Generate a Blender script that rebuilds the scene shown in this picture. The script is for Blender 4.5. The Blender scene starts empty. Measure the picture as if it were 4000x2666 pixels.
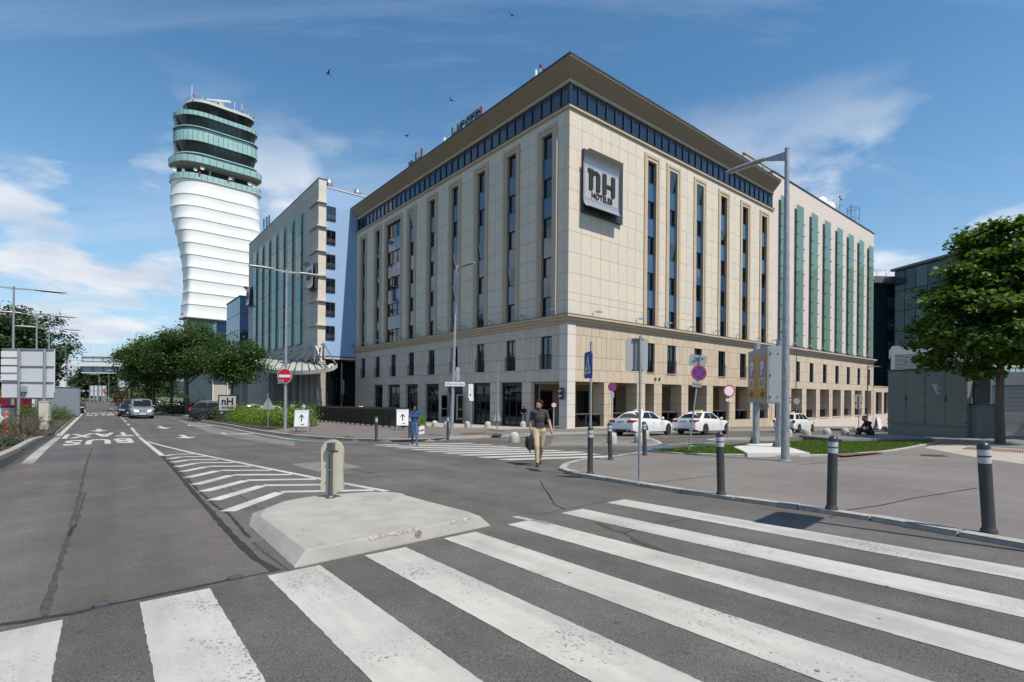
import bpy, bmesh, math, random
import numpy as np
from mathutils import Vector, Matrix
R_ = math.radians
scene = bpy.context.scene
COL = scene.collection
random.seed(7)
RNG = np.random.default_rng(11)

# ---------------------------------------------------------------- camera
ROLL = R_(0.5); FOC = 2000.0; HY = 1540.0; CAMH = 1.56      # 18 mm lens on 36 mm, level, shifted up
cam = bpy.data.cameras.new('camera'); camo = bpy.data.objects.new('camera', cam); COL.objects.link(camo)
cam.lens = 18.0; cam.sensor_width = 36.0; cam.sensor_fit = 'HORIZONTAL'
cam.shift_y = (HY - 1333.0) / 4000.0
cam.clip_start = 0.05; cam.clip_end = 30000
camo.location = (0, 0, CAMH); camo.rotation_euler = (R_(90), -ROLL, 0)
scene.camera = camo

# ---------------------------------------------------------------- sky, sun, exposure
SUN_EL = 57.0; SUNV = Vector((0.70, -0.714, 0)).normalized()
SUN_DIR = Vector((SUNV.x*math.cos(R_(SUN_EL)), SUNV.y*math.cos(R_(SUN_EL)), math.sin(R_(SUN_EL))))
wd = bpy.data.worlds.new('World'); scene.world = wd; wd.use_nodes = True
nt = wd.node_tree; N = nt.nodes; LK = nt.links
for n in list(N): N.remove(n)
out = N.new('ShaderNodeOutputWorld'); bg = N.new('ShaderNodeBackground'); bg.inputs['Strength'].default_value = 0.105
sky = N.new('ShaderNodeTexSky'); sky.sky_type = 'NISHITA'; sky.sun_disc = False
sky.sun_elevation = R_(SUN_EL); sky.sun_rotation = math.atan2(SUNV.x, SUNV.y)
sky.air_density = 1.0; sky.dust_density = 0.25; sky.ozone_density = 1.6; sky.altitude = 180
geo = N.new('ShaderNodeNewGeometry'); sep = N.new('ShaderNodeSeparateXYZ')
inc = N.new('ShaderNodeVectorMath'); inc.operation = 'SCALE'; inc.inputs['Scale'].default_value = -1
tc = N.new('ShaderNodeTexCoord')
LK.new(tc.outputs['Generated'], sep.inputs[0])
def wm(op, a, b=None, clamp=False):
    m = N.new('ShaderNodeMath'); m.operation = op; m.use_clamp = clamp
    for i, v in enumerate((a, b)):
        if v is None: continue
        if isinstance(v, (int, float)): m.inputs[i].default_value = v
        else: LK.new(v, m.inputs[i])
    return m.outputs[0]
def wramp(fac, stops):
    r = N.new('ShaderNodeValToRGB'); e = r.color_ramp.elements
    e[0].position, e[0].color = stops[0][0], (stops[0][1],)*3 + (1,)
    e[1].position, e[1].color = stops[1][0], (stops[1][1],)*3 + (1,)
    for p, v in stops[2:]:
        q = e.new(p); q.color = (v, v, v, 1)
    LK.new(fac, r.inputs[0]); return r.outputs[0]
def wnoise(vec, scale, detail, rough, dist=0.0):
    n = N.new('ShaderNodeTexNoise'); n.inputs['Scale'].default_value = scale; n.inputs['Detail'].default_value = detail
    n.inputs['Roughness'].default_value = rough; n.inputs['Distortion'].default_value = dist
    LK.new(vec, n.inputs['Vector']); return n.outputs['Fac']
zz = wm('MAXIMUM', sep.outputs[2], 0.0)
den = wm('ADD', zz, 0.13)
cx = wm('DIVIDE', sep.outputs[0], den); cy = wm('DIVIDE', sep.outputs[1], den)
comb = N.new('ShaderNodeCombineXYZ'); LK.new(cx, comb.inputs[0]); LK.new(cy, comb.inputs[1]); comb.inputs[2].default_value = 3.7
cum = wnoise(comb.outputs[0], 1.05, 9, 0.55, 0.15)                     # cumulus, more of it low in the sky
low = wramp(zz, [(0.0, 0.05), (0.20, 0.03), (0.34, 0.0), (0.55, -0.0)])
dens = wm('ADD', cum, low)
def cloud_bank(v, r, amt):
    v = Vector(v).normalized(); vm = N.new('ShaderNodeVectorMath'); vm.operation = 'DOT_PRODUCT'; vm.inputs[1].default_value = v; nv = N.new('ShaderNodeVectorMath'); nv.operation = 'NORMALIZE'; LK.new(tc.outputs['Generated'], nv.inputs[0]); LK.new(nv.outputs[0], vm.inputs[0])
    return wm('MULTIPLY', wramp(vm.outputs['Value'], [(math.cos(R_(r)), 0.0), (1.0, 1.0)]), amt)
for v_, r_, a_ in (((-.455, 1, .39), 5.0, .20), ((-.93, 1, .36), 5, .09), ((-.98, 1, .28), 5, .09), ((-.685, 1, .425), 3.0, .14), ((-.78, 1, .17), 9, .09), ((.98, 1, .37), 5, .13), ((-1.8, .6, .5), 14, .08), ((1.5, -.8, .5), 14, .08), ((0, -1, .5), 16, .08)):
    dens = wm('ADD', dens, cloud_bank(v_, r_, a_))
cmask = wramp(dens, [(0.575, 0.0), (0.66, 1.0)])
cfade = wramp(zz, [(0.0, 0.75), (0.05, 1.0), (0.33, 1.0), (0.48, 0.0)])
cmask = wm('MULTIPLY', cmask, cfade)
wv = N.new('ShaderNodeMapping'); wv.inputs['Rotation'].default_value = (0, 0, R_(-35)); wv.inputs['Scale'].default_value = (0.35, 1.5, 1)
LK.new(comb.outputs[0], wv.inputs[0])
cir = wnoise(wv.outputs[0], 0.9, 7, 0.62, 0.5)                       # thin cirrus, stretched
cirm = wm('MULTIPLY', wramp(cir, [(0.47, 0.0), (0.78, 0.42)]), wramp(zz, [(0.0, 0.0), (0.25, 1.0)]))
shade = wnoise(comb.outputs[0], 1.9, 5, 0.5)
ccol = N.new('ShaderNodeValToRGB'); ccol.color_ramp.elements[0].position = 0.3; ccol.color_ramp.elements[0].color = (3.9, 4.7, 5.9, 1)
ccol.color_ramp.elements[1].position = 0.62; ccol.color_ramp.elements[1].color = (6.6, 6.8, 7.1, 1); LK.new(shade, ccol.inputs[0])
hs = N.new('ShaderNodeHueSaturation'); hs.inputs['Hue'].default_value = 0.492; hs.inputs['Saturation'].default_value = 1.20; hs.inputs['Value'].default_value = 1.16; LK.new(sky.outputs[0], hs.inputs['Color'])
mh = N.new('ShaderNodeMix'); mh.data_type = 'RGBA'; LK.new(wramp(zz, [(0.0, 0.95), (0.10, 0.55), (0.30, 0.12), (0.5, 0.0)]), mh.inputs[0]); LK.new(hs.outputs[0], mh.inputs[6]); mh.inputs[7].default_value = (3.0, 4.3, 5.7, 1)   # pale summer haze low down
skyc = mh.outputs[2]
m1 = N.new('ShaderNodeMix'); m1.data_type = 'RGBA'; LK.new(cirm, m1.inputs[0]); LK.new(skyc, m1.inputs[6]); m1.inputs[7].default_value = (6.2, 6.8, 7.6, 1)
m2 = N.new('ShaderNodeMix'); m2.data_type = 'RGBA'; LK.new(cmask, m2.inputs[0]); LK.new(m1.outputs[2], m2.inputs[6]); LK.new(ccol.outputs[0], m2.inputs[7])
LK.new(m2.outputs[2], bg.inputs[0]); LK.new(bg.outputs[0], out.inputs[0])

sl = bpy.data.lights.new('sun', 'SUN'); sl.energy = 4.2; sl.angle = R_(0.53); sl.color = (1.0, 0.93, 0.82)
so = bpy.data.objects.new('sun', sl); COL.objects.link(so)
so.rotation_euler = SUN_DIR.to_track_quat('Z', 'Y').to_euler(); so.location = (30, -30, 60)
scene.view_settings.view_transform = 'Standard'; scene.view_settings.look = 'None'
scene.view_settings.exposure = 0.35; scene.view_settings.gamma = 1.0
scene.render.engine = 'CYCLES'
scene.cycles.max_bounces = 6; scene.cycles.transparent_max_bounces = 16; scene.cycles.glossy_bounces = 3
scene.cycles.transmission_bounces = 4; scene.cycles.use_denoising = True
scene.cycles.caustics_reflective = False; scene.cycles.caustics_refractive = False

# ---------------------------------------------------------------- the lie of the land, and survey helpers
def g(X, Y):
    Yy = min(max(Y, -60.0), 220.0); q = X / max(Y, 0.01) if Y > 0 else 0.0
    q = max(-1.2, min(1.2, q)); s = max(0.0, Yy - 28.0)
    return -.0302*Yy + .0082*max(-180.0, min(180.0, X)) - .034*s*q
def sight(px, py):
    u = px - 2000.0; v = py - HY
    return (u*math.cos(ROLL) + v*math.sin(ROLL))/FOC, (-u*math.sin(ROLL) + v*math.cos(ROLL))/FOC
def G(px, py, off=0.0):
    """surveyed point of the ground (or of a level off metres above it)"""
    a, b = sight(px, py); lo = 0.5; hi = None; y = 1.0
    f = lambda Y: CAMH - b*Y - g(a*Y, Y) - off
    while y < 3000:
        if f(y) <= 0: hi = y; break
        lo = y; y *= 1.03
    if hi is None: hi = y
    for _ in range(40):
        m = (lo+hi)/2
        if f(m) > 0: lo = m
        else: hi = m
    return Vector((a*lo, lo, g(a*lo, lo) + off))
def at(px, py, Y):
    a, b = sight(px, py); return Vector((a*Y, Y, CAMH - b*Y))
def gv(x, y, off=0.0): return Vector((x, y, g(x, y) + off))

# ---------------------------------------------------------------- materials
MATS = {}
def mat(name, col, rough=0.6, metal=0.0, var=0.0, scale=4.0, bump=0.0, bscale=None, spec=0.5, col2=None, coat=0.0, stretch=None, detail=5, emit=None):
    if name in MATS: return MATS[name]
    m = bpy.data.materials.new(name); m.use_nodes = True; MATS[name] = m
    t = m.node_tree; p = t.nodes['Principled BSDF']
    p.inputs['Roughness'].default_value = rough; p.inputs['Metallic'].default_value = metal
    p.inputs['Specular IOR Level'].default_value = spec; p.inputs['Coat Weight'].default_value = coat
    tcn = t.nodes.new('ShaderNodeTexCoord'); vec = tcn.outputs['Object']
    if stretch:
        mp = t.nodes.new('ShaderNodeMapping'); mp.inputs['Scale'].default_value = stretch; t.links.new(vec, mp.inputs[0]); vec = mp.outputs[0]
    n = t.nodes.new('ShaderNodeTexNoise'); n.inputs['Scale'].default_value = scale; n.inputs['Detail'].default_value = detail; n.inputs['Roughness'].default_value = 0.6
    t.links.new(vec, n.inputs['Vector'])
    r = t.nodes.new('ShaderNodeValToRGB'); e = r.color_ramp.elements
    e[0].position = 0.3; e[1].position = 0.7
    c2 = col2 if col2 else tuple(min(1, c*(1+var)) for c in col)
    c1 = tuple(c*(1-var) for c in col) if not col2 else col
    e[0].color = (*c1, 1); e[1].color = (*c2, 1)
    t.links.new(n.outputs['Fac'], r.inputs[0]); t.links.new(r.outputs[0], p.inputs['Base Color'])
    if bump:
        n2 = t.nodes.new('ShaderNodeTexNoise'); n2.inputs['Scale'].default_value = bscale or scale*4; n2.inputs['Detail'].default_value = 4
        t.links.new(vec, n2.inputs['Vector'])
        b = t.nodes.new('ShaderNodeBump'); b.inputs['Strength'].default_value = bump; b.inputs['Distance'].default_value = 0.02
        t.links.new(n2.outputs['Fac'], b.inputs['Height']); t.links.new(b.outputs[0], p.inputs['Normal'])
    if emit:
        p.inputs['Emission Color'].default_value = (*emit[:3], 1); p.inputs['Emission Strength'].default_value = emit[3]
    return m
def glassmat(name, tint, refl=1.5, rough=0.02, dirt=0.0, gloss=(1, 1, 1), floor=0.0):
    """a pane: tinted see-through with a mirror-like surface"""
    if name in MATS: return MATS[name]
    m = bpy.data.materials.new(name); m.use_nodes = True; MATS[name] = m; t = m.node_tree
    for n in list(t.nodes): t.nodes.remove(n)
    o = t.nodes.new('ShaderNodeOutputMaterial'); mx = t.nodes.new('ShaderNodeMixShader'); tr = t.nodes.new('ShaderNodeBsdfTransparent'); gl = t.nodes.new('ShaderNodeBsdfGlossy')
    fr = t.nodes.new('ShaderNodeFresnel'); fr.inputs[0].default_value = refl
    no = t.nodes.new('ShaderNodeTexNoise'); no.inputs['Scale'].default_value = 0.7; tcn = t.nodes.new('ShaderNodeTexCoord'); t.links.new(tcn.outputs['Object'], no.inputs['Vector'])
    bp = t.nodes.new('ShaderNodeBump'); bp.inputs['Strength'].default_value = 0.06; bp.inputs['Distance'].default_value = 0.05; t.links.new(no.outputs['Fac'], bp.inputs['Height']); t.links.new(bp.outputs[0], gl.inputs['Normal'])
    tr.inputs[0].default_value = (*tint, 1); gl.inputs['Roughness'].default_value = rough; gl.inputs[0].default_value = (*gloss, 1)
    ad = t.nodes.new('ShaderNodeMath'); ad.operation = 'ADD'; ad.use_clamp = True; ad.inputs[1].default_value = floor; t.links.new(fr.outputs[0], ad.inputs[0])
    t.links.new(ad.outputs[0], mx.inputs[0]); t.links.new(tr.outputs[0], mx.inputs[1]); t.links.new(gl.outputs[0], mx.inputs[2])
    last = mx
    if dirt:
        df = t.nodes.new('ShaderNodeBsdfDiffuse'); df.inputs[0].default_value = (*tint, 1); m3 = t.nodes.new('ShaderNodeMixShader'); m3.inputs[0].default_value = dirt
        t.links.new(mx.outputs[0], m3.inputs[1]); t.links.new(df.outputs[0], m3.inputs[2]); last = m3
    t.links.new(last.outputs[0], o.inputs[0]); return m

# ---------------------------------------------------------------- mesh helpers
class MB:
    """collects simple solids; build() links them as ONE mesh object"""
    def __init__(s): s.v = []; s.f = []; s.mi = []; s.cur = 0
    def add(s, vs, fs, mi=None):
        o = len(s.v); s.v += [tuple(v) for v in vs]; s.f += [tuple(i+o for i in f) for f in fs]; s.mi += [s.cur if mi is None else mi]*len(fs); return s
    def box(s, x0, x1, y0, y1, z0, z1, mi=None):
        if x1 < x0: x0, x1 = x1, x0
        if y1 < y0: y0, y1 = y1, y0
        if z1 < z0: z0, z1 = z1, z0
        return s.add([(x0,y0,z0),(x1,y0,z0),(x1,y1,z0),(x0,y1,z0),(x0,y0,z1),(x1,y0,z1),(x1,y1,z1),(x0,y1,z1)],
                     [(0,3,2,1),(4,5,6,7),(0,1,5,4),(1,2,6,5),(2,3,7,6),(3,0,4,7)], mi)
    def prism(s, pts, z0, z1, mi=None, axis='z', top_mi=None):
        """polygon (ccw) extruded; axis z: pts=(x,y); axis y: pts=(x,z) extruded along y; axis x: pts=(y,z) along x"""
        n = len(pts)
        def P(p, h): return (p[0], p[1], h) if axis == 'z' else ((p[0], h, p[1]) if axis == 'y' else (h, p[0], p[1]))
        a = 0.0
        for i in range(n): a += pts[i][0]*pts[(i+1) % n][1]-pts[(i+1) % n][0]*pts[i][1]
        if (a < 0) != (axis == 'y'): pts = pts[::-1]
        vs = [P(p, z0) for p in pts]+[P(p, z1) for p in pts]
        fs = [tuple(range(n))[::-1], tuple(range(n, 2*n))]+[(i, (i+1) % n, n+(i+1) % n, n+i) for i in range(n)]
        o = len(s.f); s.add(vs, fs, mi)
        if top_mi is not None: s.mi[o+1] = top_mi
        return s
    def tube(s, path, r, n=8, cap=True, mi=None):
        """path of points; r number or list"""
        path = [Vector(p) for p in path]; m = len(path); rs = r if hasattr(r, '__len__') else [r]*m
        vs = []; up = None
        for i, p in enumerate(path):
            t = (path[min(i+1, m-1)]-path[max(i-1, 0)]).normalized()
            if up is None: up = Vector((0, 0, 1)) if abs(t.z) < 0.95 else Vector((1, 0, 0))
            a = t.cross(up)
            if a.length < 1e-4: a = t.cross(Vector((0, 1, 0)))
            a.normalize(); b = a.cross(t).normalized(); up = b
            for k in range(n):
                w = 2*math.pi*k/n; vs.append(p+(a*math.cos(w)+b*math.sin(w))*rs[i])
        fs = []
        for i in range(m-1):
            for k in range(n): fs.append((i*n+k, (i+1)*n+k, (i+1)*n+(k+1) % n, i*n+(k+1) % n))
        if cap: fs.append(tuple(range(n))); fs.append(tuple(range((m-1)*n, m*n))[::-1])
        return s.add(vs, fs, mi)
    def lathe(s, prof, n=16, c=(0, 0, 0), mi=None, ax='z', cap=True):
        """prof of (r,z) from bottom to top"""
        vs = []; m = len(prof)
        for r, z in prof:
            for k in range(n):
                w = 2*math.pi*k/n; x, y = r*math.cos(w), r*math.sin(w)
                p = (x, y, z) if ax == 'z' else ((x, -z, y) if ax == 'y' else (z, x, y))
                vs.append((p[0]+c[0], p[1]+c[1], p[2]+c[2]))
        fs = [(i*n+k, i*n+(k+1) % n, (i+1)*n+(k+1) % n, (i+1)*n+k) for i in range(m-1) for k in range(n)]
        if cap: fs += [tuple(range(n))[::-1], tuple(range((m-1)*n, m*n))]
        return s.add(vs, fs, mi)
    def quad(s, a, b, c, d, mi=None): return s.add([a, b, c, d], [(0, 1, 2, 3)], mi)
    def loft(s, secs, closed=True, cap=True, mi=None):
        """list of equal-length rings"""
        n = len(secs[0]); vs = [p for r in secs for p in r]; fs = []
        for i in range(len(secs)-1):
            for k in range(n if closed else n-1): fs.append((i*n+k, i*n+(k+1) % n, (i+1)*n+(k+1) % n, (i+1)*n+k))
        if cap: fs += [tuple(range(n))[::-1], tuple(range((len(secs)-1)*n, len(secs)*n))]
        return s.add(vs, fs, mi)
    def xf(s, M, start=0):
        for i in range(start, len(s.v)): s.v[i] = tuple(M @ Vector(s.v[i]))
        return s
    def mesh(s, name, mats, smooth=None, bevel=0):
        me = bpy.data.meshes.new(name); me.from_pydata(s.v, [], s.f)
        for m in (mats if isinstance(mats, (list, tuple)) else [mats]): me.materials.append(m)
        me.polygons.foreach_set('material_index', s.mi)
        me.update()
        if bevel:
            bm = bmesh.new(); bm.from_mesh(me); bmesh.ops.remove_doubles(bm, verts=bm.verts, dist=1e-5)
            es = [e for e in bm.edges if len(e.link_faces) == 2 and e.calc_face_angle(0) > 0.6]
            bmesh.ops.bevel(bm, geom=es, offset=bevel, segments=2, affect='EDGES', profile=0.6, clamp_overlap=True); bm.to_mesh(me); bm.free()
        if smooth is not None:
            bm = bmesh.new(); bm.from_mesh(me); bmesh.ops.recalc_face_normals(bm, faces=bm.faces)
            for f in bm.faces: f.smooth = True
            for e in bm.edges: e.smooth = not (len(e.link_faces) == 2 and e.calc_face_angle(0) > R_(smooth))
            bm.to_mesh(me); bm.free()
        return me
    def build(s, name, mats, parent=None, smooth=None, loc=None, bevel=0, rot=None):
        return obj(name, s.mesh(name, mats, smooth, bevel), parent, loc, rot)
def obj(name, me, parent=None, loc=None, rot=None, scale=None):
    o = bpy.data.objects.new(name, me); COL.objects.link(o)
    if parent is not None: o.parent = parent
    if loc is not None: o.location = loc
    if rot is not None: o.rotation_euler = (0, 0, rot) if isinstance(rot, (int, float)) else rot
    if scale is not None: o.scale = scale
    return o
def tag(o, label=None, cat=None, group=None, kind=None):
    if label: o['label'] = label
    if cat: o['category'] = cat
    if group: o['group'] = group
    if kind: o['kind'] = kind
    return o
def thing(name, label, cat, loc=(0, 0, 0), rot=0.0, group=None):
    o = bpy.data.objects.new(name, None); COL.objects.link(o); o.location = loc
    o.rotation_euler = (0, 0, rot) if isinstance(rot, (int, float)) else rot
    o.empty_display_size = 0.2
    return tag(o, label, cat, group)
def copy_tree(o, parent=None):
    c = o.copy(); COL.objects.link(c); c.parent = parent
    for ch in KIDS(o): copy_tree(ch, c)
    return c
def KIDS(o): return [c for c in list(o.children)]
UNIT = {}
def unit_box(m):
    if m.name not in UNIT: UNIT[m.name] = MB().box(0, 1, 0, 1, 0, 1).mesh('block', m)
    return UNIT[m.name]
def block(name, m, parent, x0, x1, y0, y1, z0, z1):
    """a box that shares its mesh with every other box of the material"""
    return obj(name, unit_box(m), parent, (min(x0, x1), min(y0, y1), min(z0, z1)), None, (abs(x1-x0), abs(y1-y0), abs(z1-z0)))
def textmesh(s, size=1.0, depth=0.0, bold=0.0, spacing=1.0):
    """lettering as MB centred on x, baseline z=0, in the xz plane facing -y"""
    c = bpy.data.curves.new('t', 'FONT'); c.body = s; c.size = size; c.align_x = 'CENTER'; c.extrude = depth; c.offset = bold; c.space_character = spacing
    c.resolution_u = 3; o = bpy.data.objects.new('t', c); me = o.to_mesh()
    b = MB(); b.add([(v.co.x, -v.co.z, v.co.y) for v in me.vertices], [tuple(p.vertices) for p in me.polygons])
    o.to_mesh_clear(); bpy.data.objects.remove(o); bpy.data.curves.remove(c); return b
def drape(name, pts, m, off, parent=None, kind=None, maxlen=2.5, mats=None):
    """flat sheet following the ground: world xy polygon"""
    me = bpy.data.meshes.new(name); bm = bmesh.new()
    vs = [bm.verts.new((p[0], p[1], 0)) for p in pts]; f = bm.faces.new(vs)
    if f.normal.z < 0 or f.calc_area() and (f.normal_update() or f.normal.z < 0): f.normal_flip()
    bmesh.ops.triangulate(bm, faces=bm.faces[:])
    for _ in range(9):
        es = [e for e in bm.edges if e.calc_length() > max(maxlen, 0.06*min(v.co.y for v in e.verts))]
        if not es: break
        bmesh.ops.subdivide_edges(bm, edges=es, cuts=1); bmesh.ops.triangulate(bm, faces=bm.faces[:])
    for v in bm.verts: v.co.z = g(v.co.x, v.co.y) + off
    bm.to_mesh(me); bm.free(); me.materials.append(m)
    o = obj(name, me, parent)
    if kind: o['kind'] = kind
    return o
def stroke(pts, w):
    """outline of a line of width w (m) through world points"""
    pts = [Vector((p[0], p[1])) for p in pts]; l = []; r = []
    for i, p in enumerate(pts):
        t = (pts[min(i+1, len(pts)-1)]-pts[max(i-1, 0)]).normalized(); n = Vector((-t.y, t.x))*(w/2)
        l.append(p+n); r.append(p-n)
    return r + l[::-1]
# ================================================================= the ground, roads and pavements
def asphalt(name, base, speck=0.5, blotch=0.18, warm=(1.0, 0.97, 0.93), scale=95.0, bump=0.5, tracks=.17):
    m = bpy.data.materials.new(name); m.use_nodes = True; MATS[name] = m; t = m.node_tree; p = t.nodes['Principled BSDF']
    p.inputs['Roughness'].default_value = 0.82; p.inputs['Specular IOR Level'].default_value = 0.35
    tcn = t.nodes.new('ShaderNodeTexCoord'); vec = tcn.outputs['Object']
    def noise(sc, det, rg=0.6):
        n = t.nodes.new('ShaderNodeTexNoise'); n.inputs['Scale'].default_value = sc; n.inputs['Detail'].default_value = det; n.inputs['Roughness'].default_value = rg; t.links.new(vec, n.inputs['Vector']); return n.outputs['Fac']
    def ramp(f, stops):
        r = t.nodes.new('ShaderNodeValToRGB'); e = r.color_ramp.elements
        while len(e) < len(stops): e.new(0.5)
        for q, (pos, v) in zip(e, stops): q.position = pos; q.color = (*v, 1) if hasattr(v, '__len__') else (v, v, v, 1)
        t.links.new(f, r.inputs[0]); return r.outputs[0]
    def mul(a, b):
        x = t.nodes.new('ShaderNodeMix'); x.data_type = 'RGBA'; x.blend_type = 'MULTIPLY'; x.inputs[0].default_value = 1.0
        t.links.new(a, x.inputs[6]); t.links.new(b, x.inputs[7]); return x.outputs[2]
    c = tuple(base*w for w in warm)
    fine = noise(scale, 2, 0.75)
    col = ramp(fine, [(0.3, tuple(x*(1-speck) for x in c)), (0.5, c), (0.72, tuple(x*(1+speck*1.3) for x in c))])
    col = mul(col, ramp(noise(0.35, 4), [(0.3, 1-blotch), (0.7, 1+blotch)]))
    col = mul(col, ramp(noise(2.3, 5, 0.7), [(0.3, 1-blotch*0.6), (0.75, 1+blotch*0.6)]))
    mp = t.nodes.new('ShaderNodeMapping'); mp.vector_type = 'TEXTURE'; mp.inputs['Rotation'].default_value = (0, 0, R_(39.1)); mp.inputs['Scale'].default_value = (.9, 14, 1); t.links.new(vec, mp.inputs[0])     # polished and dirty tracks run with the traffic
    ns = t.nodes.new('ShaderNodeTexNoise'); ns.inputs['Scale'].default_value = 1.0; ns.inputs['Detail'].default_value = 4; ns.inputs['Roughness'].default_value = .6; t.links.new(mp.outputs[0], ns.inputs['Vector'])
    col = mul(col, ramp(ns.outputs['Fac'], [(0.3, 1-tracks), (0.7, 1+tracks)]))
    vo = t.nodes.new('ShaderNodeTexVoronoi'); vo.inputs['Scale'].default_value = 1.7; t.links.new(vec, vo.inputs['Vector'])     # dark oil drops and gum
    col = mul(col, ramp(vo.outputs['Distance'], [(0.025, 0.6), (0.05, 1.0)]))
    t.links.new(col, p.inputs['Base Color'])
    b = t.nodes.new('ShaderNodeBump'); b.inputs['Strength'].default_value = bump; b.inputs['Distance'].default_value = 0.006
    t.links.new(fine, b.inputs['Height']); t.links.new(b.outputs[0], p.inputs['Normal']); return m
def paintmat(name, col, wear=0.56, under=(0.1, 0.097, 0.093)):
    m = bpy.data.materials.new(name); m.use_nodes = True; MATS[name] = m; t = m.node_tree; p = t.nodes['Principled BSDF']
    p.inputs['Roughness'].default_value = 0.65
    tcn = t.nodes.new('ShaderNodeTexCoord'); vec = tcn.outputs['Object']
    def noise(sc, det, rg=0.6):
        n = t.nodes.new('ShaderNodeTexNoise'); n.inputs['Scale'].default_value = sc; n.inputs['Detail'].default_value = det; n.inputs['Roughness'].default_value = rg; t.links.new(vec, n.inputs['Vector']); return n.outputs['Fac']
    r = t.nodes.new('ShaderNodeValToRGB'); e = r.color_ramp.elements; e[0].position = 0.32; e[1].position = 0.62
    e[0].color = (*[c*0.66 for c in col], 1); e[1].color = (*col, 1)
    mp = t.nodes.new('ShaderNodeMapping'); mp.vector_type = 'TEXTURE'; mp.inputs['Rotation'].default_value = (0, 0, R_(39.1)); mp.inputs['Scale'].default_value = (.35, 4, 1); t.links.new(vec, mp.inputs[0])
    ns = t.nodes.new('ShaderNodeTexNoise'); ns.inputs['Scale'].default_value = 1.0; ns.inputs['Detail'].default_value = 7; ns.inputs['Roughness'].default_value = .68; t.links.new(mp.outputs[0], ns.inputs['Vector'])
    av = t.nodes.new('ShaderNodeMath'); av.operation = 'ADD'; t.links.new(noise(0.9, 8, 0.7), av.inputs[0]); t.links.new(ns.outputs['Fac'], av.inputs[1]); hv_ = t.nodes.new('ShaderNodeMath'); hv_.operation = 'MULTIPLY'; hv_.inputs[1].default_value = .5; t.links.new(av.outputs[0], hv_.inputs[0]); t.links.new(hv_.outputs[0], r.inputs[0]); e[0].position = .38; e[1].position = .58
    fine = noise(38, 4, 0.75); big = noise(0.8, 3)
    ad = t.nodes.new('ShaderNodeMath'); ad.operation = 'MULTIPLY_ADD'; ad.inputs[1].default_value = 0.55; t.links.new(big, ad.inputs[0]); t.links.new(fine, ad.inputs[2])
    w = t.nodes.new('ShaderNodeValToRGB'); w.color_ramp.elements[0].position = wear+0.39; w.color_ramp.elements[1].position = wear+0.45; t.links.new(ad.outputs[0], w.inputs[0])
    vo = t.nodes.new('ShaderNodeTexVoronoi'); vo.inputs['Scale'].default_value = 2.6; t.links.new(vec, vo.inputs['Vector'])
    vr = t.nodes.new('ShaderNodeValToRGB'); vr.color_ramp.elements[0].position = 0.03; vr.color_ramp.elements[0].color = (1, 1, 1, 1); vr.color_ramp.elements[1].position = 0.055; vr.color_ramp.elements[1].color = (0, 0, 0, 1); t.links.new(vo.outputs['Distance'], vr.inputs[0])
    mxm = t.nodes.new('ShaderNodeMath'); mxm.operation = 'MAXIMUM'; t.links.new(w.outputs[0], mxm.inputs[0]); t.links.new(vr.outputs[0], mxm.inputs[1])
    mx = t.nodes.new('ShaderNodeMix'); mx.data_type = 'RGBA'; t.links.new(mxm.outputs[0], mx.inputs[0]); t.links.new(r.outputs[0], mx.inputs[6]); mx.inputs[7].default_value = (*under, 1)
    t.links.new(mx.outputs[2], p.inputs['Base Color'])
    b = t.nodes.new('ShaderNodeBump'); b.inputs['Strength'].default_value = 0.25; b.inputs['Distance'].default_value = 0.004; t.links.new(fine, b.inputs['Height']); t.links.new(b.outputs[0], p.inputs['Normal'])
    return m
M_ROAD = asphalt('asphalt_road', 0.092, 0.62, 0.26, (1.07, 0.985, 0.90))
M_LANE = asphalt('asphalt_lane', 0.100, 0.5, 0.24, (1.09, 0.985, 0.88))
M_DARK = asphalt('asphalt_dark', 0.085, 0.4, 0.18, (1.03, 0.985, 0.94))
M_PAVE = asphalt('asphalt_pavement', 0.150, 0.35, 0.15, (1.09, 0.985, 0.90), 70, 0.3, .06)
M_PAVE2 = asphalt('asphalt_brownish', 0.135, 0.3, 0.12, (1.12, 0.97, 0.90), 70, 0.3, .06)
M_PATCH = asphalt('asphalt_patch_light', 0.16, 0.35, 0.1, (1.05, 0.99, 0.93))
M_SLAB = mat('pale_paving', (0.36, 0.32, 0.27), 0.8, var=0.12, scale=2, bump=0.2)
M_KERB = mat('kerb_granite', (0.33, 0.32, 0.295), 0.75, var=0.22, scale=9, bump=0.4, bscale=60)
M_CONC = mat('concrete', (0.37, 0.355, 0.325), 0.8, var=0.2, scale=1.6, bump=0.35, bscale=45, detail=8)
M_CONCF = mat('concrete_stained', (0.3, 0.285, 0.25), 0.85, var=0.28, scale=3.5, bump=0.5, bscale=30, stretch=(2.5, 2.5, 0.5), detail=8)
M_TAR = mat('bitumen', (0.035, 0.033, 0.031), 0.8, var=0.35, scale=12, bump=0.2, spec=.2)
M_TAR2 = mat('old_bitumen', (0.072, 0.066, 0.058), 0.95, var=0.4, scale=25, bump=0.3, spec=.1)
M_WHITE = paintmat('road_paint', (0.52, 0.50, 0.46))
M_WHITEN = paintmat('road_paint_crossing', (0.47, 0.452, 0.415), 0.50)
M_OLDW = paintmat('road_paint_worn', (0.42, 0.41, 0.38), 0.42)
M_BLUEP = paintmat('road_paint_blue', (0.035, 0.14, 0.36), 0.55)
M_GREENP = paintmat('road_paint_green', (0.09, 0.33, 0.10), 0.55)
M_GRASSB = mat('turf_soil', (0.055, 0.085, 0.02), 0.9, var=0.3, scale=6, bump=0.6)
M_MULCH = mat('bark_mulch', (0.055, 0.04, 0.028), 0.95, var=0.6, scale=30, bump=1.0, bscale=40)
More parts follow.
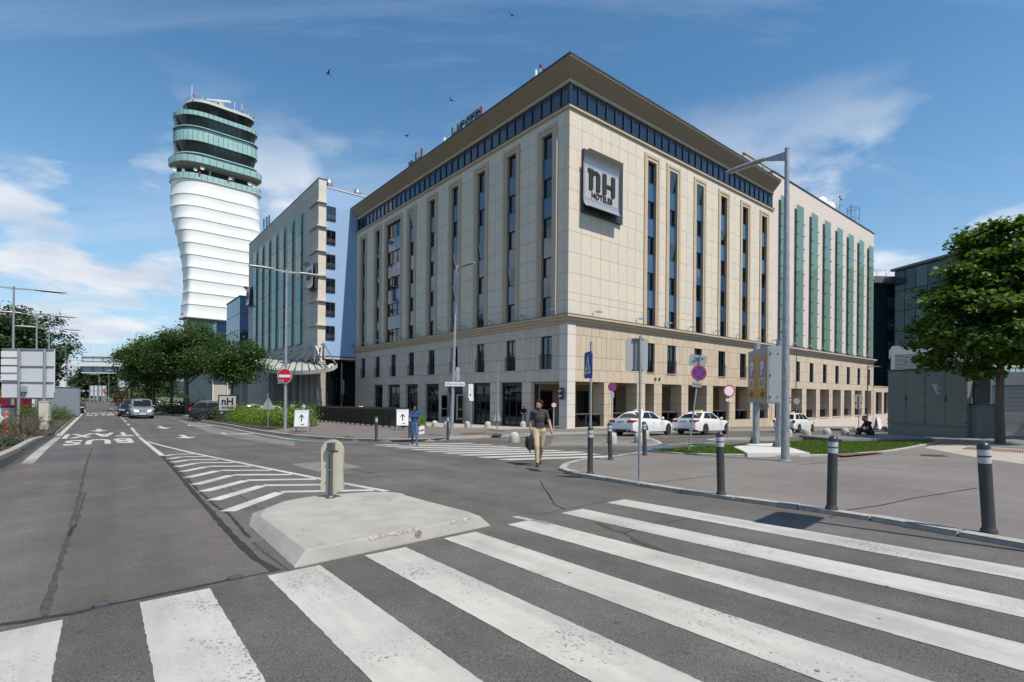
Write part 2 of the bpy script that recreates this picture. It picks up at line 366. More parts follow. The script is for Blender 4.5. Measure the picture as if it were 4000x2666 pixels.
M_RUST = mat('rusty_iron', (0.14, 0.065, 0.035), 0.8, var=0.35, scale=30, bump=0.4)
M_STEEL = mat('galvanised_steel', (0.30, 0.32, 0.335), 0.5, metal=0.45, var=0.3, scale=22, stretch=(1, 1, 0.25))
M_FIELD = mat('far_fields', (0.09, 0.11, 0.05), 0.95, var=0.4, scale=0.02)

# the sheet the place lies on, out to the horizon
xs = sorted(set([-9000, -5000, -3000, -2000, -1400, -1000, -700, -500, -380, -300] + [x for x in range(-240, 241, 6)] + [300, 380, 500, 700, 1000, 1500, 2500, 5000, 9000]))
ys = sorted(set([-400, -200, -100] + [y for y in range(-60, 230, 4)] + [240, 260, 300, 360, 450, 600, 800, 1100, 1600, 2400, 4000, 7000, 12000]))
gm = MB(); nx = len(xs)
gm.v = [(x, y, g(x, y)-0.06) for y in ys for x in xs]
gm.f = [(j*nx+i, j*nx+i+1, (j+1)*nx+i+1, (j+1)*nx+i) for j in range(len(ys)-1) for i in range(nx-1)]; gm.mi = [0]*len(gm.f)
tag(gm.build('ground', M_FIELD), kind='structure')
road = drape('road', [(-55, -25), (70, -25), (70, 62), (110, 110), (20, 140), (-60, 160), (-150, 225), (-230, 225), (-175, 150), (-120, 95)], M_ROAD, 0.0, kind='structure', maxlen=4)
dL = Vector((-math.sin(R_(39.1)), math.cos(R_(39.1)))); dR = Vector((math.cos(R_(39.1)), math.sin(R_(39.1))))
def c_(x0, y0, s): return lambda pts: [(x0+x/s, y0+y/s) for x, y in pts]
def GP(pts, off=0.0): return [G(px, py, off) for px, py in pts]
K500 = c_(500, 1650, 1.961); K8 = c_(0, 1500, 2.613); K450 = c_(450, 1200, 2.851); K1350 = c_(1350, 1300, 3.135); K1950 = c_(1950, 1300, 2.851)
K2100 = c_(2100, 1850, 2.613); K2300 = c_(2300, 1200, 2.613); K2200 = c_(2200, 1600, 4.48); K2700 = c_(2700, 1250, 2.613); K0 = c_(0, 2050, 2.353); K900 = c_(900, 1300, 3.485)
K3250 = c_(3250, 1300, 2.851); K2800 = c_(2800, 1900, 1.961)
def sheet(name, pts, m, off, parent=road): return drape(name, GP(pts, 0), m, off, parent)
# lanes and patches of other asphalt
lane_a = [(-13.5, -6), (-3.0, 4.3)] + [tuple(p[:2]) for p in GP(K500([(1130, 1140), (760, 770), (262, 262)]))]
drape('lane_surface', [(-19, -3), (-7.0, 0.6)] + lane_a[1:] + [tuple(p[:2]) for p in GP(K8([(1300, 755), (900, 782), (380, 815)]))] + [(-14.6, 14.6)], M_LANE, 0.0015, road)
sl0 = [tuple(p[:2]) for p in GP(K8([(380, 815), (900, 782), (1300, 755), (1660, 737)]))]
drape('lane_surface', sl0 + [tuple(p[:2]) for p in GP(K8([(1500, 600), (1345, 450), (1225, 335), (1100, 235)]))] + [tuple(p[:2]) for p in GP(K8([(870, 262), (860, 290), (620, 500)]))], M_DARK, 0.0015, road)
sheet('asphalt_repair', K500([(1240, 320), (1455, 380), (1800, 345), (1600, 300)]), M_PATCH, 0.0022)
sheet('asphalt_repair', K450([(560, 1215), (900, 1290), (1200, 1365), (1500, 1420), (1996, 1500), (1996, 1555), (1400, 1470), (1000, 1380), (740, 1280)]), M_PATCH, 0.0022)
# seams and cracks sealed with bitumen
def seam(pts, w, m=M_TAR, off=0.003, jit=0.3, parent=road, base=0.0):
    P = [Vector(p[:2]) for p in GP(pts, base)]; q = []
    for a, b in zip(P, P[1:]):
        k = max(1, int((b-a).length/0.16))
        for i in range(k): q.append(a.lerp(b, i/k))
    q.append(P[-1]); l = []; r = []
    for i, p in enumerate(q):
        t = (q[min(i+1, len(q)-1)]-q[max(i-1, 0)]).normalized(); n = Vector((-t.y, t.x)); ww = w*(1+random.uniform(-jit, jit))/2; o = n*random.uniform(-jit, jit)*w*0.5
        l.append(p+n*ww+o); r.append(p-n*ww+o)
    mb = MB(); n = len(q); mb.v = [(p.x, p.y, g(p.x, p.y)+off+base) for p in l]+[(p.x, p.y, g(p.x, p.y)+off+base) for p in r]
    mb.f = [(i, n+i, n+i+1, i+1) for i in range(n-1)]; mb.mi = [0]*len(mb.f)
    return mb.build('tar_seam', m, parent)
seam(K500([(262, 262), (330, 335), (420, 440), (520, 560), (640, 690), (760, 830), (880, 960), (1000, 1060), (1130, 1140)]), 0.085, jit=.2)
seam(K500([(280, 262), (345, 325), (450, 430), (560, 545), (690, 655), (780, 710), (870, 820), (930, 885)]), 0.045)
seam(K500([(955, 920), (1040, 995), (1240, 1140)]), 0.03, M_TAR2)
seam(K0([(0, 920), (240, 890), (440, 850), (680, 815), (850, 775)]), 0.06)
seam(K0([(1010, 735), (1250, 690), (1500, 635), (1800, 575), (2090, 515)]), 0.045)
seam(K0([(2230, 487), (2353, 462), (2600, 415)]), 0.02)
seam(K8([(945, 650), (900, 760), (850, 950), (810, 1150), (760, 1330), (700, 1560)]), 0.05, M_TAR2, jit=0.5)
seam(K8([(875, 1110), (835, 1230), (790, 1370), (760, 1470)]), 0.04, M_TAR2, jit=0.6)
seam(K0([(690, 0), (620, 150), (560, 330), (480, 600), (400, 850)]), 0.05, M_TAR2, jit=0.5)
seam(K2100([(30, 75), (55, 140), (110, 210), (180, 325), (280, 365)]), 0.03)
seam(K2100([(0, 432), (280, 365), (500, 325), (720, 280)]), 0.02, M_TAR2)
seam(K2100([(620, 505), (760, 580), (880, 605), (1000, 690), (1200, 755), (1320, 805)]), 0.07, M_TAR2, jit=0.6)
seam(K2100([(880, 605), (1000, 585)]), 0.03, M_TAR2); seam(K2100([(1310, 505), (1540, 462)]), 0.02, M_TAR2)
seam(K8([(380, 815), (900, 782), (1300, 757), (1660, 738)]), 0.05, M_TAR2)
seam(K500([(560, 490), (720, 470), (870, 570), (985, 655), (830, 675)]), 0.02, M_TAR2)
seam(K500([(1640, 410), (1900, 385), (2050, 370), (2353, 358)]), 0.05, M_TAR2); seam(K500([(1700, 355), (1870, 390)]), 0.04, M_TAR2)
seam(K450([(700, 1250), (900, 1300), (1300, 1420), (1500, 1470), (1996, 1550)]), 0.03, M_TAR2)

# ---- painted markings (each its own piece of the road)
def mark(name, poly, m=M_WHITE, off=0.0045): return drape(name, poly, m, off, road)
ev = Vector((.37, .33)); sv = Vector((.625, -.78))
TLs = [(-3.68, 3.46), (-2.986, 4.125), (-2.275, 4.787), (-1.556, 5.455), (-.814, 6.181), (-.045, 6.925), (.754, 7.698), (1.596, 8.547)]
for tl in TLs:
    a = Vector(tl); b = a + ev; poly = [a, b]
    L_ = 6.2; nseg = 120; rr = [b + sv*(L_*k/nseg) for k in range(1, nseg+1)]; ll = [a + sv*(L_*k/nseg) for k in range(nseg, 0, -1)]
    pr = Vector((sv.y, -sv.x))
    poly += [p + pr*random.uniform(-.004, .004) for p in rr] + [p + pr*random.uniform(-.004, .004) for p in ll]
    mark('zebra_stripe', poly, M_WHITEN)
mark('worn_marking', stroke(GP(K2800([(-1600+1600, 0), (0, 0)]))[:1]+[Vector((0.2, 7.55)), Vector((0.75, 7.05))], 0.12)[:4] if False else stroke([Vector((0.05, 7.45)), Vector((0.55, 6.95))], 0.1), M_OLDW)
ZL = GP(K1350([(320, 1376), (455, 1392), (600, 1411), (775, 1431), (945, 1453), (1160, 1474), (1365, 1497), (1590, 1524), (1850, 1550)]))
ZR = GP(K1350([(1510, 1352), (1735, 1370), (1920, 1387)]) + K1950([(205, 1278), (400, 1292), (610, 1308), (860, 1325), (1000, 1347), (1370, 1367)]))
for a, b in zip(ZL, ZR):
    a = Vector(a[:2]); b = Vector(b[:2]); n = Vector((0.42, -0.40))*0.95
    mark('zebra_stripe', [a, a+n, b+n, b])
hl = [((285, 258), (350, 248)), ((310, 283), (405, 267)), ((340, 308), (465, 289)), ((373, 343), (530, 314)), ((415, 380), (605, 342)), ((455, 425), (695, 372)), ((515, 480), (790, 408)), ((580, 532), (905, 448)), ((650, 600), (1030, 488)), ((760, 685), (1170, 538))]
hr = [((357, 247), (510, 244)), ((418, 265), (595, 266)), ((475, 287), (690, 289)), ((545, 311), (810, 311)), ((618, 338), (950, 338)), ((708, 370), (1105, 370)), ((805, 405), (1260, 402)), ((905, 446), (1450, 437)), ((1030, 485), (1670, 478)), ((1170, 535), (1890, 522))]
for a, b in hl+hr: mark('hatch_stripe', stroke(GP(K500([a, b])), 0.24))
mark('edge_line', stroke(GP(K500([(520, 242), (1030, 347), (1455, 432), (1860, 508), (1985, 530)])), 0.14))
mark('edge_line', stroke(GP(K500([(25, 42), (142, 160), (262, 256)])), 0.15))
mark('edge_line', stroke(GP(K500([(150, 150), (300, 190), (520, 242)])), 0.13))
mark('edge_line', stroke(GP(K8([(272, 818), (420, 680), (625, 505)])), 0.28), M_OLDW)
mark('edge_line', stroke(GP(K8([(630, 508), (855, 292), (866, 272), (800, 215)])), 0.22))
for a, b in (((1302, 408), (1318, 424)), ((1270, 376), (1285, 390)), ((1247, 352), (1259, 364)), ((1227, 333), (1236, 342)), ((1209, 316), (1217, 324)), ((1193, 301), (1200, 308)), ((1178, 287), (1185, 293)), ((1163, 273), (1170, 280)), ((1146, 262), (1153, 268)), ((1125, 250), (1132, 256))):
    mark('lane_dash', stroke(GP(K8([a, b])), 0.16))
mark('edge_line', stroke(GP(K450([(920, 1290), (1200, 1335), (1500, 1395), (1996, 1475)])) + GP(K900([(700, 1440), (1000, 1470), (1400, 1495), (1800, 1503), (2000, 1504)])), 0.12))
def arrow(tip, tail, w=0.16, hw=0.5, hlen=1.0, bend=None):
    t = Vector(tip[:2]); s = Vector(tail[:2]); d = (t-s).normalized(); n = Vector((-d.y, d.x)); b = t-d*hlen
    return [t, b+n*hw, b+n*w, s+n*w, s-n*w, b-n*w, b-n*hw]
d2 = -dL
def arr_at(px, py, ln=3.6, turn=0, hw=.42):
    c = Vector(G(px, py)[:2])
    if not turn: mark('lane_arrow', arrow(c+d2*ln/2, c-d2*ln/2, .13, hw, ln*.42))
    else:
        a = c-d2*ln/2; e = c+d2*ln/2; sd = dR*turn
        mark('lane_arrow', stroke([a, a+d2*ln*.35], .24)); mark('lane_arrow', arrow(a+d2*ln*.55+sd*1.5, a+d2*ln*.3, .13, .5, .9), off=0.006)
arr_at(450+525/2.851, 1200+1342/2.851, 4.5, hw=.5); arr_at(450+778/2.851, 1200+1446/2.851, 3.6, hw=.5)
arr_at(450+860/2.851, 1200+1328/2.851, 5.0, 1); arr_at(450+1260/2.851, 1200+1420/2.851, 4.0, 1)
arr_at(1010/2.613, 1500+474/2.613, 3.6, hw=.5)
def roadtext(s, NR, NL, FR, FL):
    """letters for the traffic that comes towards us; the four corners of the word on the road (near/far, right/left from here)"""
    b = textmesh(s, 1.0, 0.0, 0.03, 1.12); X = [v[0] for v in b.v]; Zs = [v[2] for v in b.v]; x0, x1, z0, z1 = min(X), max(X), min(Zs), max(Zs)
    q = [Vector(G(x/2.613, 1500+y/2.613)[:2]) for x, y in (NR, NL, FR, FL)]; vs = []
    for v in b.v:
        u = (v[0]-x0)/(x1-x0); w = (z1-v[2])/(z1-z0); p = q[0].lerp(q[1], u).lerp(q[2].lerp(q[3], u), w); vs.append((p.x, p.y, g(p.x, p.y)+.0045))
    b.v = vs; return b.build('lane_lettering', M_WHITE, road)
roadtext('BUS', (1372, 601), (622, 634), (1333, 552), (668, 580)); roadtext('TAXI', (1366, 532), (628, 562), (1330, 493), (672, 518))
roadtext('BUS', (1168, 322), (872, 328), (1160, 311), (880, 317)); roadtext('TAXI', (1170, 305), (884, 308), (1160, 294), (890, 297))
# hatched no-parking areas by the taxi rank
tip = K2300([(738, 1395)])
outl = GP(K1950([(95, 1212), (230, 1192)]) + K2300([(0, 1322), (250, 1315), (590, 1332), (690, 1368), (738, 1392), (600, 1417), (300, 1420), (0, 1417)]) + K1950([(300, 1252), (150, 1252), (30, 1235)]))
cen = outl[:]
for i in range(8):
    y = 1326+i*11.5; xl = -860+i*30; xr = [600, 630, 665, 690, 710, 725, 700, 640][i]
    mark('hatch_stripe', stroke(GP(K2300([(-360-i*4, y-2), (200, y), (xr, y+1)])), 0.2))
mark('edge_line', stroke(GP(K2300([(590, 1330), (690, 1365), (738, 1393), (600, 1417), (200, 1421), (-200, 1420), (-420, 1415)])), 0.14))
mark('edge_line', stroke(GP(K2700([(165, 1220), (330, 1207), (600, 1198), (860, 1192)])), 0.14)); mark('edge_line', stroke(GP(K2700([(165, 1220), (260, 1234), (550, 1240), (860, 1232)])), 0.14))
for i in range(6): mark('hatch_stripe', stroke(GP(K2700([(190+i*20, 1222-i*3), (860, 1226-i*6)])), 0.2))
mark('edge_line', stroke(GP(K2300([(805, 1407), (1065, 1391)])), 0.14)); mark('edge_line', stroke(GP(K2300([(1185, 1388), (1405, 1375)])), 0.14))
mark('edge_line', stroke(GP(K2700([(1000, 1190), (1568, 1168)])), 0.14)); mark('edge_line', stroke(GP(K3250([(0, 1140), (620, 1105)])), 0.14))
mark('parking_bay', GP([(2480, 1753), (2585, 1746.3), (2660, 1750), (2730, 1757), (2690, 1763), (2640, 1765.5), (2560, 1763)]), M_BLUEP)
mark('parking_bay', GP([(2682, 1741.5), (2778, 1736.5), (2864, 1741.5), (2870, 1750), (2809, 1753.8), (2721, 1749)]), M_GREENP)
mark('bay_symbol', stroke(GP(K2300([(720, 1450), (930, 1458), (960, 1448), (830, 1440)])), 0.16), off=0.006); mark('bay_symbol', stroke(GP(K2300([(850, 1436), (1110, 1458)])), 0.12), off=0.006)
mark('bay_symbol', stroke(GP(K2300([(1075, 1414), (1250, 1408), (1310, 1414)])), 0.2), off=0.006); mark('bay_symbol', stroke(GP(K2300([(1275, 1428), (1330, 1418)])), 0.3), off=0.006); mark('bay_symbol', stroke(GP(K2300([(1340, 1432), (1460, 1424)])), 0.2), off=0.006)

# ---- raised pavements with kerb stones
def resample(P, step):
    P = [Vector(p[:2]) for p in P]; q = [P[0]]
    for a, b in zip(P, P[1:]):
        k = max(1, round((b-a).length/step))
        q += [a.lerp(b, i/k) for i in range(1, k+1)]
    return q
def smooth(P, it=2):
    P = [Vector(p[:2]) for p in P]
    for _ in range(it):
        q = [P[0]]
        for a, b in zip(P, P[1:]): q += [a.lerp(b, .25), a.lerp(b, .75)]
        P = q + [P[-1]]
    return P
def kerb(P, w, h, parent, m=M_KERB, stone=1.0, side=1, gap=.012):
    """row of kerb stones along P; the row lies to the left (side 1) or right of the line"""
    P = resample(P, stone)
    # even spacing
    tot = [0]
    for a, b in zip(P, P[1:]): tot.append(tot[-1]+(b-a).length)
    n = max(1, int(tot[-1]/stone)); Q = []
    for i in range(n+1):
        d = tot[-1]*i/n; j = max(k for k in range(len(tot)) if tot[k] <= d+1e-9); j = min(j, len(P)-2)
        Q.append(P[j].lerp(P[j+1], (d-tot[j])/max(1e-6, tot[j+1]-tot[j])))
    for i in range(n):
        a, b = Q[i], Q[i+1]; t = (b-a).normalized(); nn = Vector((-t.y, t.x))*side
        ta = (Q[i+1]-Q[max(i-1, 0)]).normalized(); tb = (Q[min(i+2, n)]-Q[i]).normalized()
        na = Vector((-ta.y, ta.x))*side*w; nb = Vector((-tb.y, tb.x))*side*w
        a2 = a+t*gap; b2 = b-t*gap; hh = h+random.uniform(-.006, .006); cb = .015
        def z(p, o): return (p.x, p.y, g(p.x, p.y)+o)
        ring0 = [z(a2, -.2), z(b2, -.2), z(b2+nb, -.2), z(a2+na, -.2)]
        ring1 = [z(a2, hh-cb), z(b2, hh-cb), z(b2+nb, hh-cb), z(a2+na, hh-cb)]
        ring2 = [z(a2+nn*cb, hh), z(b2+nn*cb, hh), z(b2+nb-nn*cb, hh), z(a2+na-nn*cb, hh)]
        mb = MB(); mb.loft([ring0, ring1, ring2] if side > 0 else [r[::-1] for r in (ring0, ring1, ring2)]); mb.build('kerb_stone', m, parent)
pk = [(4.9, 0.0), (6.6, -3)]
near_kerb = [Vector((12, -4)), Vector((7.6, 2.6))] + GP([(4000, 2133), (3600, 2060), (3249, 2000), (2817, 1945), (2469, 1890), (2330, 1868), (2245, 1852), (2203, 1838), (2220, 1821), (2267, 1807.6), (2334, 1798.7), (2394, 1793), (2445.5, 1785), (2490, 1777.5), (2523.7, 1773)])
near_kerb = smooth(near_kerb, 2)
lawn_far = GP([(2564, 1771), (2644, 1765.6), (2690, 1762.6), (2864.6, 1754), (3082.7, 1738), (3274, 1730)])
PH = 0.05
pave_r = drape('pavement', [tuple(p) for p in near_kerb] + [tuple(p[:2]) for p in lawn_far] + [(24, 31), (34, 40), (70, 48), (70, -4)], M_PAVE, PH, kind='structure', maxlen=3)
kerb(near_kerb, -0.17, PH+.015, pave_r, stone=1.0, side=-1)
lawn_near = smooth(GP([(2540, 1771), (2600, 1777.5), (2700, 1783), (2850, 1787), (3000, 1789.5), (3100, 1790), (3250, 1788), (3304, 1784), (3393, 1778), (3460, 1772), (3601, 1745.5), (3653, 1735)]), 1)
lawn_poly = [tuple(p[:2]) for p in lawn_near] + [tuple(p[:2]) for p in GP([(3601, 1731), (3289, 1739), (3274, 1731)])] + [tuple(p[:2]) for p in lawn_far[::-1][1:-1]]
lawn = drape('lawn', lawn_poly, M_GRASSB, PH+.05, kind='structure', maxlen=1.2)
kerb(lawn_near, .12, PH+.06, lawn, stone=1.2, side=-1)
kerb([p for p in lawn_far], .12, PH+.06, lawn, stone=1.2, side=1)
seam(K2100([(910, 125), (1300, 85), (1840, 20)]), 0.02, M_TAR2, off=.008, parent=pave_r, base=PH); seam(K2800([(880, 215), (1000, 185), (1250, 150), (1500, 95), (2000, 15)]), 0.025, M_TAR2, off=.008, parent=pave_r, base=PH)
seam(c_(3100, 1680, 3.92)([(0, 555), (350, 510), (640, 480), (1100, 410)]), 0.02, M_TAR2, off=.008, parent=pave_r, base=PH); seam(c_(3100, 1680, 3.92)([(300, 510), (900, 545), (1568, 608)]), 0.02, M_TAR2, off=.008, parent=pave_r, base=PH)
seam(K3250([(0, 1470), (500, 1510), (1100, 1560)]), 0.015, M_TAR2, off=.008, parent=pave_r, base=PH)
drape('paving_strip', [p[:2] for p in GP(K3250([(1030, 1285), (1140, 1245), (1500, 1262), (2138, 1300), (2138, 1470), (1500, 1375)]), PH)], M_SLAB, PH+.006, pave_r)
drape('paving_strip', [p[:2] for p in GP(K3250([(1140, 1240), (1150, 1190), (1600, 1170), (2300, 1175), (2300, 1300), (1500, 1258)]), PH)], mat('dark_paving', (.17, .165, .155), .8, var=.15, scale=3), PH+.010, pave_r)
# manhole and drain gratings
def disc(px, py, r, name, m, off, parent, holes=True):
    c = G(px, py, off); mb = MB(); mb.lathe([(r, 0), (r, .012), (r*.93, .016), (r*.93, .010), (0.001, .010)], 28, cap=False)
    for i in range(-6, 7):
        for j in range(-6, 7):
            if (i*i+j*j) < 42: mb.box(i*r/7.5-.02*r, i*r/7.5+.045*r, j*r/7.5-.02*r, j*r/7.5+.045*r, .009, .016)
    o = mb.build(name, m, parent, loc=c); o.rotation_euler = (-.0302, -.0082, 0); return o
disc(3250+1130/2.851, 1300+1372/2.851, 0.36, 'manhole_cover', M_RUST, PH+.003, pave_r)
gr = [Vector(p[:2]) for p in GP(K3250([(1440, 1300), (1510, 1277), (2138, 1308), (2138, 1345)]), PH)]
for k in range(26):
    a = gr[0].lerp(gr[3], (k+.12)/26); b = gr[0].lerp(gr[3], (k+.75)/26); c = gr[1].lerp(gr[2], (k+.75)/26); d = gr[1].lerp(gr[2], (k+.12)/26)
    drape('grating_bar', [a, b, c, d], M_RUST, PH+.014, pave_r)
def plate(pts, parent, base):
    q = [Vector(p[:2]) for p in GP(pts, base)]; return drape('iron_plate', q, M_RUST, base+.008, parent)
plate(c_(3100, 1680, 3.92)([(640, 378), (1350, 335), (1400, 345), (760, 405)]), lawn, PH+.05)

# hotel pavement
HK = GP([(781, 1643.5), (776, 1647), (820, 1654), (900, 1665.9), (968.9, 1681.6), (1043.5, 1694.5), (1100.9, 1703), (1187, 1711.8), (1273, 1719), (1387.8, 1724.7), (1500, 1727.5), (1573, 1729), (1669, 1725.8), (1716.8, 1722.6), (1780.6, 1716), (1988, 1708), (2150, 1700), (2353, 1695.7), (2600, 1690), (2865, 1684), (3190, 1682), (3390, 1680)])
HKs = smooth(HK, 1) + [Vector((75, 84))]
HH = 0.13
C0 = Vector((4.2, 39.0))
def Hx(x, y): return C0 + dR*x + dL*y
bed_back = [Vector(p[:2]) for p in GP(K900([(1260, 1285), (1080, 1268)]))]
hp = drape('hotel_pavement', [tuple(p) for p in HKs] + [tuple(Hx(72, 4)), tuple(Hx(1, 4)), tuple(Hx(1, 34)), tuple(Hx(-6, 34)), tuple(G(1236, 1640)[:2]), tuple(G(1100, 1640)[:2]), tuple(G(857, 1637)[:2])], M_PAVE, HH, kind='structure', maxlen=3)
kerb(HKs[:-1], .15, HH+.01, hp, stone=2.0, side=1)
drape('paving_strip', [tuple(p[:2]) for p in GP(K1350([(0, 1110), (750, 1165), (1300, 1185), (1150, 1262), (1000, 1282), (500, 1292), (0, 1284)]) + K900([(1700, 1430), (1200, 1400), (800, 1362), (640, 1325), (1260, 1290), (1500, 1240)]), HH)], M_PAVE2, HH+.005, hp)
drape('paving_strip', [tuple(p[:2]) for p in GP(K1350([(960, 1070), (1240, 1085), (1700, 1100), (2038, 1130)]) + K1950([(250, 1050), (600, 1058), (600, 1062), (0, 1082)]) + K1350([(1700, 1168), (1300, 1168), (1000, 1148)]), HH)], M_SLAB, HH+.006, hp)
plate(K1350([(1385, 1236), (1560, 1226), (1850, 1238), (1480, 1251)]), hp, HH); plate(K1350([(1700, 1185), (1830, 1183), (1990, 1211), (1890, 1213)]), hp, HH); plate(K900([(760, 1365), (880, 1352), (1040, 1365), (880, 1385)]), hp, HH)
# planted beds
bed_a = drape('planting_bed', [tuple(p) for p in smooth(GP([(790, 1646), (820, 1652), (900, 1663), (968.9, 1678), (1035, 1688), (1065, 1685), (1262, 1668.5), (1215, 1662), (1050, 1650), (870, 1640)]), 1)], M_MULCH, HH+.05, kind='structure')
bk = smooth(GP([(470, 1571), (560, 1588), (604, 1606), (640, 1622), (680, 1627), (776, 1625.5)]), 1)
bed_b = drape('planting_bed', [tuple(p) for p in bk] + [tuple(G(900, 1618)[:2]), tuple(G(760, 1600)[:2]), tuple(G(560, 1572)[:2])], M_MULCH, .12, kind='structure')
kerb(bk, .15, .14, bed_b, stone=2.0, side=1)
lw_pts = [Vector((-8.6, 5.5)), Vector((-10.5, 9.5))] + [Vector(p[:2]) for p in GP([(0, 1852), (76.5, 1806), (145, 1752), (214, 1706)])]
bed_c = drape('planting_bed', [tuple(p) for p in lw_pts] + [tuple(p[:2]) for p in GP([(300, 1627), (312, 1612)])] + [(-75, 60), (-60, 20), (-30, 2)], M_MULCH, .30, kind='structure', maxlen=3)
# ================================================================= the hotel complex (all on one grid, turned 39.1 degrees)
TH = R_(39.1)
M_CREAM = mat('cream_stone_cladding', (0.60, 0.535, 0.44), 0.7, var=0.06, scale=0.9, bump=0.12, bscale=14, detail=7)
M_CREAM2 = mat('cream_stone_cladding_warm', (0.615, 0.54, 0.435), 0.7, var=0.06, scale=1.1, bump=0.12, bscale=14, detail=7)
M_CREAM3 = mat('cream_stone_cladding_grey', (0.58, 0.525, 0.44), 0.7, var=0.06, scale=0.7, bump=0.12, bscale=14, detail=7)
M_BEIGE = mat('beige_stone', (0.49, 0.40, 0.295), 0.75, var=0.08, scale=1.2, bump=0.15, bscale=18, detail=7)
M_BEIGE2 = mat('beige_stone_light', (0.52, 0.425, 0.315), 0.75, var=0.08, scale=0.9, bump=0.15, bscale=18, detail=7)
M_LIME = mat('limestone', (0.53, 0.465, 0.39), 0.8, var=0.10, scale=1.5, bump=0.2, bscale=20, stretch=(3, 3, 0.35), detail=8)
M_LIME2 = mat('limestone_grey', (0.50, 0.44, 0.37), 0.8, var=0.10, scale=1.2, bump=0.2, bscale=20, stretch=(3, 3, 0.35), detail=8)
M_MOULD = mat('beige_moulding', (0.46, 0.365, 0.26), 0.75, var=0.08, scale=1.5, bump=0.1)
M_JOINT = mat('joint_shadow_wall', (0.16, 0.14, 0.12), 0.9, var=0.1)
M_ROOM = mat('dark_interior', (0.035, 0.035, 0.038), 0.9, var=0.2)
M_FRAME = mat('navy_window_frame', (0.018, 0.028, 0.055), 0.45, var=0.1)
M_SPAN = mat('blue_glass_spandrel', (0.028, 0.075, 0.15), 0.06, var=0.15, scale=0.3, spec=0.8, coat=0.6)
M_PANE = glassmat('window_glass', (0.30, 0.34, 0.38), 1.75, 0.015, floor=0.04, gloss=(.85, .92, 1))
M_PANEG = glassmat('shop_glass', (0.38, 0.42, 0.42), 1.6, 0.01)
M_CURT = mat('curtain', (0.42, 0.40, 0.38), 0.9, var=0.35, scale=6, stretch=(6, 6, 0.2))
M_CURTG = mat('curtain_green', (0.45, 0.46, 0.34), 0.9, var=0.35, scale=6, stretch=(6, 6, 0.2))
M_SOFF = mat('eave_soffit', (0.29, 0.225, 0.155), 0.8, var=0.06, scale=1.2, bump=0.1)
M_FLASH = mat('dark_flashing', (0.03, 0.035, 0.05), 0.5, var=0.2)
M_RAIL = mat('black_railing', (0.015, 0.016, 0.022), 0.5, var=0.1)
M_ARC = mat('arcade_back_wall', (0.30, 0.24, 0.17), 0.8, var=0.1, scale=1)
M_STEELR = mat('brushed_steel', (0.5, 0.5, 0.5), 0.35, metal=0.9, var=0.1)
M_INK = mat('black_letters', (0.02, 0.021, 0.024), 0.4, var=0.1)
class Cladding:
    """stone panels of one building: the 300 that show largest are objects, the rest one part"""
    def __init__(s, root): s.root = root; s.P = []
    def add(s, face, a0, a1, z0, z1, m, proud=0.0, gap=0.011, depth=0.38, plane=0.0):
        if a1-a0 < 0.05 or z1-z0 < 0.05: return
        a0 += gap; a1 -= gap; z0 += gap; z1 -= gap
        pr = proud+random.uniform(-.003, .003)
        b = (plane-pr, plane+depth, a0, a1, z0, z1) if face == 'L' else (a0, a1, plane-pr, plane+depth, z0, z1)
        c = Hx((b[0]+b[1])/2, (b[2]+b[3])/2); d = math.hypot(c.x, c.y); cs = abs((-dR if face == 'L' else -dL).dot(-c.normalized()))
        s.P.append((cs*(a1-a0)*(z1-z0)/(d*d), b, m if not isinstance(m, list) else random.choice(m)))
    def build(s, name='cladding_panel'):
        s.P.sort(key=lambda q: -q[0])
        for _, b, m in s.P[:300]: block(name, m, s.root, *b)
        rest = {}
        for _, b, m in s.P[300:]: rest.setdefault(m.name, (m, MB()))[1].box(*b)
        if rest:
            mb = MB(); ms = []
            for i, (m, q) in enumerate(rest.values()):
                mb.cur = i; mb.add(q.v, q.f); ms.append(m)
            o = mb.build(name, ms, s.root); o['kind'] = 'stuff'
def corner_sweep(prof, x1, y1, x0=0.0, y0=0.0):
    """profile (p,z) swept round the outer corner: along the left front (from y1) to the corner and on to x1"""
    secs = [[(x0-p, y1, z) for p, z in prof], [(x0-p, y0-p, z) for p, z in prof], [(x1, y0-p, z) for p, z in prof]]
    return MB().loft(secs)
def window_mesh(w, h, t=0.07, d=0.10, mull=0):
    b = MB(); b.box(0, w, 0, d, 0, t).box(0, w, 0, d, h-t, h).box(0, t, 0, d, t, h-t).box(w-t, w, 0, d, t, h-t)
    for k in range(mull):
        x = w*(k+1)/(mull+1); b.box(x-t*.6, x+t*.6, 0, d, t, h-t)
    return b
WM = {}
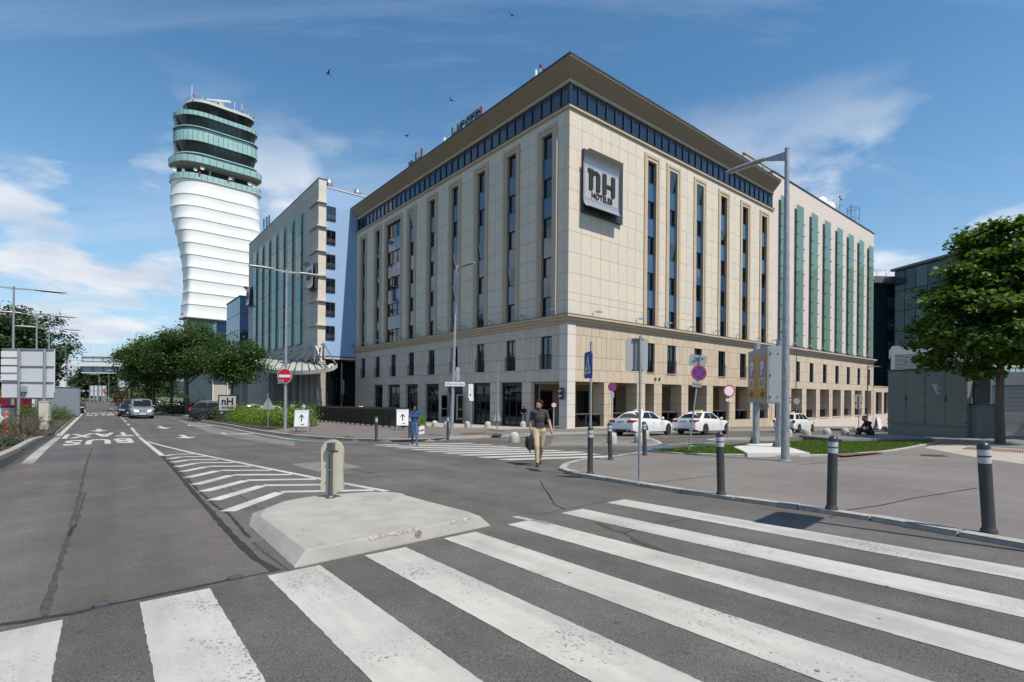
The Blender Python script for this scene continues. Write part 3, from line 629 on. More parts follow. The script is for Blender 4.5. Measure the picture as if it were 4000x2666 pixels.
def window(face, a0, a1, z0, z1, root, depth=0.2, plane=0.0, mull=0, curtain=None, tilt=False, frame=None, pane=None, name='window', extra=None, t=0.07, shade=False, cy=.15):
    """window > pane (> or curtain): recessed into its opening"""
    w, h = a1-a0, z1-z0; key = (round(w, 2), round(h, 2), mull, (frame or M_FRAME).name, t, name)
    if key not in WM:
        WM[key] = (window_mesh(w, h, t, 0.1, mull).mesh('window', frame or M_FRAME), MB().box(t*.5, w-t*.5, .045, .06, t*.5, h-t*.5).mesh('pane', pane or M_PANE))
    fm, pm = WM[key]
    o = obj(name, fm, root)
    if face == 'R': o.location = (a0, plane+depth, z0)
    else: o.location = (plane+depth, a1, z0); o.rotation_euler = (0, 0, -math.pi/2)
    if tilt:
        q = obj('pane', pm, o, (0, -.04, 0)); q.rotation_euler = (R_(7), 0, 0)
    else: obj('pane', pm, o)
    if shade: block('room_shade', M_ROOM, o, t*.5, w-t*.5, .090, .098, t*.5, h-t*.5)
    if curtain:
        cm = MB(); x0c, x1c = curtain[1]*w, curtain[2]*w; n = 14
        cm.loft([[(x0c+(x1c-x0c)*i/n, cy+.015*math.sin(i*2.3), .05) for i in range(n+1)], [(x0c+(x1c-x0c)*i/n, cy+.015*math.sin(i*2.3), h-.05) for i in range(n+1)]], closed=False, cap=False)
        cm.build('curtain', curtain[0], o)
    return o
UZ = [(7.72, 9.35), (10.9, 12.5), (14.1, 15.7), (17.3, 18.85), (20.45, 22.3)]
ROWS = [7.7, 8.8, 9.4, 10.9, 12.5, 14.1, 15.8, 17.25, 18.9, 20.45, 22.15, 23.4]
hotel = thing('hotel_building', 'large cream stone hotel with flared roof eave and dark blue window strips', 'hotel', (C0.x, C0.y, 0), TH)
cl = Cladding(hotel); LEN_L = 41.1; LEN_R = 34.15
cols_L = [2.46, 6.97, 11.48, 15.99, 20.5, 25.1, None, 34.15, 38.65]
cols_R = [10.42, 13.73, 18.26, 22.84, 27.41, 31.87]
creams = [M_CREAM, M_CREAM2, M_CREAM3]
# core volumes behind the cladding
mb = MB(); mb.box(.385, LEN_R-.3, .385, LEN_L-.02, 2.55, 25.4); mb.build('wall_core', M_JOINT, hotel)
mb = MB(); mb.box(.9, LEN_R-.3, 5.2, LEN_L-.02, -4, 2.56); mb.build('wall_core', M_ROOM, hotel)
def spans(opens, end):
    e = []; p = 0.0
    for a, b in opens: e.append((p, a)); p = b
    e.append((p, end)); return e
def split(a, b, w):
    n = max(1, round((b-a)/w)); return [(a+(b-a)*i/n, a+(b-a)*(i+1)/n) for i in range(n)]
oL = [(c-1.12, c+1.12) for c in cols_L[:6]] + [(27.35, 32.1)] + [(c-1.12, c+1.12) for c in cols_L[7:]]
oR = [(c-1.12, c+1.12) for c in cols_R]
for face, oo, end, first in (('L', oL, LEN_L, 1.34), ('R', oR, LEN_R, 1.41)):
    for a, b in spans(oo, end):
        if b-a < .1: continue
        if a == 0: parts = ([(0.0 if face == 'R' else .385, first)] + split(first, b, 1.1)) if b > first+.3 else [(.385 if face == 'L' else 0, b)]
        else: parts = split(a, b, 1.12)
        for p0, p1 in parts:
            for z0, z1 in zip(ROWS, ROWS[1:]): cl.add(face, p0, p1, z0, z1, creams)
    for a, b in oo: cl.add(face, a, b, 22.86, 23.4, creams)
SUR = {}
def surround(face, a0, a1, z0, z1, oa0, oa1, oz1):
    """two stepped bands round a window strip, open at the bottom; local x along the wall"""
    w = a1-a0; l = oa0-a0; r = oa1-a0; key = (round(w, 2), round(l, 2))
    if key not in SUR:
        b = MB(); H_ = z1-z0; oh = oz1-z0
        b.box(0, l*.55, -.10, .3, 0, H_).box(w-(w-r)*.55, w, -.10, .3, 0, H_).box(l*.55, w-(w-r)*.55, -.10, .3, H_-.25, H_)
        b.box(l*.55, l, -.05, .3, 0, H_-.25).box(r, w-(w-r)*.55, -.05, .3, 0, H_-.25).box(l, r, -.05, .3, oh, H_-.25)
        SUR[key] = b.mesh('window_surround', M_MOULD)
    o = obj('window_surround', SUR[key], hotel)
    if face == 'R': o.location = (a0, 0, z0)
    else: o.location = (0, a1, z0); o.rotation_euler = (0, 0, -math.pi/2)
    return o
tilts = {('L', 1, 3), ('L', 2, 2), ('L', 2, 4), ('L', 5, 0), ('L', 3, 2), ('R', 1, 0), ('R', 1, 2), ('R', 2, 0), ('R', 3, 1), ('L', 5, 4), ('R', 5, 2), ('L', 3, 3)}
ci = 0
def strip(face, ck, c, half=.58, mull=0):
    global ci
    surround(face, c-1.12, c+1.12, 7.7, 22.84, c-.62, c+.62, 22.3) if mull == 0 else surround(face, 27.35, 32.1, 7.7, 22.84, 27.81, 31.65, 22.3)
    segs = [(c-.62, c+.62)] if mull == 0 else split(27.81, 31.65, 1.28)
    for a0, a1 in segs:
        for k, (z0, z1) in enumerate(UZ):
            ci += 1; cur = None
            if (ci*7) % 5 in (0, 3): cur = (M_CURT, .55 if ci % 2 else .05, .97 if ci % 2 else .5)
            window(face, a0+.005, a1-.005, z0+.01, z1-.01, hotel, .22, curtain=cur, tilt=(face, ck, 4-k) in tilts)
            if k < 4:
                s0, s1 = z1, UZ[k+1][0]
                if face == 'R': block('spandrel', M_SPAN, hotel, a0+.02, a1-.02, .13, .3, s0, s1)
                else: block('spandrel', M_SPAN, hotel, .13, .3, a0+.02, a1-.02, s0, s1)
                if face == 'R': block('spandrel_trim', M_FRAME, hotel, a0, a1, .11, .3, s1-.0, s1+.045)
                else: block('spandrel_trim', M_FRAME, hotel, .11, .3, a0, a1, s1-.0, s1+.045)
for i, c in enumerate(cols_L):
    if c is None: strip('L', i, 29.73, mull=2)
    else: strip('L', i, c)
for i, c in enumerate(cols_R): strip('R', i, c)
# pale downpipe by the corner strip
block('downpipe', mat('pale_pipe', (.62, .55, .43), .5), hotel, -.16, -.04, 1.2, 1.3, 7.75, 21.6)
# ledge, glazed top storey, eave
corner_sweep([(-.3, 23.4), (.10, 23.4), (.16, 23.46), (.16, 23.64), (.02, 23.68), (-.3, 23.68)], LEN_R, LEN_L).build('ledge', M_MOULD, hotel)
corner_sweep([(-.3, 23.685), (.20, 23.66), (.20, 23.70), (-.3, 23.73)], LEN_R, LEN_L).build('ledge_flashing', M_FLASH, hotel)
nb = 37
pm = MB().box(0, 1.0, 0, .03, 0, 1.68).mesh('pane', M_PANE); tm = MB().box(0, .11, -.05, .12, 0, 1.7).mesh('mullion', M_FRAME)
ctm = MB(); ctm.loft([[(i*.95/10, .14+.02*math.sin(i*2), .02) for i in range(11)], [(i*.95/10, .14+.02*math.sin(i*2), 1.3) for i in range(11)]], closed=False, cap=False); ctm = ctm.mesh('curtain', M_CURT)
for i in range(31):
    x = i*1.105
    if x > LEN_R-.15: break
    obj('mullion', tm, hotel, (x-.055+(.06 if i == 0 else 0), .12, 23.72)); p = obj('pane', pm, hotel, (x+.055, .16, 23.72))
    if i in (1, 2, 8, 11, 13, 17, 21, 23): obj('curtain', ctm, p)
for i in range(37):
    y = i*1.125
    if y > LEN_L-.3: break
    m_ = obj('mullion', tm, hotel, (.12, y+.055+(.06 if i == 0 else 0), 23.72), -math.pi/2); p = obj('pane', pm, hotel, (.16, y+1.07, 23.72), -math.pi/2)
    if i in (1, 2, 4, 5, 8, 10, 11, 12, 14, 15, 18, 19, 20, 21, 24, 25, 28, 31): obj('curtain', ctm, p)
corner_sweep([(-.4, 25.05), (-.14, 25.05), (-.14, 25.4), (-.4, 25.4)], LEN_R, LEN_L).build('transom', M_FRAME, hotel)
corner_sweep([(-.4, 25.4), (.02, 25.4), (.06, 25.5), (.06, 25.62), (.00, 25.66), (.00, 25.75), (-.4, 25.75)], LEN_R, LEN_L).build('eave_gutter', M_MOULD, hotel)
corner_sweep([(-.4, 25.70), (.03, 25.70), (.10, 25.78), (.88, 26.62), (.88, 26.72), (-.4, 26.72)], LEN_R, LEN_L).build('eave_soffit', M_SOFF, hotel)
corner_sweep([(-.4, 26.722), (.92, 26.722), (.92, 26.86), (-.4, 26.95)], LEN_R, LEN_L).build('eave_flashing', M_FLASH, hotel)
MB().box(.3, LEN_R-.02, .3, LEN_L-.02, 25.4, 26.9).build('roof', M_FLASH, hotel)
# cornice over the first floor
corner_sweep([(-.3, 7.0), (.06, 7.0), (.12, 7.06), (.12, 7.22), (.28, 7.26), (.28, 7.44), (.42, 7.48), (.42, 7.66), (-.3, 7.69)], LEN_R, LEN_L).build('cornice', M_MOULD, hotel)
corner_sweep([(-.3, 7.691), (.44, 7.662), (.44, 7.70), (-.3, 7.72)], LEN_R, LEN_L).build('cornice_flashing', M_FLASH, hotel)
# lower storeys : left front in limestone, right front in beige stone
limes = [M_LIME, M_LIME2]; beiges = [M_BEIGE, M_BEIGE2]
wl = [(c-.64, c+.64) for c in (2.4, 6.91, 11.41, 15.93, 20.42, 24.95, 29.47, 33.96, 38.46)]
wr = [(9.95, 11.05), (13.0, 14.35), (17.5, 18.85), (22.02, 23.36), (26.54, 27.88), (31.1, 32.44)]
for face, ww, end, ms in (('L', wl, LEN_L, limes), ('R', wr, LEN_R, beiges)):
    st = 0.385 if face == 'L' else .86
    for z0, z1 in ((2.57, 3.51), (6.19, 7.0)):
        for a, b in split(st, end, .93): cl.add(face, a, b, z0, z1, ms)
    for a, b in spans(ww, end):
        a = max(a, st)
        for z0, z1 in ((3.51, 4.52), (4.52, 6.19)):
            for p0, p1 in split(a, b, .62): cl.add(face, p0, p1, z0, z1, ms)
for z0, z1 in ((-1.7, -.16), (-.16, .77), (.77, 1.66), (1.66, 2.57), (2.57, 3.51), (3.51, 4.52), (4.52, 6.19), (6.19, 7.0)):
    b = (-.04, .84, -.04, .82, z0+.01, z1-.01); c = Hx(.4, .4); cl.P.append((1, b, mat('white_corner_stone', (.62, .56, .50), .75, var=.06, scale=1.2)))
rail = MB()
for z in np.linspace(.02, 1.12, 10): rail.tube([(0, .0, z), (1.36, .0, z)], .012, 5)
for x in (.12, .68, 1.24): rail.box(x-.018, x+.018, -.012, .012, .0, 1.15)
rail.box(0, 1.36, -.025, .025, 1.12, 1.16); rail = rail.mesh('french_railing', M_RAIL)
for k, (a, b) in enumerate(wl):
    window('L', a+.005, b-.005, 3.56, 6.17, hotel, .16, mull=1, curtain=(M_CURT, .02, .3) if k in (2, 5) else None)
    block('window_sill', M_LIME, hotel, -.05, .3, a-.03, b+.03, 3.50, 3.56)
    obj('french_railing', rail, hotel, (-.14, b+.04, 3.58), -math.pi/2)
for k, (a, b) in enumerate(wr):
    window('R', a+.005, b-.005, 3.56, 6.17, hotel, .16, mull=1)
    block('window_sill', M_BEIGE, hotel, a-.03, b+.03, -.05, .3, 3.50, 3.56)
    if k: obj('french_railing', rail, hotel, (a-.01, -.14, 3.58))
# ground floor of the left front: piers and shop windows
gl = [(.85, 4.18), (5.35, 8.31), (9.82, 12.73), (14.31, 17.2), (18.84, 21.68), (23.36, 26.18), (27.67, 30.93), (32.38, 35.05)]
GZ = ((-2.6, -.9), (-.9, -.16), (-.16, .77), (.77, 1.66), (1.66, 2.57))
for a, b in spans(gl, LEN_L):
    if a == 0: continue
    for p0, p1 in split(a, b, .78):
        for z0, z1 in GZ: cl.add('L', p0, p1, z0, z1, limes)
MB().box(.386, .9, 4.2, LEN_L-.02, -3, 2.56).build('wall_core', M_ROOM, hotel)
def shopwin(a, b, z0=-1.6, z1=2.55, door=False):
    w, h = b-a, z1-z0; f = MB(); t = .07; d = .1
    f.box(0, t, 0, d, 0, h).box(w-t, w, 0, d, 0, h).box(t, w-t, 0, d, h-.28, h).box(t, w-t, 0, d, 0, .14 if not door else .05)
    f.box(t, w-t, 0, d, h*.66, h*.66+t)
    for x in ((w*.33, w*.66) if not door else (w*.25, w*.5, w*.75)): f.box(x-t*.4, x+t*.4, .005, d-.005, .1, h*.66 if not door else h*.66)
    f.box(w*.5-t*.4, w*.5+t*.4, .005, d-.005, h*.66, h-.28)
    if not door: f.box(t, w-t, .005, d-.005, h*.24, h*.24+t*.7)
    o = f.build('shop_window' if not door else 'glass_door', M_FRAME, hotel, loc=(.26, b, z0), rot=-math.pi/2)
    MB().box(t*.5, w-t*.5, .05, .06, .05, h-.1).build('pane', M_PANEG, o)
    return o
for k, (a, b) in enumerate(gl[1:]):
    if k == 2: continue
    shopwin(a, b, door=k in (4, 6))
# open glass doors with cream frames
a, b = gl[3]; block('door_header', M_FRAME, hotel, .2, .34, a, b, 1.7, 2.56)
cf = mat('cream_door_frame', (.55, .52, .42), .5, var=.05)
dl = MB(); dl.box(0, 1.15, 0, .05, 0, .18).box(0, 1.15, 0, .05, 2.32, 2.45).box(0, .12, 0, .05, .18, 2.32).box(1.03, 1.15, 0, .05, .18, 2.32).box(.12, 1.03, .005, .045, .95, 1.05)
for y, r in ((b+.02, R_(180+20)), (a+.1, R_(168))):
    d_ = dl.build('open_door', cf, hotel, loc=(.1, y, -.98)); d_.rotation_euler = (0, 0, r if y > a+1 else R_(205))
    MB().box(.1, 1.05, .02, .03, .15, 2.35).build('pane', M_PANEG, d_)
# passage by the corner and arcade of the right front
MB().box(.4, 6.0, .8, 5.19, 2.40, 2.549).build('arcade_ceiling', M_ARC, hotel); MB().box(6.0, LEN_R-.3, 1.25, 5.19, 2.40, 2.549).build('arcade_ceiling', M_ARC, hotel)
piers = [(4.24, 5.39), (8.54, 9.72), (11.01, 12.2), (15.35, 16.5), (19.83, 21.03), (24.35, 25.57), (28.9, 30.1), (33.2, 34.13)]
for a, b in piers:
    for p0, p1 in split(a, b, .6):
        for z0, z1 in GZ[:1] + GZ[1:]: cl.add('R', p0, p1, z0, z1, beiges, depth=1.2)
for z0, z1 in GZ: cl.add('L', 4.2, 5.33, z0, z1, limes, depth=1.0)
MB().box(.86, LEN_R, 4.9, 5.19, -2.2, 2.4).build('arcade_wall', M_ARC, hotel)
for i, x in enumerate((1.6, 6.2, 10.1, 13.2, 17.2, 21.8, 26.4, 31.0)):
    block('arcade_door', M_FRAME, hotel, x, x+1.5, 4.84, 4.9, -1.1, 1.9); block('pane', M_PANEG, hotel, x+.1, x+1.4, 4.82, 4.84, -.9, 1.8)
MB().box(.84, LEN_R, .12, 5.0, -1.35, -1.02).build('arcade_floor', M_SLAB, hotel)
rp = [(.84, 4.24)] + [(piers[i][1], piers[i+1][0]) for i in (0, 2, 3, 4, 5, 6)]
for a, b in rp:
    o = MB().tube([(a, .35, .03), (b, .35, .03)], .025, 8).tube([(a+.02, .35, .03), (a+.02, .35, -1.0)], .018, 6).tube([(b-.02, .35, .03), (b-.02, .35, -1.0)], .018, 6).tube([((a+b)/2, .36, -.05), ((a+b)/2, .42, -1.0)], .018, 6).build('parapet_rail', M_STEELR, hotel)
    MB().box(a+.03, b-.03, .39, .405, -1.0, -.1).build('pane', M_PANEG, o)
for a, b in split(.84, LEN_R, 2.3): cl.add('R', a, b, -5, -1.03, M_BEIGE, depth=.3)
for x in (11.15, 11.75): MB().lathe([(.13, 0), (.13, .06), (.09, .06), (.09, .01)], 14, (x, -.02, 3.02), ax='y', cap=False).build('vent_pipe', M_FLASH, hotel)
cl.build()
# ---------------------------------------------------------------- signs on the hotel
def h_thing(name, label, cat, x, y, z, group=None, rot=0): 
    p = Hx(x, y); return thing(name, label, cat, (p.x, p.y, z), TH+rot, group)
M_SHEET = mat('silver_sign_sheet', (0.42, 0.425, 0.44), 0.38, metal=0.6, var=0.04)
M_SIGNF = mat('pale_sign_face', (0.42, 0.385, 0.36), 0.5, var=0.04)
def nh_sign(x, y, z, w, h, rot, label, group=None, d=1.0):
    s = h_thing('hotel_sign', label, 'sign', x, y, z, group, rot)
    MB().box(.05*w, w, -.40*d, -.02, 0, h).build('backing_box', M_FLASH, s)
    prof = []
    for i in range(9):
        a = i/8*math.pi*.5; prof.append((-.62*d-.95*d*(1-math.cos(a)), .22*h-.17*h*math.sin(a)))
    prof = prof[::-1]
    for i in range(9):
        a = i/8*math.pi*.5; prof.append((-.62*d-.95*d*(1-math.cos(a)), .72*h+.22*h*math.sin(a)))
    back = [(p[0]+.07*d, p[1]) for p in prof]
    mb = MB(); n = len(prof); w0, w1 = 0.02*w, .86*w
    A = [(w0, p[0], p[1]) for p in prof]; B = [(w1, p[0], p[1]) for p in prof]; A2 = [(w0, p[0], p[1]) for p in back]; B2 = [(w1, p[0], p[1]) for p in back]
    mb.loft([A, B, B2, A2, A], closed=False, cap=False); mb.add(A+A2, [(i, i+1, n+i+1, n+i) for i in range(n-1)]); mb.add(B+B2, [(i, n+i, n+i+1, i+1) for i in range(n-1)])
    mb.build('curved_sheet', M_SHEET, s, smooth=40)
    MB().box(.05*w, .83*w, -.64*d, -.61*d, .22*h, .72*h).build('sign_face', M_SIGNF, s)
    MB().box(.1*w, .7*w, -.55*d, -.40*d, .3*h, .6*h).build('bracket', M_FLASH, s)
    L = MB(); t = .085*w; z0, z1 = .375*h, .695*h; x = .135*w; y0, y1 = -.80*d, -.645*d
    L.box(x-.03*w, x, y0, y1, z1-.045*h, z1).box(x, x+t, y0, y1, z0, z1)
    arc = []
    for i in range(11):
        a = math.pi*(1-i/10); arc.append((x+.145*w+.105*w*math.cos(a), z1-.075*h+.066*h*math.sin(a)))
    for i in range(11):
        a = math.pi*(i/10); arc.append((x+.145*w+(.105*w-t*.92)*math.cos(a), z1-.085*h+.035*h*math.sin(a)))
    for i in range(10):
        L.add([(arc[i][0], y0, arc[i][1]), (arc[i+1][0], y0, arc[i+1][1]), (arc[20-i][0], y0, arc[20-i][1]), (arc[21-i][0], y0, arc[21-i][1]), (arc[i][0], y1, arc[i][1]), (arc[i+1][0], y1, arc[i+1][1]), (arc[20-i][0], y1, arc[20-i][1]), (arc[21-i][0], y1, arc[21-i][1])], [(0, 3, 2, 1), (4, 5, 6, 7), (0, 1, 5, 4), (2, 3, 7, 6)])
    L.box(x+.25*w-t, x+.25*w, y0, y1, z0, z1-.08*h)
    hx = x+.315*w; L.box(hx, hx+t, y0, y1, z0, z1+.003*h).box(hx+.21*w, hx+.21*w+t, y0, y1, z0, z1+.003*h).box(hx+t, hx+.21*w, y0+.01, y1, z0+.12*h, z0+.165*h)
    L.build('lettering', M_INK, s)
    T = textmesh('HOTELES', .125*h, .05*d, .006); T.xf(Matrix.Translation((.44*w, -.70*d, .25*h))); T.build('lettering', M_INK, s)
    return s
nh_sign(1.1, 0, 15.75, 5.0, 4.9, 0, d=.62, label='big square hotel sign with black nh letters on the sunlit front')
rs = h_thing('roof_letters', 'grey letters nh standing on the roof edge of the cream hotel', 'letters', .55, 24.5, 26.8)
T = textmesh('n', 2.9, .14, .06); T.xf(Matrix.Rotation(-math.pi/2, 4, 'Z') @ Matrix.Translation((-1.7, 0, .45))); M_RL = mat('grey_letter_steel', (.16, .16, .155), .5, var=.1); T.build('letter', M_RL, rs)
T = textmesh('H', 2.7, .14, .06); T.xf(Matrix.Rotation(-math.pi/2, 4, 'Z') @ Matrix.Translation((.1, 0, .45))); T.build('letter', M_RL, rs)
rs = h_thing('roof_letters', 'grey letters HOTEL standing on the roof edge of the cream hotel', 'letters', .55, 14.4, 26.6)
for ch, yy in (('H', 2.4), ('O', 1.05), ('T', -.3), ('E', -1.4), ('L', -2.45)):
    T = textmesh(ch, 2.1, .14, .05); T.xf(Matrix.Rotation(-math.pi/2, 4, 'Z') @ Matrix.Translation((-yy, 0, .85))); T.build('letter', M_RL, rs)
M_WHITEP = mat('white_paint', (.72, .72, .71), .45, var=.05)
M_REDL = mat('red_lamp', (.35, .02, .02), .3, var=.1)
def mast(x, y, z, h, label, lamps=0, r=.16):
    a = h_thing('antenna_mast', label, 'antenna', x, y, z); a2 = MB().tube([(0, 0, 0), (0, 0, h)], r, 12).tube([(0, 0, h), (0, 0, h+.04)], r*.7, 12).build('radome', M_WHITEP, a)
    MB().tube([(.35, -.2, 0), (.35, -.2, h+.3)], .04, 6).tube([(0, 0, h*.7), (.35, -.2, h*.7)], .025, 6).build('pole', M_STEEL, a)
    for i in range(lamps): MB().lathe([(.02, 0), (.12, .05), (.12, .28), (.05, .36)], 10, (.35+.28*i, -.2-.1*i, h+.3-.35*i)).tube([(.35, -.2, h-.1), (.35+.28*i, -.2-.1*i, h+.3-.35*i)], .02, 5).build('warning_lamp', M_REDL, a)
mast(.6, 19.1, 26.6, 2.0, 'white cylinder antenna between the roof letters nh and HOTEL'); mast(.6, 4.6, 26.6, 2.1, 'white cylinder antenna with two red lamps near the roof corner', 2, .13); mast(.6, 21.6, 26.6, 1.4, 'thin double antenna pole just right of the roof letters nh', 0, .05)
# floodlights on the cornices
ORD = ['nearest the corner', 'second from the corner', 'third from the corner', 'fourth from the corner', 'fifth from the corner', 'sixth from the corner', 'seventh from the corner', 'eighth from the corner', 'ninth from the corner', 'farthest from the corner']
def floodlight(x, y, z, dirx, diry, n):
    s = h_thing('floodlight', n[0], 'floodlight', x, y, z, n[1])
    v = Vector((dirx, diry, 0)); MB().tube([(0, 0, 0), (0, 0, .42)], .03, 6).tube([(0, 0, .3), v*.3+Vector((0, 0, .38))], .025, 6).build('arm', M_STEEL, s)
    c = v*.55+Vector((0, 0, .42)); p = Vector((-diry, dirx, 0))*.13
    MB().loft([[c-v*.28-p*.6+Vector((0, 0, -.05)), c-v*.28+p*.6+Vector((0, 0, -.05)), c-v*.28+p*.6+Vector((0, 0, .06)), c-v*.28-p*.6+Vector((0, 0, .06))], [c-p+Vector((0, 0, -.04)), c+p+Vector((0, 0, -.04)), c+p+Vector((0, 0, .1)), c-p+Vector((0, 0, .1))], [c+v*.3-p*.7+Vector((0, 0, -.03)), c+v*.3+p*.7+Vector((0, 0, -.03)), c+v*.3+p*.7+Vector((0, 0, .03)), c+v*.3-p*.7+Vector((0, 0, .03))]]).build('lamp_head', M_STEEL, s)
for i, y in enumerate((.85, 4.7, 9.2, 13.7, 18.2, 22.8, 26.8, 32.6, 36.4, 40.4)): floodlight(-.3, y, 7.7, -.25, .95, ('small floodlight on the shaded hotel cornice, ' + ORD[i], 'floodlights on the shaded hotel cornice'))
for i, x in enumerate((2.5, 8.0, 12.1, 15.9, 20.5, 25.1, 29.6, 33.4)): floodlight(x, -.3, 7.7, .95, -.25, ('small floodlight on the sunlit hotel cornice, ' + ORD[i], 'floodlights on the sunlit hotel cornice'))

# ================================================================= wing with the green glass strips
M_PINK = mat('pink_white_plaster', (0.60, 0.52, 0.475), 0.85, var=0.05, scale=0.8, bump=0.1, detail=8)
M_GREEN = glassmat('green_glass', (0.52, 0.78, 0.68), 1.4, 0.03, dirt=0.24)
M_GDARK = mat('green_shaded_glazing', (0.26, 0.36, 0.32), 0.3, var=0.15)
M_PINKS = mat('pinkish_stone', (0.50, 0.41, 0.325), 0.8, var=0.09, scale=1.2, bump=0.15, stretch=(3, 3, .4)); M_PINKS2 = mat('pinkish_stone_pale', (0.54, 0.45, 0.365), 0.8, var=0.08, scale=1.2, bump=0.15, stretch=(3, 3, .4))
pink = thing('hotel_wing', 'pinkish white wing with tall green glass strips beside the cream hotel', 'building', (*Hx(LEN_R, 0), 0), TH)
X1 = 70.45-LEN_R
cp = Cladding(pink); _Hx = Hx
MB().box(.06, X1, .1, 30, 7.6, 28.15).build('wall', M_PINK, pink)
MB().box(.04, X1+.06, .02, 30, 28.15, 28.3).build('roof_edge', M_FLASH, pink)
MB().box(.06, X1-.3, 4.5, 30, -6, 7.6).build('wall_core', M_ROOM, pink)
MB().box(.06, X1-.3, .4, 4.5, 2.58, 7.6).build('wall_core', M_JOINT, pink)
xs_s = [36.75, 41.25, 45.8, 50.25, 54.8, 59.27, 63.75, 68.22]
fx = MB().lathe([(.05, -.05), (.05, .3)], 8, ax='y').mesh('glass_fixing', M_FLASH)
GJ = [25.74, 21.9, 18.76, 15.6, 12.41, 9.22, 7.74]
gpm = [MB().box(0, 2.15, 0, .025, 0, GJ[k]-GJ[k+1]-.03).mesh('glass_pane', M_GREEN) for k in range(6)]
for xc in xs_s:
    x = xc-LEN_R-1.0
    for k in range(6):
        z = GJ[k+1]
        obj('glass_pane', gpm[k], pink, (x, -.20, z+.015))
        for xx in (x+.1, x+2.05):
            obj('glass_fixing', fx, pink, (xx, -.1, z+.12))
            if k < 5: obj('glass_fixing', fx, pink, (xx, -.1, z+1.6))
        zw = 23.55-3.155*k
        window('R', x+.35, x+1.65, max(zw, 7.8), zw+1.7, pink, -.11, .1, shade=True, mull=1, frame=M_GDARK, name='window')
        if k < 5: block('spandrel', M_GDARK, pink, x+.3, x+1.75, .05, .12, zw-1.0, zw-.25)
corner = [(-.3, 6.94), (.05, 6.94), (.12, 7.0), (.12, 7.2), (.3, 7.25), (.3, 7.42), (.5, 7.48), (.5, 7.64), (-.3, 7.68)]
MB().loft([[(0.0, -p, z) for p, z in corner], [(X1, -p, z) for p, z in corner], [(X1+.0, -p, z) for p, z in corner]]).build('cornice', M_PINKS, pink)
MB().box(0, X1+.5, -.53, .0, 7.685, 7.73).build('cornice_flashing', M_FLASH, pink)
wp = [(40.82, 42.0), (45.05, 46.3), (49.5, 50.8), (54.0, 55.3), (58.5, 59.8), (63.0, 64.25), (67.5, 68.8)]; wp = [(a-LEN_R, b-LEN_R) for a, b in [(36.3, 37.5)]+wp]
for a, b in spans(wp, X1):
    for z0, z1 in ((3.44, 4.7), (4.7, 6.0)):
        for p0, p1 in split(a, b, .8): cp.add('R', p0, p1, z0, z1, [M_PINKS, M_PINKS2])
for z0, z1 in ((2.55, 3.44), (6.0, 6.94)):
    for p0, p1 in split(0, X1, .9): cp.add('R', p0, p1, z0, z1, [M_PINKS, M_PINKS2])
for a, b in wp: window('R', a+.005, b-.005, 3.46, 5.98, pink, .16, mull=0); block('window_transom', M_FRAME, pink, a, b, .14, .2, 4.7, 4.78)
pp = [(34.2, 35.0), (38.3, 39.5), (42.75, 44.08), (47.27, 48.57), (51.78, 53.05), (56.17, 57.5), (60.5, 61.9), (65.0, 66.4), (69.43, 70.45)]; pp = [(a-LEN_R, b-LEN_R) for a, b in pp]
for a, b in pp:
    for p0, p1 in split(a, b, .65):
        for z0, z1 in ((-1.25, -.3), (-.3, .65), (.65, 1.6), (1.6, 2.55)): cp.add('R', p0, p1, z0, z1, [M_PINKS, M_PINKS2], depth=1.3)
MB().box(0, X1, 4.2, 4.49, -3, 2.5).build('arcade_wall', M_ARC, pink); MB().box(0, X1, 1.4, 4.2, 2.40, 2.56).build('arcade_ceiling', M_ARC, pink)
MB().box(0, X1, .02, 4.3, -7, -1.27).build('plinth', M_PINK, pink)
for (a0, b0), (a1, b1) in zip(pp, pp[1:]):
    o = MB().tube([(b0, .5, -.2), (a1, .5, -.2)], .025, 8).tube([(b0+.03, .5, -.2), (b0+.03, .5, -1.26)], .018, 6).tube([(a1-.03, .5, -.2), (a1-.03, .5, -1.26)], .018, 6).build('parapet_rail', M_RAIL, pink)
    MB().box(b0+.05, a1-.05, .51, .525, -1.24, -.25).build('pane', M_PANEG, o)
    block('sill', M_PINKS2, pink, b0, a1, -.04, .3, -1.38, -1.262)
cp.build()
for i, x in enumerate((36.9, 39.0, 43.6, 48.1, 52.6, 57.1, 61.6, 66.1)): floodlight(x, -.3, 7.72, .95, -.2, ('small floodlight under the green glass strips, ' + ORD[i].replace('the corner', 'the cream hotel'), 'floodlights on the pink wing cornice'))
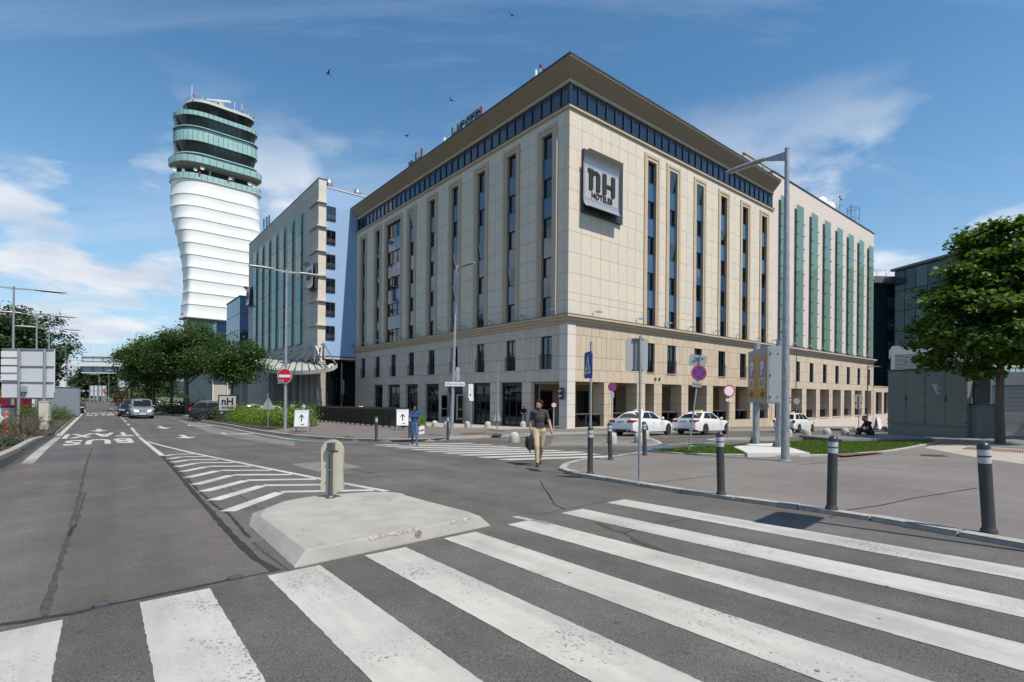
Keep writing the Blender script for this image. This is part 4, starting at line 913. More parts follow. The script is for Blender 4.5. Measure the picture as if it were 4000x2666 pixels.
# roof things on the wing
sc = h_thing('roof_screen', 'pale louvred screen on the roof of the pinkish wing', 'louvre screen', 31.6, 2.2, 26.9)
for k in range(9): MB().prism([(0, 0), (.14, .10), (.14, .16), (0, .06)], 0, 7.4, axis='x').xf(Matrix.Translation((0, 0, .9+k*.28))).build('slat', M_CREAM, sc)
for x in (0, 2.5, 5.0, 7.4): block('post', M_CREAM, sc, x-.06, x+.06, .14, .28, .4, 3.45)
block('cap_rail', M_MOULD, sc, -.1, 7.5, -.02, .3, 3.43, 3.55)
pr = h_thing('roof_parapet', 'low beige plant enclosure along the roof edge of the pinkish wing', 'parapet', 39, 3.0, 28.2); block('enclosure_wall', M_CREAM, pr, 0, 31, 0, 5, 0, 1.35); block('cap_rail', M_MOULD, pr, -.1, 31.1, -.1, 5.1, 1.35, 1.5)
for i, (x, lab) in enumerate(((54.6, 'larger satellite dish on the pinkish wing roof, next to the slats'), (57.6, 'satellite dish on the pinkish wing roof, nearer the ladder cage'))):
    d = h_thing('satellite_dish', lab, 'satellite dish', x, 1.8, 28.2)
    MB().lathe([(.02, 0), (.5, .06), (.95, .22), (1.3, .45), (1.33, .45), (.97, .19), (.5, .02), (.02, -.04)], 24, ax='y', cap=False).xf(Matrix.Translation((0, 0, 1.25)) @ Matrix.Rotation(R_(15), 4, 'X') @ Matrix.Rotation(R_(165), 4, 'Z')).build('dish', M_WHITEP, d, smooth=60)
    MB().tube([(0, .2, 0), (0, .2, 1.5)], .05, 8).tube([(.3, -.3, 1.2), (.1, -1.2, 1.9)], .025, 6).build('stand', M_STEEL, d)
mast(60.2, 2.0, 28.2, 3.6, 'white antenna with red lamps behind the satellite dishes', 2, .09)
lc = h_thing('roof_ladder', 'thin dark ladder cage on the roof of the pinkish wing', 'ladder', 67.2, 2.5, 28.2)
MB().tube([(0, 0, 1), (0, 0, 4.2), (.3, 0, 4.8), (.6, 0, 4.9)], .035, 5).tube([(.7, 0, 1), (.7, 0, 4.2), (1, 0, 4.7), (1.3, 0, 4.8)], .035, 5).build('stile', M_RAIL, lc)
for z in (2.6, 4.3): MB().tube([(1.2+.9*math.cos(a), .9*math.sin(a), z) for a in np.linspace(0, 2*math.pi, 17)], .03, 5).build('hoop', M_RAIL, lc)
for a in np.linspace(0, 5, 5): MB().tube([(1.2+.9*math.cos(a), .9*math.sin(a), 1.2), (1.2+.9*math.cos(a), .9*math.sin(a), 4.3)], .025, 5).build('cage_bar', M_RAIL, lc)
MB().tube([(-3, -1, 3.4), (0, 0, 4.0)], .03, 5).tube([(-3, -.3, 2.7), (.7, 0, 3.4)], .03, 5).build('rail', M_RAIL, lc)
# low colonnade beyond the wing
an = thing('colonnade_annex', 'low pale colonnade continuing beyond the pinkish wing', 'building', (*Hx(70.6, 0), 0), TH)
MB().box(0, 24, .0, 8, 2.4, 3.25).build('beam', M_PINKS2, an); MB().box(0, 24, -.06, 8.1, 3.25, 3.4).build('roof_edge', M_PINKS, an); MB().box(0, 24, 0, 8, -8, -1.3).build('plinth', M_PINK, an); MB().box(0, 24, 1.2, 8, -1.3, 2.4).build('wall_core', M_ROOM, an)
for k in range(6): block('pillar', M_PINKS2, an, k*4.2-.0, k*4.2+1.1, .0, 1.15, -1.3, 2.4); w_ = window('R', k*4.2+1.12, k*4.2+4.18, -1.28, 2.38, an, .5, mull=1)
# ================================================================= blue and stone wing with the entrance canopy
M_STONE = mat('grey_stone', (0.46, 0.43, 0.38), 0.8, var=0.12, scale=1.1, bump=0.15, detail=8); M_STONE2 = mat('grey_stone_light', (0.50, 0.465, 0.41), 0.8, var=0.12, scale=0.8, bump=0.15, detail=8)
M_WSTONE = mat('white_stone_edge', (0.60, 0.545, 0.475), 0.8, var=0.07, scale=1.2, bump=0.1)
M_BLUE = mat('light_blue_plaster', (0.275, 0.415, 0.63), 0.9, var=0.05, scale=1.4, bump=0.25, bscale=30, detail=8)
M_GREENL = glassmat('green_glass_shaded', (0.50, 0.74, 0.70), 1.4, 0.05, dirt=0.30)
M_TEALD = glassmat('dark_green_glass', (0.05, 0.16, 0.14), 1.6, 0.02, floor=.03)
M_CONCOL = mat('column_concrete', (0.36, 0.345, 0.31), 0.8, var=0.12, scale=1.5, bump=0.2)
lw_ = thing('entrance_wing', 'grey stone and light blue hotel wing with green glass strips and canopy', 'building', (*Hx(-5.2, 41.1), 0), TH)
Hx_save = Hx
class Clad2(Cladding):
    def add(s, face, a0, a1, z0, z1, m, **k):
        n = len(s.P); super().add(face, a0, a1, z0, z1, m, **k)
c2 = Cladding(lw_); _o = Hx(-5.2, 41.1)
def Hx(x, y): return _o + dR*x + dL*y
fins = [26.67, 23.48, 20.22, 16.98, 13.62, 10.38]
rows = [6.3, 8.4, 10.38, 12.0, 13.62, 15.3, 16.98, 18.6, 20.22, 21.85, 23.48, 25.05, 26.67, 28.3, 29.8]
for z0, z1 in zip(rows, rows[1:]):
    for a, b in split(.0, 39.7, 2.2): c2.add('L', a if a else .3, b, z0, z1, [M_STONE, M_STONE2], gap=.007)
    c2.add('R', .0, 1.03, z0, z1, M_WSTONE, gap=.007, depth=.3)
MB().box(.35, 9, .3, 39.6, 6.3, 28.9).build('wall_core', M_JOINT, lw_); MB().box(.32, 1.03, .3, 39.6, 6.3, 29.8).build('wall_core', M_JOINT, lw_)
MB().box(1.03, 9.5, .06, .5, 6.45, 28.9).build('blue_wall', M_BLUE, lw_); MB().box(1.0, 9.5, .0, .6, 28.9, 29.05).build('roof_edge', M_WSTONE, lw_); MB().box(-.04, 1.06, -.04, 39.7, 29.8, 29.92).build('roof_edge', M_FLASH, lw_)
for z in fins:
    MB().prism([(-.3, -.32), (1.06, -.32), (1.06, -.005), (-.005, -.005), (-.005, 3.2), (-.3, 3.2)], z, z+.14).build('sunshade_fin', M_STONE2, lw_)
for k, z in enumerate([24.6, 21.4, 18.17, 14.96, 11.77, 8.6]):
    w_ = window('R', 1.06, 2.28, z, z+1.87, lw_, -.12, .06, shade=True, cy=.078, mull=1, curtain=(M_CURTG, .05 if k % 2 else .45, .95))
    for q in (.28, .45, .62): block('window_bar', M_STEELR, w_, .0, 1.22, -.05, -.02, q, q+.035)
ysl = [33.55, 29.2, 24.8, 20.4, 16.1, 11.7, 7.5]
gq = MB().box(-.025, 0, 0, 2.2, 0, 3.06).mesh('glass_pane', M_GREENL)
for yc in ysl:
    for k in range(6):
        z = 8.45+k*3.12; obj('glass_pane', gq, lw_, (-.28, yc-1.1, z))
        window('L', yc-.6, yc+.6, z+.8, z+2.5, lw_, -.11, mull=0, frame=M_GDARK)
        for yy in (yc-1.0, yc+1.0): block('glass_fixing', M_FLASH, lw_, -.32, .0, yy-.04, yy+.04, z+.05, z+.13)
# base : pier, columns, glazed entrance
for z0, z1 in ((-6, -1.2), (-1.2, 1.3), (1.3, 3.8), (3.8, 6.3)):
    for a, b in split(27.2, 39.7, 4.2): c2.add('L', a, b, z0, z1, [M_STONE2, M_STONE], depth=.5)
MB().prism([(27.2, -6), (25.4, -6), (24.0, 6.3), (27.2, 6.3)], .0, 1.0, axis='x').build('slanted_pier', M_STONE, lw_)
c2.build()
MB().box(.5, 9, 24, 39.6, -6, 6.3).build('wall_core', M_STONE, lw_); MB().box(.1, 9, .1, 39.6, 6.05, 6.298).build('soffit', M_STONE2, lw_)
colm = MB().lathe([(.62, -6), (.62, 6.1)], 24).mesh('column', M_CONCOL)
for y in (.75, 3.1, 5.5, 8.1, 11.5, 15.0): obj('column', colm, lw_, (.75, y, 0))
MB().box(3.2, 3.4, 9, 24, -6, 6.1).build('shop_wall', M_STONE, lw_)
sf = MB()
for y in np.linspace(12.5, 23.5, 5): sf.box(3.08, 3.2, y-.06, y+.06, -4, 2.2)
sf.box(3.08, 3.2, 12.5, 23.5, 2.1, 2.3).build('shop_front', M_FRAME, lw_); MB().box(3.12, 3.14, 12.5, 23.5, -4, 2.1).build('pane', M_PANEG, lw_)
MB().box(3.14, 3.19, 12.6, 23.4, -4, 2.1).build('shop_interior', M_ROOM, lw_)
block('shop_sign', mat('yellow_sign', (.55, .40, .03), .5), lw_, 2.98, 3.07, 14.5, 23.5, 3.3, 4.3); block('shop_sign', M_INK, lw_, 2.98, 3.07, 14.5, 23.5, 4.3, 5.2)
t_ = textmesh('IN IHRE', .95, .01); t_.xf(Matrix.Translation((2.96, 19.6, 4.4)) @ Matrix.Rotation(-math.pi/2, 4, 'Z')); t_.build('lettering', MATS['yellow_sign'], lw_)
block('shop_sign', mat('dark_red_sign', (.16, .01, .015), .5), lw_, 3.0, 3.06, 12.6, 20.0, 1.6, 2.5); block('shop_sign', M_WHITEP, lw_, 3.0, 3.06, 20.0, 23.4, 1.6, 2.5)
gm_ = MB(); 
for x in np.linspace(1.5, 5.1, 5): gm_.box(x-.04, x+.04, 3.0, 3.12, -5, 6.0)
for z in (-.2, 2.4, 4.2): gm_.box(1.5, 5.1, 2.99, 3.13, z-.04, z+.04)
gm_.build('entrance_frame', M_FLASH, lw_)
for x0, x1 in zip(np.linspace(1.5, 5.1, 5), np.linspace(1.5, 5.1, 5)[1:]):
    for z0, z1 in ((-5, -.24), (-.16, 2.36), (2.44, 4.16), (4.24, 6.0)): block('pane', M_TEALD, lw_, x0+.04, x1-.04, 3.05, 3.07, z0, z1)
MB().box(1.3, 9, 4.5, 9, -6, 6.0).build('lobby', M_ROOM, lw_)
# curved glass drum beside it
arc_ = [(5.1+1.35*math.cos(a), 1.7+1.45*math.sin(a)) for a in np.linspace(R_(100), R_(215), 9)]
for (xa, ya), (xb, yb) in zip(arc_, arc_[1:]):
    for z0, z1 in ((-5, -.2), (-.2, 2.4), (2.4, 6.0)): MB().add([(xa, ya, z0+.03), (xb, yb, z0+.03), (xb, yb, z1-.03), (xa, ya, z1-.03)], [(0, 1, 2, 3)]).build('pane', M_TEALD, lw_)
    MB().box(xa-.03, xa+.03, ya-.03, ya+.03, -5, 6.0).build('mullion', M_FLASH, lw_)
# roof things
for x, y, s in ((1.75, 1.2, .56), (5.9, 1.6, .5)):
    v = thing('roof_vent', 'shiny metal vent cowl on the blue wing roof, ' + ('next to the stone corner' if x < 3 else 'close to the hotel eave'), 'vent', (*Hx(x, y), 28.9), TH)
    MB().lathe([(.62*s, 0), (.62*s, .5*s), (1.05*s, 1.7*s), (1.05*s, 1.9*s)], 20, cap=False).build('lower_cone', M_STEELR, v, smooth=40); MB().lathe([(1.05*s, 1.9*s), (.62*s, 2.9*s), (.5*s, 3.0*s)], 20).build('upper_cone', M_STEELR, v, smooth=40)
for (yy, zz, lab) in ((38.2, 17.6, 'small nh hotel sign near the far end of the grey stone wing'), (2.4, 15.2, 'small nh hotel sign near the blue corner of the grey stone wing')):
    Hx_old = Hx; s_ = thing('hotel_sign', lab, 'sign', (*Hx(-.15, yy), zz), TH-math.pi/2)
    MB().box(0, 2.6, -.3, 0, 0, 3.4).build('backing_box', M_FLASH, s_)
    pf = [(-.55-.6*(1-math.cos(a)), .6-.6*math.sin(a)) for a in np.linspace(math.pi/2, 0, 7)]+[(-.55-.6*(1-math.cos(a)), 2.9+.6*math.sin(a)) for a in np.linspace(0, math.pi/2, 7)]
    MB().loft([[(-.1, p, z) for p, z in pf], [(2.2, p, z) for p, z in pf], [(2.2, p+.08, z) for p, z in pf], [(-.1, p+.08, z) for p, z in pf], [(-.1, p, z) for p, z in pf]], closed=False, cap=False).build('curved_sheet', M_SHEET, s_)
    MB().box(.1, 2.0, -.58, -.56, .8, 2.7).build('sign_face', M_SIGNF, s_); t_ = textmesh('nH', 1.5, .06, .04); t_.xf(Matrix.Translation((1.05, -.64, 1.4))); t_.build('lettering', M_INK, s_)
ln_ = thing('roof_antenna', 'dark lattice antenna on the far roof edge of the grey stone wing', 'antenna', (*Hx(1.5, 35), 29.9), TH)
for dx in (0, .5, .9): MB().tube([(dx, 0, 0), (dx, 0, 4+dx)], .06, 6).tube([(dx, 0, 2.5), (dx, 0, 4+dx)], .13, 6).build('pole', M_FLASH, ln_)
# canopy : curved slats hung from raking steel arms
cn = thing('entrance_canopy', 'curved slatted canopy hung over the hotel entrance', 'canopy', (*Hx(0, 0), 0), TH)
M_CPANE = glassmat('frosted_canopy_glass', (.22, .26, .25), 1.3, .3, dirt=.35)
M_SLAT = mat('canopy_slat', (0.42, 0.42, 0.36), 0.6, var=0.08, scale=2)
def Lc(px, py, Y):      # surveyed point in the wing's own axes
    p = at(px, py, Y); q = Vector(p[:2])-_o; return Vector((q.dot(dR), q.dot(dL), p.z))
outer = [Lc(1318, 1437, 62), Lc(1295, 1450, 61.5), Lc(1240, 1460, 62), Lc(1180, 1464, 63), Lc(1120, 1463, 65), Lc(1060, 1458, 68), Lc(1000, 1448, 72), Lc(950, 1438, 76)]
inner = [Lc(1300, 1437, 66), Lc(1262, 1430, 67.5), Lc(1225, 1424, 69), Lc(1180, 1418, 71), Lc(1140, 1412, 74), Lc(1095, 1405, 78), Lc(1050, 1400, 83), Lc(1005, 1398, 88)]
def crv(P, n):
    P = [Vector(p) for p in P]; q = []
    for i in range(n+1):
        t = i/n*(len(P)-1); k = min(int(t), len(P)-2); f = t-k
        p0, p1, p2, p3 = P[max(k-1, 0)], P[k], P[k+1], P[min(k+2, len(P)-1)]
        q.append(.5*((2*p1)+(p2-p0)*f+(2*p0-5*p1+4*p2-p3)*f*f+(3*p1-p0-3*p2+p3)*f**3))
    return q
O_ = crv(outer, 28); I_ = crv(inner, 28); NS = 7
for k in range(NS):         # broad boards side by side, small dark gaps between
    A = [o.lerp(i, k/NS+.006) for o, i in zip(O_, I_)]; B = [o.lerp(i, (k+1)/NS-.012)+Vector((0, 0, .10)) for o, i in zip(O_, I_)]; th = Vector((0, 0, .07))
    MB().loft([A, B, [p+th for p in B], [p+th for p in A], A], closed=False, cap=False).build('slat', M_SLAT, cn)
MB().loft([O_, [p+Vector((0, 0, .5)) for p in O_], [p+Vector((0, 0, .5))+(I_[14]-O_[14]).normalized()*.12 for p in O_], [p+(I_[14]-O_[14]).normalized()*.12 for p in O_]], closed=False, cap=False).build('front_board', M_SLAT, cn)
for j in range(0, 29, 2):
    a, b = O_[j], I_[j]; MB().tube([a+Vector((0, 0, .16)), b+Vector((0, 0, .22))], .06, 6).build('cross_beam', M_FLASH, cn)
    MB().tube([a+Vector((0, 0, .45)), a+Vector((0, 0, .75))], .05, 5).build('clip', M_FLASH, cn)
tp = Lc(1264, 1342, 66.0)
for j in range(5, 27, 3):
    s0 = I_[j]+Vector((0, 0, .7)); e0 = s0.lerp(tp, 1)*1.0; yy = s0.y
    MB().tube([s0.lerp(O_[j], .2), Vector((-.1, max(.3, yy-8), 7.7))], .09, 8).build('raking_arm', M_STEELR, cn)
MB().tube([tp, I_[4]+Vector((0, 0, .8))], .13, 8).tube([tp, O_[2]+Vector((0, 0, .7))], .09, 8).tube([tp, Vector((.4, -.3, tp.z))], .12, 8).build('mast_arm', M_STEELR, cn)
MB().lathe([(.42, -.03), (.42, .03)], 20, tuple(O_[4].lerp(I_[4], .1)+Vector((0, -.35, .4))), ax='y').build('round_lamp', M_WHITEP, cn)
Hx = Hx_save

# ================================================================= control tower
TK = Vector((-114.2, 174.6)); te1 = Vector((.725, .688)); te2 = Vector((-.76, .65)); tn = Vector((te1.y, -te1.x))
M_MEMB = mat('white_membrane', (0.80, 0.80, 0.79), 0.5, var=0.04, scale=0.15, stretch=(1, 1, .2)); M_TEAL = mat('pale_teal_panel', (0.30, 0.47, 0.45), 0.3, var=0.08, scale=0.3, coat=0.3)
M_TGLS = mat('dark_cab_glass', (0.012, 0.022, 0.026), 0.05, var=0.3, scale=.2, spec=0.7); M_TSTR = mat('teal_strip_glass', (0.06, 0.12, 0.13), 0.1, var=.3, scale=.3); M_TROOF = mat('grey_cab_roof', (.42, .43, .43), .6, var=.05)
tower = thing('control_tower', 'tall white twisted airport control tower with dark glazed cab', 'tower', (TK.x, TK.y, 0))
def ring(Lf, Lw, r, off=0.0, n=10, t0=0.0):
    """rounded four-sided plan; off insets it; point list relative to the tower's near corner"""
    C = [te1*(t0+off)+te2*off, te1*(Lf-off)+te2*off, te1*(Lf-off)+te2*(Lw-off), te1*(t0+off)+te2*(Lw-off)]
    out = []; rs = [r, min(7, Lw*.45), min(5, Lw*.45), min(2.0+.25*r, Lw*.45)]
    for i in range(4):
        p = C[i]; a = (C[i-1]-p).normalized(); b = (C[(i+1) % 4]-p).normalized(); rr = rs[i]*1.0
        A = p+a*rr; B = p+b*rr
        for k in range(n+1):
            t = k/n; out.append(A*(1-t)**2+p*2*t*(1-t)+B*t*t)
    return out
def rz(P, z): return [(p.x, p.y, z) for p in P]
zs = [75.6, 70.2, 66.1, 61.7, 57.6, 53.2, 49.0, 44.6, 40.3, 35.9, 31.7, 27.2, 24.0]
lw = [12.5, 13, 12.5, 11.5, 10.5, 9.8, 9.2, 8.6, 8.3, 8.3, 9.0, 10, 10]; t0s = [0, 0, 0, .5, 1.2, 2, 2.6, 3, 3.2, 3.2, 3.0, 2.6, 2.6]; rd = [9, 9, 8, 6.5, 5, 3.6, 2.6, 2, 1.6, 1.3, 1.1, 1.0, 1.0]
for i in range(len(zs)-2):
    secs = []
    for k in range(7):
        t = k/6; z = zs[i+1]+(zs[i]-zs[i+1])*t; o = .16*math.sin(math.pi*t)
        secs.append(rz(ring(27.5+.2*i, lw[i+1]+(lw[i]-lw[i+1])*t, rd[i+1]+(rd[i]-rd[i+1])*t, o, 10, t0s[i+1]+(t0s[i]-t0s[i+1])*t), z+.07*(1 if k == 0 else (-1 if k == 6 else 0))))
    MB().loft(secs).build('shell_segment', M_MEMB, tower, smooth=50)
    MB().loft([rz(ring(27.5+.2*i, lw[i+1], rd[i+1], -.03, 10, t0s[i+1]), zs[i+1]-.16), rz(ring(27.5+.2*i, lw[i+1], rd[i+1], -.03, 10, t0s[i+1]), zs[i+1]+.16)]).build('ring_joint', mat('grey_ring', (.25, .27, .28), .5), tower)
MB().loft([rz(ring(28, 8.2, 1, .8, 10, 2.6), -12), rz(ring(28, 8.2, 1, .8, 10, 2.6), 27.2)]).build('shaft_base', mat('shaft_base_glass', (.05, .075, .08), .25, var=.2, scale=.2), tower)
def tband(z0, z1, o0, o1, m, name, Lf=27.5, Lw=12.5, r=9, t0=0.0, panels=0, gap=.06, seam=None):
    A = ring(Lf, Lw, r, o0, 12, t0); B = ring(Lf, Lw, r, o1, 12, t0)
    if not panels: return MB().loft([rz(A, z0), rz(B, z1)]).build(name, m, tower, smooth=40)
    def arcl(P):
        P = P+[P[0]]; L = [0]
        for a, b in zip(P, P[1:]): L.append(L[-1]+(b-a).length)
        return P, L
    PA, LA = arcl(A); PB, LB = arcl(B)
    def on(P, L, s):
        s = max(0, min(s, .99999))*L[-1]; k = max(i for i in range(len(L)-1) if L[i] <= s); return P[k].lerp(P[k+1], (s-L[k])/max(1e-6, L[k+1]-L[k]))
    MB().loft([rz(ring(Lf, Lw, r, o0+.12, 12, t0), z0), rz(ring(Lf, Lw, r, o1+.12, 12, t0), z1)]).build(name + '_frame', seam or M_FLASH, tower)
    for k in range(panels):
        g0 = (k+.0)/panels+gap/LA[-1]; g1 = (k+1.0)/panels-gap/LA[-1]; gm2 = (g0+g1)/2
        vs = [(*on(PA, LA, s), z0) for s in (g0, gm2, g1)]+[(*on(PB, LB, s), z1) for s in (g0, gm2, g1)]
        # only the sides that face the place
        c = Vector((vs[1][0], vs[1][1]))
        MB().add(vs, [(0, 1, 4, 3), (1, 2, 5, 4)]).build(name, m, tower)
tband(75.7, 77.6, -.25, -.25, M_TEAL, 'parapet_panel', panels=40)
tband(75.6, 80.6, 2.6, 2.6, M_ROOM, 'equipment_deck'); tband(75.5, 75.7, -.3, -.3, M_TROOF, 'deck_slab')
tband(80.2, 81.4, 1.2, -.5, M_TROOF, 'balcony_soffit'); tband(81.4, 83.6, -.5, -.6, M_TEAL, 'balcony_panel', panels=34)
tband(83.5, 84.9, 1.0, .9, M_TSTR, 'strip_window', panels=40, seam=M_TEAL); tband(84.9, 85.3, .7, .7, M_TEAL, 'band_rail')
tband(85.3, 89.4, 1.9, .9, M_TGLS, 'cab_window', panels=36); tband(89.4, 93.0, .7, .7, M_TEAL, 'teal_panel', panels=44)
tband(93.0, 94.2, .85, .85, M_TSTR, 'strip_window', panels=40, seam=M_TEAL); tband(94.2, 94.5, .6, .6, M_TEAL, 'band_rail')
tband(94.5, 98.3, 1.9, .9, M_TGLS, 'cab_window', panels=36); tband(98.3, 99.8, .7, .6, M_TEAL, 'teal_panel', panels=44)
kw = dict(Lf=25.5, Lw=11.5, r=7, t0=3.2)
tband(99.8, 103.1, 1.9, .5, M_TGLS, 'cab_window', panels=26, **kw); tband(103.1, 104.1, .2, .3, M_TROOF, 'cab_roof', **kw); tband(104.1, 104.3, .3, 1.5, M_TROOF, 'cab_roof', **kw)
rr_ = ring(25.5, 11.5, 7, .8, 6, 3.2); MB().tube(rz(rr_+rr_[:1], 105.4), .05, 4).tube(rz(rr_+rr_[:1], 104.9), .05, 4).build('roof_railing', M_STEEL, tower)
cr = te1*14+te2*6
rb = MB(); rb.lathe([(3.2, 104.2), (3.2, 105.2), (2.0, 105.4), (2.0, 107.2)], 14, (cr.x, cr.y, 0)).build('radar_platform', M_TROOF, tower)
ra = MB(); ra.box(-4.0, 4.0, -.35, .35, 108.0, 108.6).box(-.5, .5, -.5, .5, 106.2, 108.0).xf(Matrix.Translation((cr.x, cr.y, 0)) @ Matrix.Rotation(R_(10), 4, 'Z')); ra.build('radar_antenna', M_WHITEP, tower)
for t1, t2, h in ((4.5, 3.0, 5.0), (18, 2.5, 4.0), (21, 4, 5.0), (24, 6, 3.5), (9, 7, 4.2), (16, 8, 4)):
    p = te1*t1+te2*t2; MB().tube([(p.x, p.y, 104.1), (p.x, p.y, 104.1+h)], .09, 5).build('aerial', M_WHITEP, tower)
for t1, t2, z in ((4.5, 1.5, 104.5), (12, 1, 104.5), (20, 1.2, 104.5), (24.5, 2.5, 104.5), (0.5, 8.5, 76.9), (6, -.4, 77.3), (15, -.4, 77.3), (26.5, 1.5, 77.3), (1.2, -.4, 27.6)):
    p = te1*t1+te2*t2; MB().lathe([(.3, 0), (.3, .6), (.2, .8)], 8, (p.x, p.y, z)).build('warning_lamp', mat('tower_red_lamp', (.38, .03, .025), .5), tower)
M_SIGNW = mat('tower_dish', (.5, .5, .5), .5)
for t1, t2, z, r in ((5, .6, 78.8, .8), (7, .4, 79.8, .9), (2.2, 3.4, 78.6, .7), (.2, 5.5, 78.9, 1.0), (16, .6, 78.9, .8), (22.5, .5, 78.8, 1.0), (24, .9, 78.6, .9)):
    p = te1*t1+te2*t2; r *= .75; MB().lathe([(.02, 0), (r*.6, .12), (r, .4)], 14, (0, 0, 0), ax='y', cap=False).xf(Matrix.Translation((p.x, p.y, z)) @ Matrix.Rotation(R_(40), 4, 'Z')).build('dish', M_SIGNW, tower)
for t1, t2 in ((10, 2), (17.5, 2), (24, 3)): 
    p = te1*t1+te2*t2; MB().tube([(p.x, p.y, 75.6), (p.x, p.y, 80.4)], .35, 8).build('deck_post', M_TROOF, tower)

# ================================================================= blue glass offices at the tower's foot
M_NAVY = mat('navy_glass_panel', (0.018, 0.045, 0.11), 0.12, var=0.25, scale=.25, spec=0.7); M_NAVYF = mat('navy_frame', (0.012, 0.022, 0.05), 0.5)
def glass_block(name, label, px0, px1, pytop, Y, depth, floors, nseg, m, mf, group=None, zb=-6, side=6):
    a = at(px0, pytop, Y); p = Vector(a[:2]); q = p; 
    # front runs along dR until the right sight line
    ar = sight(px1, pytop)[0]; t = (ar*p.y-p.x)/(dR.x-ar*dR.y)
    b_ = thing(name, label, 'building', (p.x, p.y, 0), TH); zt = a.z
    MB().box(.12, t-.02, .12, depth, zb, zt-.1).build('wall_core', mf, b_); MB().box(-.1, t+.05, -.1, depth, zt-.1, zt+.15).build('roof_edge', mf, b_)
    fh = (zt-.15-zb)/floors
    for k in range(floors):
        for i in range(nseg): block('glass_panel', m, b_, t*i/nseg+.05, t*(i+1)/nseg-.05, 0, .14, zb+k*fh+.05, zb+(k+1)*fh-.05)
        for i in range(side): block('glass_panel', m, b_, 0, .14, .2+depth*i/side, depth*(i+1)/side, zb+k*fh+.05, zb+(k+1)*fh-.05)
    return b_
glass_block('glass_office', 'tall narrow navy glass block squeezed against the grey stone wing', 938, 1002, 1157, 106, 14, 8, 3, M_NAVY, M_NAVYF)
glass_block('glass_office', 'low navy glass block at the foot of the white tower', 846, 945, 1259, 128, 5, 6, 9, M_NAVY, M_NAVYF)
pv = thing('entrance_pavilion', 'pale low pavilion with glass roof behind the row of trees', 'building', at(830, 1500, 100)*1.0, TH); zb = -pv.location.z-3
MB().box(0, 18, .3, 8, zb, 1.0).build('wall', mat('pale_pavilion_wall', (.42, .41, .35), .8, var=.1), pv); MB().box(-1, 19, -1.5, 8.5, 2.6, 2.8).build('roof', M_WHITEP, pv)
for i in range(8): block('post', M_WHITEP, pv, i*2.5, i*2.5+.15, -.1, .05, zb, 2.6); block('pane', M_PANEG, pv, i*2.5+.2, i*2.5+2.4, .1, .14, 1.05, 2.55)
for i in range(10): block('entrance_slat', M_NAVYF, pv, 9+i*.5, 9.22+i*.5, -.4, -.15, zb, .9)

# ================================================================= dark glass offices on the right
M_OFF = mat('dark_teal_glass', (0.018, 0.042, 0.05), 0.10, var=0.45, scale=.35, spec=0.5); M_OFFF = mat('dark_office_frame', (0.03, 0.036, 0.038), 0.5, var=.1); M_OFFR = mat('office_roof_slab', (.13, .14, .15), .5, var=.05); M_OFF2 = mat('office_lit_glass', (0.06, 0.12, 0.13), 0.08, var=0.4, scale=.5)
of = thing('glass_office', 'big dark green glass office building behind the leafy tree', 'building', (75.2, 101.0, 0), math.atan2(-13.3, 1.9))
# local x runs towards us along the front, y into the building
of.rotation_euler = (0, 0, math.atan2(-13.3, 1.9)); FL = 42; zt = 26.6
MB().box(0.1, FL, .15, 30, -9, zt-.2).build('wall_core', M_OFFF, of); MB().box(-.4, FL, -.5, 30, zt-.2, zt+.25).build('roof_edge', M_OFFR, of)
nfl = 9; fh = (zt-.4+9)/nfl
for k in range(nfl):
    for i in range(18):
        lit = (k in (5, 6) and i in (2, 4)) or ((k*7+i*5) % 11 == 0)
        block('glass_panel', M_OFF2 if lit else M_OFF, of, FL*i/18+.06, FL*(i+1)/18-.06, 0, .18, -9+k*fh+.08, -9+(k+1)*fh-.08)
of2 = thing('glass_office', 'recessed dark glass stair block between the pinkish wing and the big office', 'building', (71.5, 103.5, 0), R_(3))
MB().box(0, 12, .15, 14, -9, 24.4).build('wall_core', M_OFFF, of2); MB().box(-1, 9, -1.6, 14, 24.4, 25.7).build('roof_slab', M_OFFR, of2)
for k in range(15):
    for i in range(6): block('glass_panel', M_OFF2 if (i in (3,) and k % 2) or (k*5+i*3) % 13 == 0 else M_OFF, of2, i*1.5+.05, (i+1)*1.5-.05, 0, .17, -9+k*2.2+.06, -9+(k+1)*2.2-.06)
MB().tube([(-1, -1.5, 27), (9, -1.5, 27)], .06, 6).build('roof_rail', M_STEEL, of2)
for i in range(6): MB().tube([(i*1.9-1, -1.5, 25.7), (i*1.9-1, -1.5, 27)], .05, 5).tube([(i*1.9-1, -1.5, 25.7), (i*1.9, -1.5, 27)], .03, 5).build('rail_post', M_STEEL, of2)
# louvred plant houses and the electricity cabinets
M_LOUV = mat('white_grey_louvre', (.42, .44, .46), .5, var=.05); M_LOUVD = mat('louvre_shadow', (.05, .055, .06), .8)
def louvre_house(label, px0, px1, pyt, pyb, Y, dep, n, rot=0.0):
    a = at(px0, pyt, Y); w = (px1-px0)*Y/2000; h = (pyb-pyt)*Y/2000; zb = g(a.x, a.y)
    b_ = thing('louvre_house', label, 'plant house', (a.x, a.y, zb), rot); zt = a.z-zb; z0 = zt-h
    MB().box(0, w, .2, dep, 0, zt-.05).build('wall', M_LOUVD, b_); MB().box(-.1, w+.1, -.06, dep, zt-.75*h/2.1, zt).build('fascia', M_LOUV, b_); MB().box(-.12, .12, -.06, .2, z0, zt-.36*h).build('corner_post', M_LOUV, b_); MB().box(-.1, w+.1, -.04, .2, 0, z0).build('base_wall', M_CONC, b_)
    for k in range(n):
        z = z0+(zt-.36*h-z0)*k/n; MB().prism([(-.05, z), (.16, z+.09), (.16, z+.12), (-.05, z+.05)], .12, w+.1, axis='x').build('slat', M_LOUV, b_)
    return b_
